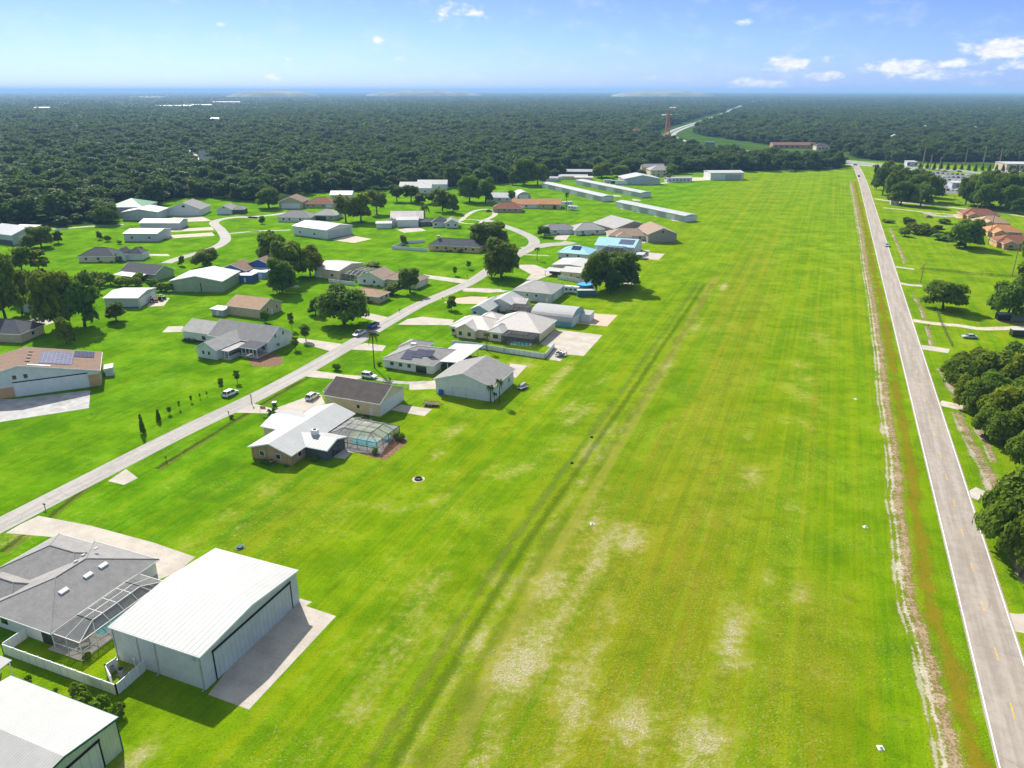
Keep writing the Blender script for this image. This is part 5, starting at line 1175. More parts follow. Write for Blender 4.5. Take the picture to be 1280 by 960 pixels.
fence('fence', 'wire fence leaning along the drive beside the county road', [K(690,240),K(720,330),K(765,430),K(800,500)], 1.2, bpy.data.materials['wire mesh'])
# ================================================================ VEGETATION
def crown_cards(rs, lobes, n, size, flat=.75, inner=.72):
    """leaf clumps as bent quads spread through the outer volume of several lobes; returns verts, faces, per-face tone"""
    tot = sum(l[3]**2 for l in lobes); V = []; Fc = []; tn = []
    for (cx, cy, cz, r, tone) in lobes:
        k = int(n*r*r/tot)
        d = rs.normal(size=(k, 3)); d /= np.linalg.norm(d, axis=1)[:, None]; d[:, 2] = np.where(d[:, 2] < -.55, -d[:, 2]*.5, d[:, 2])
        rad = r*(inner+(1.2-inner)*rs.rand(k)**1.1)*(1+.12*np.sin(d[:, 0]*5+cx)*np.cos(d[:, 1]*6+cy))
        c = np.array([cx, cy, cz])+d*rad[:, None]*np.array([1, 1, flat])
        nrm = d+np.array([0,0,.25])+rs.normal(size=(k, 3))*.40; nrm /= np.linalg.norm(nrm, axis=1)[:, None]
        a = np.cross(nrm, rs.normal(size=(k, 3))); a /= np.linalg.norm(a, axis=1)[:, None]; b_ = np.cross(nrm, a)
        s = size*(.55+.8*rs.rand(k))[:, None]
        bend = nrm*s*.22
        q = np.stack([c-a*s-b_*s*.6-bend, c+a*s*.9-b_*s*.7, c+a*s*1.05+b_*s*.65-bend, c-a*s*.8+b_*s*.75], 1)
        base = len(V); V += q.reshape(-1, 3).tolist(); Fc += [(base+4*i, base+4*i+1, base+4*i+2, base+4*i+3) for i in range(k)]
        tn += list(np.clip(tone+rs.normal(size=k)*.22, 0, 1))
    return V, Fc, tn
def cards_mesh(name, V, Fc, tn, m, extra=None):
    nv = len(V)
    if extra: V = V+extra.v; Fc2 = Fc+[tuple(i+nv for i in f) for f in extra.f]
    else: Fc2 = Fc
    me = bpy.data.meshes.new(name); me.from_pydata(V, [], Fc2); me.materials.append(m)
    if extra: me.materials.append(m_bark); me.polygons.foreach_set('material_index', [0]*len(Fc)+[1]*len(extra.f))
    at = me.attributes.new('leaf', 'FLOAT', 'FACE'); at.data.foreach_set('value', np.array(list(tn)+[.3]*(len(Fc2)-len(Fc)), np.float32))
    return me
def trunk_mb(rs, h, r, spread, limbs=5, fork=.42):
    mb = MB(); lean = rs.uniform(-.03, .03, 2)*h; f = np.array([lean[0], lean[1], h*fork])
    mb.tube((0,0,-.2), (lean[0]*.4, lean[1]*.4, h*.12), r*1.35, r, 9); mb.tube((lean[0]*.4, lean[1]*.4, h*.12), f, r, r*.75, 9)
    for i in range(limbs):
        a = 2*PI*(i+rs.rand()*.6)/limbs; e = f+np.array([math.cos(a)*spread*.55, math.sin(a)*spread*.55, h*rs.uniform(.18, .34)])
        mid = (f+e)/2+np.array([0,0,h*.03]); mb.tube(f-np.array([0,0,.2]), mid, r*.55, r*.38, 6); mb.tube(mid, e, r*.38, r*.14, 6)
        for k in range(2):
            e2 = e+np.array([rs.uniform(-1,1)*spread*.25, rs.uniform(-1,1)*spread*.25, h*.1]); mb.tube(mid+(e-mid)*.5, e2, r*.22, r*.07, 5)
    return mb
def oak_lobes(rs, h, w, n=13, low=.36):
    L_ = [(0, 0, h*.66, w*.27, .45), (0, 0, h*.42, w*.24, .3)]
    for i in range(n):
        a = 2*PI*(i*.618+rs.rand()*.2); rr = w*.5*(.40+.36*rs.rand()); zc = h*rs.uniform(low+.06, .86); k = 1-.55*max(0, (zc/h-.62)/.3)
        L_.append((math.cos(a)*rr*k, math.sin(a)*rr*k, zc, w*rs.uniform(.095, .20), rs.uniform(.1, .8)))
    return L_
def make_tree(name, seed, h, w, ncards, size, m, limbs=5, fork=.42, low=.36, nl=13, r=.38):
    rs = np.random.RandomState(seed)
    root = empty(name, (0,0,0))
    V, Fc, tn = crown_cards(rs, oak_lobes(rs, h, w, nl, low), ncards, size)
    cr = bpy.data.objects.new('crown', cards_mesh('crown', V, Fc, tn, m)); COL.objects.link(cr); cr.parent = root
    trunk_mb(rs, h, r, w*.5, limbs, fork).build('trunk', m_bark, root, smooth=True)
    return root, h, w
def make_palm(name, seed, h, fr, nf=17, r=.16):
    rs = np.random.RandomState(seed); root = empty(name, (0,0,0)); V = []; Fc = []; tn = []
    for i in range(nf):
        a = 2*PI*(i*.618); up = rs.uniform(.1, 1.0); d = np.array([math.cos(a), math.sin(a), 0]); sd_ = np.array([-d[1], d[0], 0]); pts = []
        for k in range(6):
            q = k/5; pts.append(np.array([0,0,h])+d*fr*(q*(1-.25*q*q))+np.array([0,0,fr*(up*.75*q-1.15*q*q*(.5+.5*(1-up)))]))
        for k in range(5):
            w0, w1 = [fr*.13*math.sin(PI*min(1, .15+.8*q)) for q in (k/5, (k+1)/5)]
            for s_ in (-1, 1):
                b_ = len(V); dr = np.array([0,0,-.55])
                V += [pts[k].tolist(), pts[k+1].tolist(), (pts[k+1]+sd_*s_*w1+dr*w1).tolist(), (pts[k]+sd_*s_*w0+dr*w0).tolist()]; Fc.append((b_, b_+1, b_+2, b_+3)); tn.append(rs.uniform(.1, .9))
    cr = bpy.data.objects.new('crown', cards_mesh('crown', V, Fc, tn, lf_palm)); COL.objects.link(cr); cr.parent = root
    mb = MB(); mb.tube((0,0,-.1), (.05*h*.2, 0, h*.5), r*1.25, r, 8); mb.tube((.05*h*.2, 0, h*.5), (0,0,h), r, r*.85, 8); mb.build('trunk', m_bark, root, smooth=True)
    return root, h+fr*.35, fr*1.9
def make_shrub(name, seed, h, w, n, size, m, column=False):
    rs = np.random.RandomState(seed); root = empty(name, (0,0,0))
    if column: L_ = [(0,0,h*q,w*.5*(1-q*.75)+.05,rs.uniform(.2,.6)) for q in (.15,.3,.45,.6,.75,.9)]
    else: L_ = [(rs.uniform(-.22,.22)*w, rs.uniform(-.22,.22)*w, h*rs.uniform(.4,.62), w*rs.uniform(.24,.34), rs.uniform(.2,.7)) for _ in range(6)]
    V, Fc, tn = crown_cards(rs, L_, n, size, .8 if not column else 1.3, .5)
    cr = bpy.data.objects.new('foliage', cards_mesh('foliage', V, Fc, tn, m)); COL.objects.link(cr); cr.parent = root
    mb = MB(); mb.tube((0,0,-.05), (0,0,h*.6), w*.04+.03, w*.02+.02, 6); mb.build('stem', m_bark, root); return root, h, w
ARCH = {'oak': [make_tree('oak_tree', 21+i, 12, 14, 6500, .40, lf_oak, 5, .26, .17, 24) for i in range(3)],
        'leafy': [make_tree('leafy_tree', 41+i, 13, 10, 5200, .40, lf_oak, 4, .24, .16, 23, .3) for i in range(2)],
        'bright': [make_tree('leafy_tree', 51, 8, 7, 2600, .34, lf_bright, 4, .26, .2, 13, .2)],
        'young': [make_tree('young_tree', 61+i, 5, 3, 700, .22, lf_bright if i else lf_oak, 3, .45, .40, 8, .08) for i in range(2)],
        'round': [make_tree('round_tree', 71, 6, 6, 3000, .30, lf_oak, 4, .2, .12, 14, .2)],
        'pine': [make_tree('pine_tree', 81, 17, 8, 1700, .42, lf_oak, 5, .6, .52, 11, .25)],
        'thicket': [make_tree('oak_tree', 91+i, 10, 11, 7500, .30, lf_thicket, 5, .28, .16, 28, .3) for i in range(2)],
        'palm': [make_palm('palm_tree', 101, 6.5, 2.2)], 'bushy_palm': [make_palm('palm_tree', 103, 3.4, 3.0, 22, .22)],
        'shrub': [make_shrub('shrub', 111+i, 1.6, 2.2, 700, .2, (lf_oak, lf_bright)[i]) for i in range(2)],
        'column': [make_shrub('cypress_tree', 121, 4.2, 1.3, 900, .16, lf_oak, True)]}
USED = set(); CNT = {}
def plant(kind, px, top, wpx, label, cat=None, group=None, hmul=1.0):
    p = W(px); sc_ = depth(p)/FPX
    i = CNT.get(kind, 0); CNT[kind] = i+1; root, h, w = ARCH[kind][i % len(ARCH[kind])]
    H_ = max(.5, height_to(p, top))*hmul; Wd = wpx*sc_
    key = (kind, i % len(ARCH[kind]))
    o = root if key not in USED else copy_tree(root); USED.add(key)
    place(o, p, random.uniform(0, 360), label, group, (Wd/w, Wd/w, H_/h)); o['category'] = cat or {'shrub':'shrub','column':'cypress','palm':'palm','bushy_palm':'palm'}.get(kind, 'tree')
    return o
G1 = 'trees among the houses'
TREES = [
 ('oak',E(960,205),358,66,'large spreading oak casting shade beside the lane, nearest the white pickup'),
 ('round',E(800,155),372,22,'small round oak left of the large spreading oak by the lane'),
 ('oak',(353,366),322,40,'oak with a leaning light crown standing right of the blue house on the lawn'),
 ('oak',(341,331),287,42,'tall dark oak directly behind the blue house, left of its clump'),
 ('oak',(362,350),300,50,'broad dark oak in the clump right of the blue house'),
 ('oak',(388,345),306,36,'rightmost dark oak of the clump behind the blue house'),
 ('leafy',B(930,312),239,32,'dark oak at the left of the clump beside the mauve roofed hangar'),
 ('leafy',B(1005,308),238,32,'dark oak right beside the shed of the mauve roofed hangar'),
 ('leafy',B(1085,270),233,28,'tree with a loose crown behind the mauve roofed hangar'),
 ('oak',C(855,330),217,30,'dark oak by the lane north of the little roundabout, left one'),
 ('oak',C(945,335),222,30,'dark oak by the lane north of the little roundabout, right one'),
 ('leafy',C(700,385),234,26,'leafy tree behind the charcoal roofed white house by the roundabout'),
 ('leafy',C(640,340),238,22,'leafy tree left of the one behind the charcoal roofed white house'),
 ('bushy_palm',C(598,420),254,18,'palm between the mauve roofed hangar and the charcoal roofed white house'),
 ('leafy',C(760,395),240,18,'slim tree beside the little roundabout'),
 ('leafy',C(520,330),228,24,'tree above the mauve roofed hangar in front of the pale roofs'),
 ('leafy',C(570,345),240,16,'small dark tree in front of the pale roofs in the woods'),
 ('leafy',C(440,330),228,20,'tree between the pale house and the hangar with the mauve roof'),
 ('oak',T(425,428),297,50,'tall light crowned oak in the yard across the lane from the yellow house'),
 ('oak',T(330,190),275,52,'dense dark oak covering the right end of the yellow house'),
 ('oak',U(545,692),314,36,'left of the two big oaks by the caravan yard, slimmer one'),
 ('oak',U(722,668),313,62,'right of the two big oaks by the caravan yard, wider one with long shadow'),
 ('leafy',U(660,718),336,20,'slender small tree under the two big oaks by the caravan yard'),
 ('oak',(74,412),332,58,'largest dark oak of the clump above the brown roofed hangar home'),
 ('oak',(106,408),342,56,'right hand dark oak of the clump above the brown roofed hangar home'),
 ('round',(146,402),378,28,'round tree at the right foot of the dark clump beside the white hangar'),
 ('oak',(8,402),318,56,'dark oak leaning in at the left edge below the pines'),
 ('pine',(34,372),303,34,'left of the tall pines near the left edge'),
 ('pine',(56,366),308,32,'right of the tall pines near the left edge'),
 ('leafy',(28,392),330,30,'narrow tree between the left edge oak and the pines'),
 ('round',(84,430),398,26,'bush like tree below the dark clump behind the brown roof'),
 ('oak',(52,309),281,34,'dark oak beside the grey hangar at the left edge'),
 ('leafy',(73,304),287,13,'slim tree at the right of the oak by the left edge hangar'),
 ('round',(38,313),293,24,'bushy tree in front of the left edge hangar'),
 ('oak',A(1035,535),311,36,'wide low oak beside the blue house and the curved lane'),
 ('round',A(910,530),320,10,'tiny dark round tree next to the curved lane'),
 ('round',A(500,398),289,9,'small round tree alone on the lawn left of the joined white hangars'),
 ('shrub',A(540,408),294,8,'small shrub right of the round lawn tree'),
 ('oak',A(548,322),255,30,'dark oak in front of the green roofed building'),
 ('oak',B(545,240),233,33,'dark round oak in front of the tan gabled house at the forest edge'),
 ('round',B(513,318),270,9,'tiny round tree on the curved lawn in front of the grey roofed house'),
 ('round',C(415,860),355,26,'dark round tree in front of the white gable house by the lane'),
 ('bright',C(515,850),332,32,'light green loose tree in front of the taupe roofed house by the lane'),
 ('leafy',C(480,720),338,14,'small dark crown between the two roofs of the white gable house'),
 ('round',C(300,700),328,24,'dark low tree behind the dark pool cage'),
 ('bright',D(275,530),281,22,'pale green round bushy tree in front of the low grey house'),
 ('young',C(850,715),325,9,'young tree on the lawn left of the tall light crowned oak'),
 ('young',C(772,752),333,8,'smaller young tree on the lawn by the lane corner'),
 ('round',C(480,580),294,11,'small dark tree inside the white fenced yard of the yellow house'),
 ('young',B(660,850),389,11,'young tree on the lawn between the farmhouse and the large oak'),
 ('young',B(730,905),405,18,'loose bronze tinted young tree beside the farmhouse drive'),
 ('young',B(678,950),420,13,'dark young tree at the farmhouse path by the lane'),
 ('bright',B(525,815),387,14,'pale small tree between the tan storage building and the farmhouse'),
 ('young',I(1110,520),472,10,'dark little tree by the white car, nearer one'),
 ('young',I(1187,475),462,11,'dark little tree up the lane from the white car'),
 ('young',I(848,632),508,8,'short bushy sapling third along the lane edge'),
 ('column',I(716,728),517,7,'slender dark cypress standing alone in a stone ring'),
 ('column',I(795,665),511,6,'second slender cypress along the lane edge'),
 ('young',I(898,606),500,4,'thin sapling fourth along the lane edge'),
 ('young',I(957,572),494,5,'thin sapling fifth along the lane edge'),
 ('young',I(1000,552),491,3,'tiny sapling sixth along the lane edge'),
 ('young',I(1035,540),489,3,'tiny sapling nearest to the two dark little trees'),
 ('palm',F(106,452),411,17,'tall slender palm beside the lane next to the grey solar house'),
 ('palm',F(652,612),480,14,'left palm of the group at the corner of the grey roofed hangar'),
 ('palm',F(695,618),472,15,'right taller palm of the group at the corner of the grey roofed hangar'),
 ('palm',F(672,622),490,9,'shortest palm of the group at the corner of the grey roofed hangar'),
 ('palm',F(635,372),414,12,'palm rising from the fenced yard of the cream house'),
 ('palm',T(712,290),308,10,'slim palm on the verge in front of the flat roofed house'),
 ('bushy_palm',E(562,795),509,20,'bushy drooping palm at the corner of the white roofed house'),
 ('leafy',T(28,690),369,14,'slender dark tree by the drive of the blue gabled house'),
 ('palm',D(402,385),239,8,'tall shaggy palm beside the caravans'),
 ('bushy_palm',D(352,470),278,9,'small palm in front of the low grey house'),
 ('oak',K(740,248),351,54,'dense round dark oak beside the county road meadow'),
 ('oak',J(888,692),272,45,'spreading oak on the right hand meadow with a long shadow'),
 ('leafy',J(398,395),241,15,'small round tree over the tiny pump house by the side lane'),
 ('round',J(950,405),242,14,'round tree where the side lane meets the row houses'),
 ('oak',J(1240,468),246,20,'round tree at the right end of the side lane'),
 ('round',J(1050,430),254,16,'low dark bush behind the first row house'),
 ('oak',(1258,397),350,50,'oak hanging over the parked trailers at the right edge'),
 ('bright',(1278,380),322,38,'bright green tree cut by the right edge above the trailers'),
 ('leafy',(1283,330),282,24,'leafy tree at the right edge beside the nearest row house'),
 ('round',J(1140,680),299,10,'small bush at the corner of the nearest row house'),
 ('bright',D(1000,192),204,22,'yellowish green tree next to the two storey house'),
 ('leafy',D(980,215),217,8,'dark little tree in front of the narrow white trailer'),
 ('oak',D(350,140),197,26,'round dark oak above the head of the hangar rows'),
 ('oak',(655,231),196,30,'tall pale crowned tree at the edge of the woods near the caravans'),
 ('oak',(672,231),204,28,'dark tree right beside the tall pale crowned one near the caravans'),
 ('leafy',(641,231),214,12,'slim green tree at the edge of the woods left of the pale crowned one'),
 ('oak',(752,222),203,26,'dark oak behind the middle hangar row, left one'),
 ('oak',(776,221),206,28,'dark oak behind the middle hangar row, right one'),
 ('round',(802,219),212,14,'small round dark tree left of the two storey house'),
 ('leafy',(640,252),236,10,'reddish tinted little tree by the barrel roofed hut'),
]
for a_ in TREES: plant(*a_)
# the thicket and roadside trees at the right edge
for px, top, w_, lab in (((1205,492),446,52,'oak at the left front of the roadside thicket'),((1240,486),437,58,'oak at the back of the roadside thicket near the parked sedan'),((1278,500),436,60,'oak of the roadside thicket cut by the right edge, upper one'),
     ((1218,520),474,44,'low oak in the middle of the roadside thicket'),((1252,535),478,62,'broad oak in the middle right of the roadside thicket'),((1283,560),500,56,'oak of the roadside thicket cut by the right edge, lower one'),((1250,556),512,44,'oak with a bare visible trunk at the foot of the thicket'),
     ((1262,690),590,96,'big near oak leaning over the county road edge'),((1292,705),602,70,'second near oak cut by the right edge below the thicket')):
    plant('thicket', px, top, w_, lab)
for i, (px, top, w_) in enumerate((((1103,243),206,26),((1122,249),209,32),((1143,252),215,30),((1164,252),219,28),((1108,228),200,18),((1150,240),210,26))):
    plant('oak', px, top, w_, ('leftmost leafy tree of the clump beside the county road intersection','tall leafy tree second in the clump beside the intersection','middle front tree of the clump beside the intersection','rightmost tree of the clump by the car park','small rear tree of the clump nearest the intersection','rear tree of the clump beside the car park')[i])
for i, (px, top, w_) in enumerate((((1207,256),222,28),((1226,258),214,34),((1250,257),214,38),((1276,258),213,38),((1297,262),218,34),((1215,246),216,26),((1240,246),212,30),((1266,247),212,30),((1290,248),211,30),((1232,262),228,30),((1262,263),230,32))):
    plant('oak', px, top, w_, ('leftmost tree of the right hand clump below the cypress row','bright tall tree second in the right hand clump','widest tree in the middle of the right hand clump','tree at the right end of the right hand clump by the edge','tree of the right hand clump cut by the frame','rear left tree of the right hand clump','rear middle tree of the right hand clump','rear right tree of the right hand clump','rearmost tree of the right hand clump cut by the frame','low front left tree of the right hand clump','low front right tree of the right hand clump')[i])
for i, (px, top, w_) in enumerate((((1116,241),203,28),((1134,243),211,28),((1158,246),214,26),((1126,256),224,30),((1150,258),228,30),((1095,237),205,16))):
    plant('oak', px, top, w_, ('tall rear tree in the clump beside the intersection','rear middle tree of the clump beside the intersection','rear right tree of the clump next to the car park','low front left tree of the clump at the side lane','low front right tree of the clump at the side lane','narrow tree closest to the county road at the intersection')[i])
for i, (px, top, w_) in enumerate((((1196,478),440,40),((1222,474),432,44),((1262,480),428,46),((1285,470),430,44),((1205,510),468,36),((1236,512),460,48),((1270,520),470,48),((1290,535),482,44),((1230,545),505,34),((1280,590),530,50),((1275,720),630,60))):
    plant('thicket', px, top, w_, ('thicket oak at the upper left by the culvert','thicket oak in the top row, second','thicket oak in the top row below the sedan','thicket oak in the top row cut by the frame','small thicket oak near the bare sandy soil','thicket oak in the centre of the mass','thicket oak right of the centre of the mass','thicket oak at the right in the frame edge','small thicket oak above the bare trunk','thicket oak between the mass and the near oaks','shadowy oak under the near oaks at the road edge')[i])
for i, (x, y, w_, t_) in enumerate(((485,615,14,285),(512,560,22,272),(560,600,24,279),(520,590,16,278),(600,590,14,279),(620,600,16,281),(665,610,10,284),(700,585,16,281),(740,640,22,292),(770,625,14,290),(755,530,16,273),(850,690,14,302),(380,525,12,275),(345,520,5,274))):
    plant('round' if i % 2 else 'shrub', J(x, y), t_, w_, 'bush of the scrubby meadow row, number %s from the road side' % ('one','two','three','four','five','six','seven','eight','nine','ten','eleven','twelve','thirteen','fourteen')[i], 'bush', 'scrub row on the meadow')
HEDGE = [A(430,600),A(470,602),A(510,606),A(555,622),A(600,628),A(640,632),A(680,628),A(760,640),A(800,655),A(835,660),A(500,640),A(700,608)]
for i, q in enumerate(HEDGE): plant('shrub', q, q[1]-(11 if i != 3 else 15), 14, 'clipped dark shrub of the hedge around the dark grey roofed green house', 'hedge shrub', 'hedge shrubs around the green house')
for q, s_, lab in ((A(705,455),8,'shrub at the front door of the charcoal roofed house'),(A(578,505),8,'round shrub below the front gable of the charcoal roofed house'),(A(690,480),6,'low shrub right of the charcoal roofed house'),(E(560,345),12,'dark shrub beside the farmhouse porch'),(E(320,745),6,'shrub at the mailbox verge below the street'),
      (E(915,470),10,'shrub in a stone ring near the driveway fork'),(F(130,440),6,'shrub at the west corner of the grey solar house'),(F(230,790),10,'shrub at the corner of the white roofed house cage'),(Q(520,500),22,'bright bush beside the green trimmed hangar'),(Q(680,580),20,'lower bright bush by the green trimmed hangar roof edge'),(Q(780,620),20,'sprawling bush at the hangar corner'),
      (Q(570,545),18,'dark bush between the fence and the green trimmed hangar'),(Q(375,450),6,'tiny shrub by the fence near the shelter'),(Q(190,380),8,'small shrub beside the open shelter'),(C(710,605),6,'shrub under the yellow house windows, left'),(C(800,620),6,'shrub under the yellow house windows, right'),
      (Gc(1000,405),10,'bush at the right corner of the pool garden bed'),(Gc(860,490),8,'small shrub in front of the pool cage'),(Q(580,235),10,'shrub inside the screened yard'),(A(600,420),6,'shrub at the wall of the brightest white hangar'),(C(230,860),8,'shrub at the little tan house'),(J(520,560),10,'dense bush beside the meadow scrub')):
    plant('shrub', q, q[1]-s_*.8, s_, lab)
# low planting against the house walls
for o_ in [q for q in scene.objects if q.parent is None and q.get('category') == 'house' and 150 < q.location.y < 470]:
    ws = [c for c in o_.children if c.name.startswith('wall')][:2]
    for w_ in ws:
        xs = [v.co.x for v in w_.data.vertices]; y0 = min(v.co.y for v in w_.data.vertices); x0, x1 = min(xs), max(xs)
        for k in range(random.choice((2, 3, 4))):
            lx = random.uniform(x0+.8, x1-.8); c_, s_ = math.cos(o_.rotation_euler[2]), math.sin(o_.rotation_euler[2]); ly = y0-random.uniform(.9, 1.4)
            r_ = ARCH['shrub'][k % 2][0]; n_ = copy_tree(r_); q = random.uniform(.35, .75)
            place(n_, (o_.location.x+lx*c_-ly*s_, o_.location.y+lx*s_+ly*c_, 0), random.uniform(0, 360), 'small green shrub planted close against a house wall', 'shrubs along the house walls', (q, q, q*random.uniform(.7, 1.1))); n_['category'] = 'shrub'
# palm and cypress rows across the highway
for i in range(16):
    x = 1150+i*8.6; plant('column', (x, 210+i*.35+(i%3)*.7), 203+i*.2, 4.4, 'dark cypress in the row along the far side of the highway', 'cypress', 'cypress row along the highway')
# ---------------------------------------------------------------- the woods
def forest_mesh(seed, h, w, n, size, m):
    rs = np.random.RandomState(seed); mb = MB(); mb.tube((0,0,-.3), (0,0,h*.5), .3, .2, 6)
    V, Fc, tn = crown_cards(rs, oak_lobes(rs, h, w, 12, .18), n, size, .8, .6)
    return cards_mesh('forest_tree', V, Fc, tn, m, mb)
FM = [forest_mesh(201+i, 12+1.2*(i % 3), 13.5, 1150, .72, lf_forest) for i in range(6)]
FL = [forest_mesh(221+i, 12+1.2*(i % 3), 14, 330, 1.35, lf_forest) for i in range(5)]
def clump_mesh(seed, size):
    rs = np.random.RandomState(seed); L_ = []
    for i in range(34): L_.append((rs.uniform(-.5,.5)*size, rs.uniform(-.5,.5)*size, rs.uniform(4.5, 8.5), rs.uniform(5, 8.5), rs.uniform(.1,.8)))
    V, Fc, tn = crown_cards(rs, L_, 1300, 2.6, .8, .6); return cards_mesh('forest_clump', V, Fc, tn, lf_far)
CM = [clump_mesh(241+i, 64) for i in range(4)]
rs = np.random.RandomState(5)
def scatter(y0, y1, sp, jit=.45, lim=.95):
    ys = np.arange(y0, y1, sp); out = []
    for y in ys:
        xm = lim*y+60; xs = np.arange(-xm, xm, sp); out.append(np.stack([xs, np.full_like(xs, y)], 1))
    p = np.concatenate(out); p += rs.uniform(-jit, jit, p.shape)*sp; return p
near = scatter(180, 1500, 10.6)
near = near[is_wood(near[:, 0], near[:, 1])]
# keep the woods off every building already standing
bpts = np.array([(o.location.x, o.location.y) for o in scene.objects if o.parent is None and o.type == 'EMPTY' and o.get('category') in ('house','building','hangar','warehouse','trailer home','shed','hangar row')])
def off_buildings(p, r=17):
    keep = np.ones(len(p), bool)
    for bx, by in bpts:
        f = np.array([bx, by]); f = f*(1+6/np.hypot(*f)); d = p-f
        u = f/np.hypot(*f); al = d@u; cr_ = np.abs(d[:, 0]*u[1]-d[:, 1]*u[0])
        far_ = np.hypot(*f) > 620
        keep &= ~((cr_ < r) & (al > (-34 if far_ else -14)) & (al < 22))
    return keep
near = near[off_buildings(near)]
glade = np.sin(near[:, 0]*.031+2*np.sin(near[:, 1]*.017))*np.sin(near[:, 1]*.029+1.5*np.cos(near[:, 0]*.013))
near = near[(glade < .90) | (near[:, 1] < 560)]
inview = np.abs(near[:, 0]) < near[:, 1]*CP*.72+30
dist = np.where(inview, np.hypot(near[:, 0], near[:, 1]), 1e9)
order = np.argsort(dist)
first, rest = near[order[:300]], near[order[300:]]
patch = lambda x, y: .5+.5*np.sin(x*.011+1.3*np.sin(y*.008))*np.cos(y*.013+x*.004)
for i, (x, y) in enumerate(first):
    o = bpy.data.objects.new('forest_tree', FM[i % len(FM)]); COL.objects.link(o)
    s_ = rs.uniform(.70, 1.50); o.location = (x, y, -.3); o.rotation_euler = (0, 0, rs.uniform(0, 6.28)); o.scale = (s_, s_, s_*rs.uniform(.68, 1.0))
    tag(o, 'dark green broadleaf tree in the front rows of the dense woods', 'tree', 'forest trees at the front of the woods')
def gn_scatter(name, pts, meshes, smin, smax, zs, label, grow=None):
    me = bpy.data.meshes.new(name); me.from_pydata([(x, y, -.3) for x, y in pts], [], [])
    n = len(pts)
    sc_ = rs.uniform(smin, smax, n)
    if grow is not None: sc_ = sc_*grow
    zz_ = sc_*rs.uniform(*zs, n) if grow is None else rs.uniform(*zs, n)
    V_ = np.stack([sc_, sc_, zz_], 1).astype(np.float32)
    a1 = me.attributes.new('size', 'FLOAT_VECTOR', 'POINT'); a1.data.foreach_set('vector', V_.ravel())
    a2 = me.attributes.new('turn', 'FLOAT', 'POINT'); a2.data.foreach_set('value', rs.uniform(0, 6.28, n).astype(np.float32))
    a3 = me.attributes.new('pick', 'INT', 'POINT'); a3.data.foreach_set('value', rs.randint(0, len(meshes), n).astype(np.int32))
    o = bpy.data.objects.new(name, me); COL.objects.link(o)
    src = bpy.data.collections.new(name+' kinds')
    for k, m_ in enumerate(meshes): src.objects.link(bpy.data.objects.new('%s kind' % name, m_))
    ng = bpy.data.node_groups.new(name, 'GeometryNodeTree'); ng.interface.new_socket('Geometry', in_out='INPUT', socket_type='NodeSocketGeometry'); ng.interface.new_socket('Geometry', in_out='OUTPUT', socket_type='NodeSocketGeometry')
    N_ = ng.nodes; gi = N_.new('NodeGroupInput'); go = N_.new('NodeGroupOutput'); ip = N_.new('GeometryNodeInstanceOnPoints'); ci = N_.new('GeometryNodeCollectionInfo'); m2p = N_.new('GeometryNodeMeshToPoints')
    ci.inputs['Collection'].default_value = src; ci.inputs['Separate Children'].default_value = True; ci.inputs['Reset Children'].default_value = True; ip.inputs['Pick Instance'].default_value = True
    def at(nm, ty):
        x = N_.new('GeometryNodeInputNamedAttribute'); x.data_type = ty; x.inputs['Name'].default_value = nm
        return [s for s in x.outputs if s.enabled and s.name == 'Attribute'][0]
    lk = ng.links.new
    lk(gi.outputs[0], m2p.inputs['Mesh']); lk(m2p.outputs[0], ip.inputs['Points']); lk(ci.outputs[0], ip.inputs['Instance'])
    lk(at('pick', 'INT'), ip.inputs['Instance Index']); lk(at('size', 'FLOAT_VECTOR'), ip.inputs['Scale'])
    cx = N_.new('ShaderNodeCombineXYZ'); lk(at('turn', 'FLOAT'), cx.inputs[2]); lk(cx.outputs[0], ip.inputs['Rotation'])
    lk(ip.outputs[0], go.inputs[0])
    md = o.modifiers.new('scatter', 'NODES'); md.node_group = ng
    return tag(o, label, 'woods', None, 'stuff')
gn_scatter('forest', rest, FM, .68, 1.62, (.66, .98), 'dense dark green woods beyond the front rows of trees')
mid = scatter(1500, 2600, 14, lim=.85); mid = mid[is_wood(mid[:, 0], mid[:, 1])]; mid = mid[off_buildings(mid, 40)]
gn_scatter('distant_forest', mid, FL, .85, 1.8, (.62, .95), 'distant woods fading to blue green')
P_ = []; g_ = []; y = 2600
while y < 26000:
    sp = 52*max(1, y/2600)**.75; xs = np.arange(-.82*y, .82*y, sp); P_ += [(x+rs.uniform(-.4,.4)*sp, y+rs.uniform(-.4,.4)*sp) for x in xs]; g_ += [sp/52]*len(xs); y += sp
P_ = np.array(P_); g_ = np.array(g_)
kp = is_wood(P_[:, 0], P_[:, 1]) & (dpoly(P_[:, 0], P_[:, 1], HWY) > 60) & off_buildings(P_, 130) & (patch(P_[:, 0]*.35, P_[:, 1]*.3) < .93)
gn_scatter('far_canopy', P_[kp], CM, .85, 1.15, (.75, 1.35), 'far canopy of the woods running to the horizon', g_[kp])

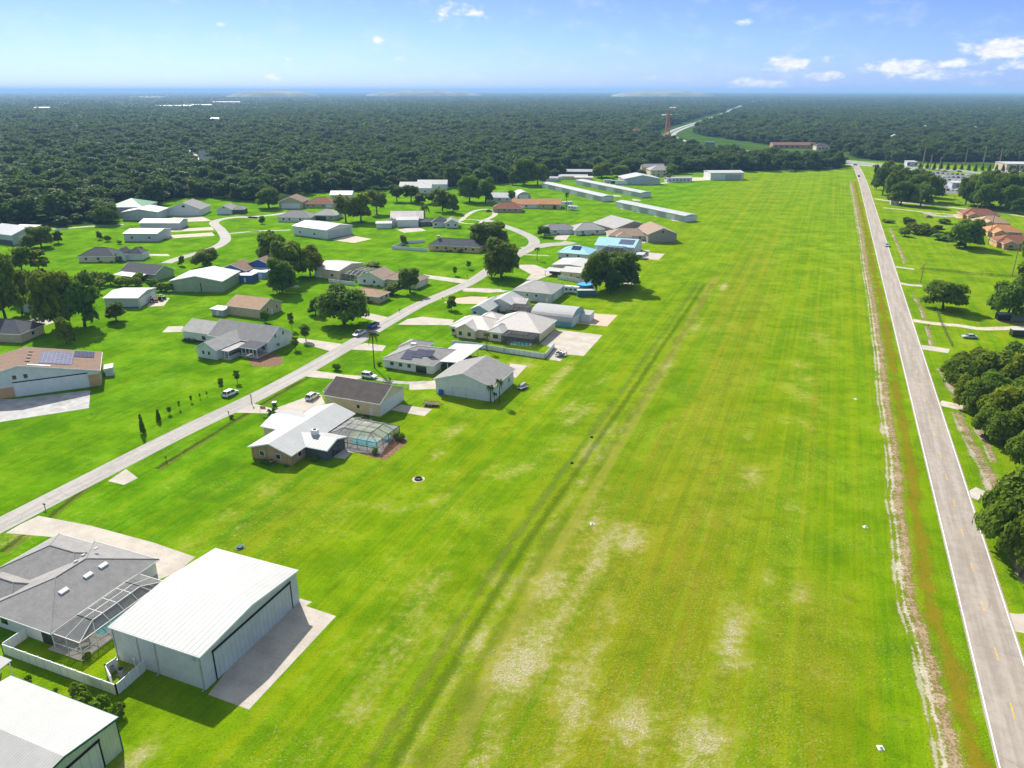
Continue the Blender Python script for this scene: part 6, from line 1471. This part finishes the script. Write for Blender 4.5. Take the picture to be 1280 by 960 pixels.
# ================================================================ VEHICLES
def wheel(root, x, y, r=.34, w=.22):
    s_ = 1 if y > 0 else -1
    mb = MB(); mb.tube((x, y-s_*w/2, r), (x, y+s_*w/2, r), r, r, 16); ty = mb.build('wheel', m_tyre, root)
    mb = MB(); mb.tube((x, y+s_*(w/2-.02), r), (x, y+s_*(w/2+.012), r), r*.62, r*.58, 12); mb.build('rim', m_rim, ty)
def car(name, body, L_=4.7, Wd=1.86, H_=1.65, kind='suv'):
    """nose towards +x; lofted sections: sill, belt, roof"""
    o = empty(name, (0,0,0)); h = L_/2; w = Wd/2; belt = .95 if kind != 'sedan' else .86
    prof = [(-h+.05,.32),(h-.05,.32),(h,.55),(h-.06,.72),(h-.95,belt-.02),(h-1.1,belt),(-h+.12,belt+.02),(-h,.70)]
    mb = MB()
    q = lambda k, y: [(x*(1 if abs(x) < h-.5 else k), y, z) for x, z in prof]
    n = len(prof); rings = [q(.96,-w+.0), q(1,-w+.10), q(1,w-.10), q(.96,w)]
    rings[0] = [(x, -w, min(z, belt-.06)) for x, _, z in rings[0]]; rings[3] = [(x, w, min(z, belt-.06)) for x, _, z in rings[3]]
    vs = [p for r_ in rings for p in r_]; fs = [tuple(range(n))]+[tuple(3*n+i for i in range(n-1, -1, -1))]
    for j in range(3): fs += [(j*n+i, (j+1)*n+i, (j+1)*n+(i+1)%n, j*n+(i+1)%n) for i in range(n)]
    mb.add(vs, fs)
    if kind == 'pickup': x0, x1, xr0, xr1 = -.55, h-1.25, -.35, h-2.0
    elif kind == 'sedan': x0, x1, xr0, xr1 = -h+.55, h-1.15, -h+1.35, h-2.0
    else: x0, x1, xr0, xr1 = -h+.12, h-1.15, -h+.55, h-1.95
    gb = [(x0,-w+.1,belt-.02),(x1,-w+.1,belt-.02),(x1,w-.1,belt-.02),(x0,w-.1,belt-.02)]; gt = [(xr0,-w+.26,H_-.06),(xr1,-w+.26,H_-.06),(xr1,w-.26,H_-.06),(xr0,w-.26,H_-.06)]
    mb.hexa([(x, y, z) for x, y, z in gt], [(x*1.0, y*.96, H_) for x, y, z in gt])
    for i in range(4): mb.bar(gb[i], gt[i], .045)
    for s_ in (-1, 1):
        xm = (x0+x1)/2; mb.bar((xm, s_*(w-.1), belt), ((xr0+xr1)/2, s_*(w-.26), H_-.06), .04)
        mb.box(x1-.35, s_*(w+.01), belt-.02, x1-.15, s_*(w+.17), belt+.14)
    if kind == 'pickup':
        mb.box(-h+.08, -w+.02, belt, x0, -w+.10, belt+.22); mb.box(-h+.08, w-.10, belt, x0, w-.02, belt+.22); mb.box(-h+.02, -w+.02, belt, -h+.08, w-.02, belt+.22)
    mb.build('body', body, o)
    g = MB(); g.hexa([(x*.995, y*.985, z) for x, y, z in gb], [(x, y*.985, z-.005) for x, y, z in gt]); g.build('window', m_glass, o)
    if kind == 'pickup': g = MB(); g.box(-h+.1, -w+.12, belt+.01, x0-.05, w-.12, belt+.04); g.build('bed_liner', m_black, o)
    for x in (-h+.85, h-.9):
        for y in (-w+.07, w-.07): wheel(o, x, y)
    for y in (-w+.3, w-.3):
        g = MB(); g.box(h-.06, y-.2, .60, h+.012, y+.2, .74); g.build('headlight', m_lamp, o); g = MB(); g.box(-h-.012, y-.12, .66, -h+.06, y+.12, .86); g.build('taillight', m_tail, o)
    return o
def at_px(o, px, hd, label, cat='car', group=None):
    p = W(px); place(o, (p[0], p[1], .035), hd, label, group); o['category'] = cat; return o
at_px(car('parked_car', p_white, 4.9, 1.95, 1.72), E(312,612), 66, 'white suv parked on the grass verge along the lane by the saplings')
at_px(car('parked_car', p_white, 4.8, 1.9, 1.68), E(780,630), 70, 'white suv parked on the driveway by the dark roofed garage hangar')
at_px(car('parked_car', p_white, 4.8, 1.9, 1.74), E(1103,512), -20, 'white suv on the curved path beside the tall slender palm')
at_px(car('pickup_truck', p_white, 5.7, 2.0, 1.85, 'pickup'), E(1048,268), 247, 'white pickup truck stopped on the lane, towing a blue trailer', 'pickup truck')
tr = empty('utility_trailer', (0,0,0)); mb = MB(); mb.box(-2.6,-1.05,.55,2.6,1.05,.7)
mb.build('deck', p_navy, tr); mb = MB()
for a in ((-2.6,-1.05,2.6,-.97),(-2.6,.97,2.6,1.05),(-2.6,-.97,-2.5,.97),(2.5,-.97,2.6,.97)): mb.box(a[0],a[1],.703,a[2],a[3],1.5)
mb.build('side_panel', p_navy, tr); mb = MB(); mb.bar((2.6,0,.6),(4.2,0,.55),.06); mb.build('tow_bar', m_black, tr)
for x in (-.5,.5):
    for y in (-1.12,1.12): wheel(tr, x, y, .33)
at_px(tr, E(1128,228), 247, 'bright blue box trailer hitched behind the white pickup on the lane', 'trailer')
at_px(car('parked_car', p_silver, 4.8, 1.85, 1.45, 'sedan'), K(915,440), 172, 'silver sedan parked on the grass above the roadside thicket')
at_px(car('moving_car', p_silver, 4.7, 1.86, 1.6), J(366,682), 248, 'dark silver car driving on the county road halfway up')
at_px(car('moving_car', p_red, 4.7, 1.86, 1.6), J(178,218), 68, 'small dark red car on the county road near the intersection')
at_px(car('parked_car', p_white, 4.9, 1.95, 1.75), A(192,798), 250, 'white suv on the drive beside the dark tree clump at the left')
at_px(car('parked_car', p_black, 4.7, 1.86, 1.6), C(968,388), 20, 'black car parked on the loop drive by the dark oaks')
at_px(car('parked_car', p_grey, 4.7, 1.86, 1.55), J(648,492), 0, 'grey car parked on the grass at the end of the row houses drive')
at_px(car('parked_car', p_white, 4.7, 1.86, 1.55), A(1120,268), 60, 'tiny white car in front of the small house at the forest edge')
# flatbed / utility / pontoon / jet ski trailers
def flat_trailer(name, L_, Wd, m, wheels=1):
    o = empty(name, (0,0,0)); mb = MB(); mb.box(-L_/2,-Wd/2,.55,L_/2,Wd/2,.66)
    mb.build('deck', m, o); mb = MB()
    for y in (-Wd/2+.04, Wd/2-.04):
        mb.bar((-L_/2,y,.9),(L_/2,y,.9),.035)
        for x in np.linspace(-L_/2+.05, L_/2-.05, 5): mb.bar((x,y,.64),(x,y,.9),.03)
    mb.bar((L_/2,-Wd/2,.6),(L_/2+1.3,0,.55),.05); mb.bar((L_/2,Wd/2,.6),(L_/2+1.3,0,.55),.05); mb.build('frame', m_black, o)
    for i in range(wheels):
        for y in (-Wd/2-.12, Wd/2+.12): wheel(o, -.3+i*.8, y, .32)
    return o
at_px(flat_trailer('utility_trailer', 4.2, 1.9, m_wood, 2), F(372,628), -10, 'black low utility trailer on the grass beside the grey hangar apron', 'trailer')
mw = flat_trailer('utility_trailer', 3.2, 1.7, m_steel); at_px(mw, F(802,550), 50, 'small open trailer with a pale load behind the grey roofed hangar', 'trailer')
lo = empty('tarp_load', W(F(802,545)), 50, 'pale grey covered load lying on the small open trailer', 'tarp'); lo.location.z = .70
mb = MB(); mb.hexa([(-1.4,-.7,0),(1.4,-.7,0),(1.4,.7,0),(-1.4,.7,0)], [(-1.2,-.5,.55),(1.1,-.45,.7),(1.1,.45,.7),(-1.2,.5,.5)]); mb.build('cover', r_lgrey, lo)
jt = flat_trailer('jet_ski_trailer', 3.6, 2.3, m_steel); at_px(jt, F(980,395), 40, 'double jet ski trailer standing on the apron of the cream house', 'trailer')
for s_, lab in ((-.55,'white and black jet ski nearest the fence on the trailer'),(.55,'white and black jet ski on the apron side of the trailer')):
    pj = W(F(980,395)); c, s2 = math.cos(math.radians(40)), math.sin(math.radians(40))
    js = empty('jet_ski', (pj[0]-s2*s_, pj[1]+c*s_, .72), 40, lab, 'jet ski', 'jet skis on the trailer')
    mb = MB(); mb.hexa([(-1.4,-.35,0),(1.0,-.35,0),(1.0,.35,0),(-1.4,.35,0)], [(-1.5,-.5,.4),(1.2,-.42,.5),(1.2,.42,.5),(-1.5,.5,.4)]); mb.hexa([(1.0,-.35,0),(1.6,-.05,.25),(1.6,.05,.25),(1.0,.35,0)], [(1.2,-.42,.5),(1.75,-.06,.5),(1.75,.06,.5),(1.2,.42,.5)]); mb.build('hull', p_white, js)
    mb = MB(); mb.box(-1.3,-.2,.42,.1,.2,.72); mb.build('saddle', m_black, js); mb = MB(); mb.bar((.55,-.4,.98),(.55,.4,.98),.03); mb.bar((.8,0,.45),(.55,0,.98),.06); mb.build('handlebar', m_black, js)
# caravans
def caravan(label, px, hd, L_=8.0, m=p_white, group=None):
    o = empty('caravan', (0,0,0)); mb = MB(); w = 1.2
    mb.ext([(-w,.55),(w,.55),(w,2.85),(w-.2,3.05),(-w+.2,3.05),(-w,2.85)], -L_/2, L_/2-.5, 'x'); mb.hexa([(L_/2-.5,-w,.7),(L_/2-.5,w,.7),(L_/2-.5,w-.05,2.95),(L_/2-.5,-w+.05,2.95)], [(L_/2,-w+.2,1.0),(L_/2,w-.2,1.0),(L_/2-.1,w-.25,2.6),(L_/2-.1,-w+.25,2.6)])
    mb.build('body', m, o)
    for x in (-L_*.3, -.2, L_*.25):
        for y in (-w-.02, w-.02):
            g = MB(); g.box(x-.55, y, 1.55, x+.55, y+.04, 2.2); g.build('window', m_glass, o)
    g = MB(); g.box(L_*.08,-w-.03,.7,L_*.08+.7,-w,2.5); g.build('door', m_trim, o); g = MB(); g.box(-1,-.4,3.05,0,.4,3.3); g.build('roof_unit', m_trim, o)
    for x in (-.7,.3):
        for y in (-w+.02, w-.02): wheel(o, x, y, .36)
    return at_px(o, px, hd, label, 'caravan', group)
caravan('white caravan parked left of the round blue pool in the yard', D(428,852), 160, 7.0)
for px, hd, lab in ((D(355,352),-10,'white caravan next to the terracotta roofed house'),(D(410,352),20,'second white caravan right behind the shaggy palm'),(D(440,378),-30,'flat white trailer van on the lawn right of the shaggy palm'),(D(640,222),0,'white caravan left of the blue container at the hangar rows'),
     (D(355,205),40,'white caravan under the big trees at the head of the hangar rows')): caravan(lab, px, hd, 8)
def container(label, px, hd, m, L_=7.0, h=2.6, w=1.25):
    o = empty('container', (0,0,0)); mb = MB(); mb.box(-L_/2,-w,.12,L_/2,w,h-.08); mb.build('box', m, o)
    mb = MB()
    for x in np.arange(-L_/2+.3, L_/2-.2, .5):
        for y in (-w-.035, w): mb.box(x, y, .25, x+.22, y+.035, h-.2)
    mb.build('ribs', m, o); mb = MB(); mb.box(-L_/2-.03,-w-.05,h-.078,L_/2+.03,w+.05,h+.04); mb.build('roof', r_greyx, o)
    mb = MB()
    for y in (-.5,.5): mb.bar((L_/2+.05,y,.2),(L_/2+.05,y,h-.2),.03)
    mb.build('lock_bar', m_steel, o); return at_px(o, px, hd, label, 'container')
container('dark teal storage container below the round blue pool', D(518,868), 2, mat('teal container paint', (.05,.15,.13), var=.1), 8.0)
container('navy blue container between the far caravan and the white trailer', D(683,226), 0, mat('navy container paint', (.03,.05,.14), var=.1), 9)
container('white box trailer standing right of the navy container', D(716,232), -20, p_white, 11, 3.6)
for i, (px, lab) in enumerate(((K(1150,318),'black trailer under the oak at the right edge, left one'),(K(1240,325),'black trailer under the oak at the right edge, middle one'),(K(1250,428),'black trailer below the drive at the right edge'))):
    container(lab, px, -8, p_black if i != 1 else p_grey, 6.0, 2.5)
o = empty('above_ground_pool', W(D(508,815)), 0, 'round bright blue above ground pool between caravan and oaks', 'pool')
mb = MB(); mb.tube((0,0,0),(0,0,1.2),3.3,3.3,28); mb.build('pool_wall', mat('blue pool liner', (.05,.25,.62), var=.05), o); mb = MB(); mb.tube((0,0,1.2),(0,0,1.23),3.1,3.1,28); mb.build('water', mat('blue pool water', (.06,.36,.72), var=.08, rough=.1), o)
# cars by the dealership: each its own, too small for parts
lot_cols = [p_white, p_silver, p_black, p_grey, p_navy, p_red]
LM = []
for m_ in lot_cols:
    mb = MB(); mb.ext([(-2.3,.3),(2.3,.3),(2.3,.75),(1.3,.95),(.6,1.5),(-1.6,1.5),(-2.1,.95),(-2.3,.9)], -.9, .9, 'y', 0); mb.ext([(-1.9,.98),(1.15,.98),(.58,1.46),(-1.55,1.46)], -.92, .92, 'y', 1)
    for x in (-1.4,1.4):
        for y in (-.93,.71): mb.tube((x,y,.33),(x,y+.22,.33),.33,.33,10,2)
    o = mb.build('lot_car', [m_, m_glass, m_tyre]); LM.append(o.data); bpy.data.objects.remove(o)
lab_c = ('white car parked among the rows of the dealership lot','silver car parked among the rows of the dealership lot','black car parked among the rows of the dealership lot','grey car parked among the rows of the dealership lot','navy car parked among the rows of the dealership lot','red car parked among the rows of the dealership lot')
for r_ in range(6):
    for i in range(11):
        q0 = W((1166+r_*1.5, 216.5+r_*4.3)); q1 = W((1228, 220.5+r_*3.6)); f_ = i/10
        k = rs.choice(6, p=[.20,.22,.22,.22,.08,.06])
        o = bpy.data.objects.new('lot_car', LM[k]); COL.objects.link(o); o.location = (q0[0]+(q1[0]-q0[0])*f_, q0[1]+(q1[1]-q0[1])*f_, .03); o.rotation_euler = (0, 0, math.radians(75+rs.uniform(-4,4)))
        tag(o, lab_c[k], 'car', 'cars on the dealership lot')
for i in range(9):
    q = W(((1062+i*24+rs.uniform(-5,5)), 206+i*1.6)); k = rs.randint(0, 6)
    o = bpy.data.objects.new('highway_car', LM[k]); COL.objects.link(o); o.location = (q[0], q[1]+rs.choice([-6,6]), .035); o.rotation_euler = (0, 0, math.radians(-10)); tag(o, 'small car on the far highway near the intersection', 'car', 'cars on the far highway')

# ================================================================ POLES AND SMALL THINGS
def pole(px, top, label, arms=True, group='utility poles', r=.16):
    p = W(px); h = height_to(p, top); o = empty('utility_pole', p, 15, label, 'utility pole', group)
    mb = MB(); mb.tube((0,0,0),(0,0,h),r*1.3,r,8); mb.build('shaft', m_pole, o)
    if arms: mb = MB(); mb.box(-1.1,-.07,h-.7,1.1,.07,h-.55); mb.build('cross_arm', m_pole, o)
    return (p[0], p[1], h-.5)
pp = [pole(J(1040,672),460/5.333+180,'utility pole on the right hand meadow beside the row houses'),pole(J(950,520),395/5.333+180,'utility pole in front of the first row house'),pole(J(1200,880),660/5.333+180,'utility pole in front of the nearest row house'),pole(J(808,410),345/5.333+180,'utility pole beyond the side lane'),pole(J(590,925),800/5.333+180,'thin pole beside the county road meadow')]
for x, b_, t_, lab in ((770,445,335,'tall pale steel pole at the dealership, tallest and leftmost'),(808,448,375,'pale steel pole right of the tallest one at the dealership'),(855,450,385,'thin pole third along the highway'),(1075,425,330,'pale steel pole above the palms'),(1155,428,340,'pale steel pole near the right end of the highway'),(1250,412,365,'short thick pole at the right edge of the highway'),(985,420,345,'faint pole behind the highway trees')):
    pole(O(x, b_), 100+t_/4, lab, True, 'steel poles by the highway', .5)
def wire(a, b, sag=.8):
    mb = MB(); a = np.array(a); b = np.array(b); n = 8; pr = None
    for i in range(n+1):
        f_ = i/n; q = a+(b-a)*f_-np.array([0,0,sag*4*f_*(1-f_)])
        if pr is not None: mb.bar(pr, q, .02)
        pr = q
    return mb
for i, (a, b_) in enumerate(((2,0),(0,1),(1,3))):
    o = wire(pp[a], pp[b_]).build('overhead_wire', m_black); tag(o, ('thin overhead wire between the two nearest poles by the row houses','thin overhead wire over the row house roofs','thin overhead wire crossing to the pole beyond the side lane')[i], 'wire', 'overhead wires')
def mailbox(px, label, hd=-22):
    p = W(px); o = empty('mailbox', p, hd, label, 'mailbox'); mb = MB(); mb.box(-.06,-.06,0,.06,.06,1.1); mb.build('post', m_wood, o)
    mb = MB(); mb.ext([(-.12,1.1),(.12,1.1),(.12,1.26),(.06,1.33),(-.06,1.33),(-.12,1.26)], -.28, .28, 'x'); mb.build('box', m_black, o)
mailbox(I(1145,640), 'black mailbox on the verge across from the parked white suv'); mailbox(C(842,765), 'mailbox at the drive of the lawn below the yellow house'); mailbox(B(1198,762), 'mailbox on the verge of the little tan house'); mailbox(C(700,895), 'mailbox at the pink paver drive')
mailbox(Hc(165,48), 'mailbox beside the drive of the grey house by the white hangar'); mailbox(I(832,868), 'mailbox down the ditch from the parked white suv')
mailbox(K(640,372), 'dark mailbox by the curved drive on the county road', 70); mailbox(L(575,470), 'dark mailbox below the thicket drive', 70)
def lamp(px, top, label):
    p = W(px); h = height_to(p, top); o = empty('yard_lamp', p, 0, label, 'lamp post'); mb = MB(); mb.tube((0,0,0),(0,0,h-.4),.06,.05,8); mb.build('post', m_black, o)
    mb = MB(); mb.tube((0,0,h-.4),(0,0,h-.05),.12,.18,8); mb.build('lantern', m_lamp, o); mb = MB(); mb.tube((0,0,h-.05),(0,0,h+.05),.22,.03,8); mb.build('cap', m_black, o)
lamp(E(435,662), 494, 'black yard lamp at the drive mouth of the white roofed house'); lamp(I(1258,582), 493, 'black lamp post on the verge near the drive of the white roofed house')
fl = empty('flag_pole', W(E(480,725)), 0, 'small tilted flag on a short pole at the white roofed house drive', 'flag'); mb = MB(); mb.bar((0,0,0),(.3,0,2.6),.03); mb.build('pole', m_steel, fl)
mfl, nt = new_mat('striped flag cloth'); t = NT(nt); ou = t.n('ShaderNodeOutputMaterial'); bs = t.n('ShaderNodeBsdfPrincipled'); t.l(bs.outputs[0], ou.inputs[0]); tc = t.n('ShaderNodeTexCoord'); sp = t.n('ShaderNodeSeparateXYZ'); t.l(tc.outputs['Object'], sp.inputs[0])
sw = t.math('GREATER_THAN', t.math('FRACT', t.math('MULTIPLY', sp.outputs[2], 6)), .5); cc = t.mix(sw, (.6,.6,.6,1), (.5,.03,.04,1)); cc = t.mix(t.math('MULTIPLY', t.math('GREATER_THAN', sp.outputs[2], 2.15), t.math('LESS_THAN', sp.outputs[0], .75)), cc, (.02,.03,.2,1)); t.l(cc, bs.inputs['Base Color'])
mb = MB()
for i in range(5):
    x0, x1 = .32+i*.28, .6+i*.28; y0, y1 = math.sin(i*1.1)*.08, math.sin((i+1)*1.1)*.08
    mb.hexa([(x0,y0,1.6),(x1,y1,1.55),(x1,y1+.02,1.55),(x0,y0+.02,1.6)], [(x0,y0,2.5),(x1,y1,2.45),(x1,y1+.02,2.45),(x0,y0+.02,2.5)])
mb.build('cloth', mfl, fl)
def acunit(px, label, loc=None):
    p = loc or W(px); o = empty('air_conditioner', p, HD, label, 'air conditioner'); mb = MB(); mb.tube((0,0,.1),(0,0,1.0),.45,.45,16); mb.build('casing', m_steel, o); mb = MB(); mb.tube((0,0,1.0),(0,0,1.06),.40,.36,16); mb.build('fan_grille', m_black, o); mb = MB(); mb.box(-.55,-.55,0,.55,.55,.1); mb.build('base_slab', m_conc, o)
acunit(Q(812,335), 'round grey air conditioner inside the short white fence by the white hangar'); acunit(Q(745,312), 'second smaller air conditioner inside the short white fence, nearer the lawn'); acunit(Gc(275,548), 'air conditioner at the gable end of the white roofed house'); acunit(Gc(875,265), 'air conditioner at the corner of the dark roofed garage hangar')
o = empty('drainage_lid', W(Hc(873,188)), 20, 'low dark green round lid on the grass above the white hangar', 'septic lid'); mb = MB(); mb.tube((0,0,-.05),(0,0,.35),.75,.6,16); mb.build('lid', m_gtrim, o); mb = MB(); mb.tube((0,0,-.05),(0,0,.1),.95,.95,16); mb.build('rim', m_black, o)
fp = empty('fire_pit', W((523,599)), 0, 'stone ringed fire pit on the airstrip side lawn', 'fire pit'); mb = MB()
for i in range(14): a = 2*PI*i/14; mb.box(math.cos(a)*.7-.15, math.sin(a)*.7-.15, 0, math.cos(a)*.7+.15, math.sin(a)*.7+.15, .35)
mb.build('stone_ring', m_black, fp); mb = MB(); mb.tube((0,0,-.05),(0,0,.03),1.4,1.4,20); mb.build('gravel_bed', m_shell, fp)
for px, lab in ((C(1,1),''),):
    pass
def marker(px, label, col=m_trim):
    p = W(px); o = empty('runway_marker', p, 0, label, 'runway marker', 'runway markers'); mb = MB(); mb.tube((0,0,0),(0,0,.35),.38,.12,10); mb.build('cone', col, o); mb = MB(); mb.box(-.4,-.4,-.02,.4,.4,.04); mb.build('base', col, o)
marker(M(57,157),'white runway marker low on the grass nearer the thicket'); marker(M(108,893),'white runway marker at the bottom right by the dirt strip'); marker((740,655),'white runway marker beside the tyre ruts'); marker(K(158,848),'white runway marker level with the thicket')
for px, lab in ((F(1035,900),'black runway edge light on the ruts, lower one'),(F(1128,778),'black runway edge light on the ruts, upper one')): marker(px, lab, m_black)
tw_ = empty('play_table', W(B(606,672)), 10, 'dark garden bench seat on the lawn right of the tan storage building', 'bench'); mb = MB(); mb.box(-.9,-.25,.42,.9,.25,.5); mb.build('seat', m_wood, tw_); mb = MB(); mb.box(-.9,.22,.5,.9,.3,1.0); mb.build('backrest', m_wood, tw_)
for x in (-.75,.75): mb = MB(); mb.box(x-.06,-.22,0,x+.06,.28,.42); mb.build('leg', m_wood, tw_)
tb = empty('trash_bin', W(E(563,672)), 0, 'dark wheeled bin at the edge of the white roofed house drive', 'bin'); mb = MB(); mb.hexa([(-.4,-.4,0),(.4,-.4,0),(.4,.4,0),(-.4,.4,0)], [(-.5,-.5,1.0),(.5,-.5,1.0),(.5,.5,1.0),(-.5,.5,1.0)]); mb.build('body', m_gtrim, tb); mb = MB(); mb.box(-.55,-.55,1.0,.55,.55,1.1); mb.build('lid', m_steel, tb)
wd_ = empty('water_drum', W(F(420,575)), 0, 'bright blue tank at the corner of the grey roofed hangar', 'tank'); mb = MB(); mb.tube((0,0,0),(0,0,1.3),.75,.75,16); mb.build('drum', mat('blue plastic', (.03,.13,.42), var=.05), wd_); mb = MB(); mb.tube((0,0,1.3),(0,0,1.4),.7,.3,16); mb.build('lid', mat('blue plastic', (.03,.13,.42)), wd_)
# picnic set on the patio by the dark hangar, machines at the small white hangar
def table(px, label, hd=0):
    p = W(px); o = empty('patio_table', (p[0],p[1],.02), hd, label, 'table'); mb = MB(); mb.box(-.9,-.5,.7,.9,.5,.76); mb.build('table_top', m_black, o)
    for x in (-.8,.8):
        for y in (-.4,.4): mb = MB(); mb.box(x-.04,y-.04,0,x+.04,y+.04,.7); mb.build('leg', m_black, o)
table(Gc(765,300), 'dark patio table between the white roofed house and the dark roofed hangar'); table(Gc(810,290), 'second dark patio table next to the garage hangar wall'); table(Q(560,140), 'pale patio table inside the screened yard by the pool', 30)
sp_ = empty('satellite_dish', W((1,1)) if False else W(Q(905,290)), 40, 'small white pipe vent standing at the white hangar wall', 'vent pipe'); mb = MB(); mb.tube((0,0,0),(0,0,1.6),.08,.08,8); mb.build('pipe', m_trim, sp_); mb = MB(); mb.tube((0,0,1.6),(0,0,1.75),.16,.02,8); mb.build('cap', m_trim, sp_)
def tractor(px, hd, label, m):
    p = W(px); o = empty('tractor', p, hd, label, 'tractor'); mb = MB(); mb.box(-.2,-.35,.7,1.5,.35,1.35); mb.build('bonnet', m, o); mb = MB(); mb.box(-1.1,-.5,.8,-.2,.5,1.1); mb.box(-1.15,-.45,1.1,-1.0,.45,1.6); mb.build('seat', m_black, o)
    mb = MB()
    for x, y in ((-1.1,-.55),(-1.1,.55),(-.1,-.55),(-.1,.55)): mb.bar((x,y,1.1),(x,y,2.3),.05)
    mb.box(-1.25,-.65,2.3,.05,.65,2.4); mb.build('canopy', m_black, o)
    for y in (-.75,.75): wheel(o, -.7, y, .7, .35); wheel(o, 1.1, y*.85, .42, .25)
tractor(A(770,712), 20, 'dark tractor on the slab beside the small white hangar', p_red); tractor(A(812,700), 60, 'green tractor at the right end of the slab by the small white hangar', p_teal)
sheet('machine_slab', [A(735,735),A(820,728),A(850,690),A(760,690)], .012, m_shell)
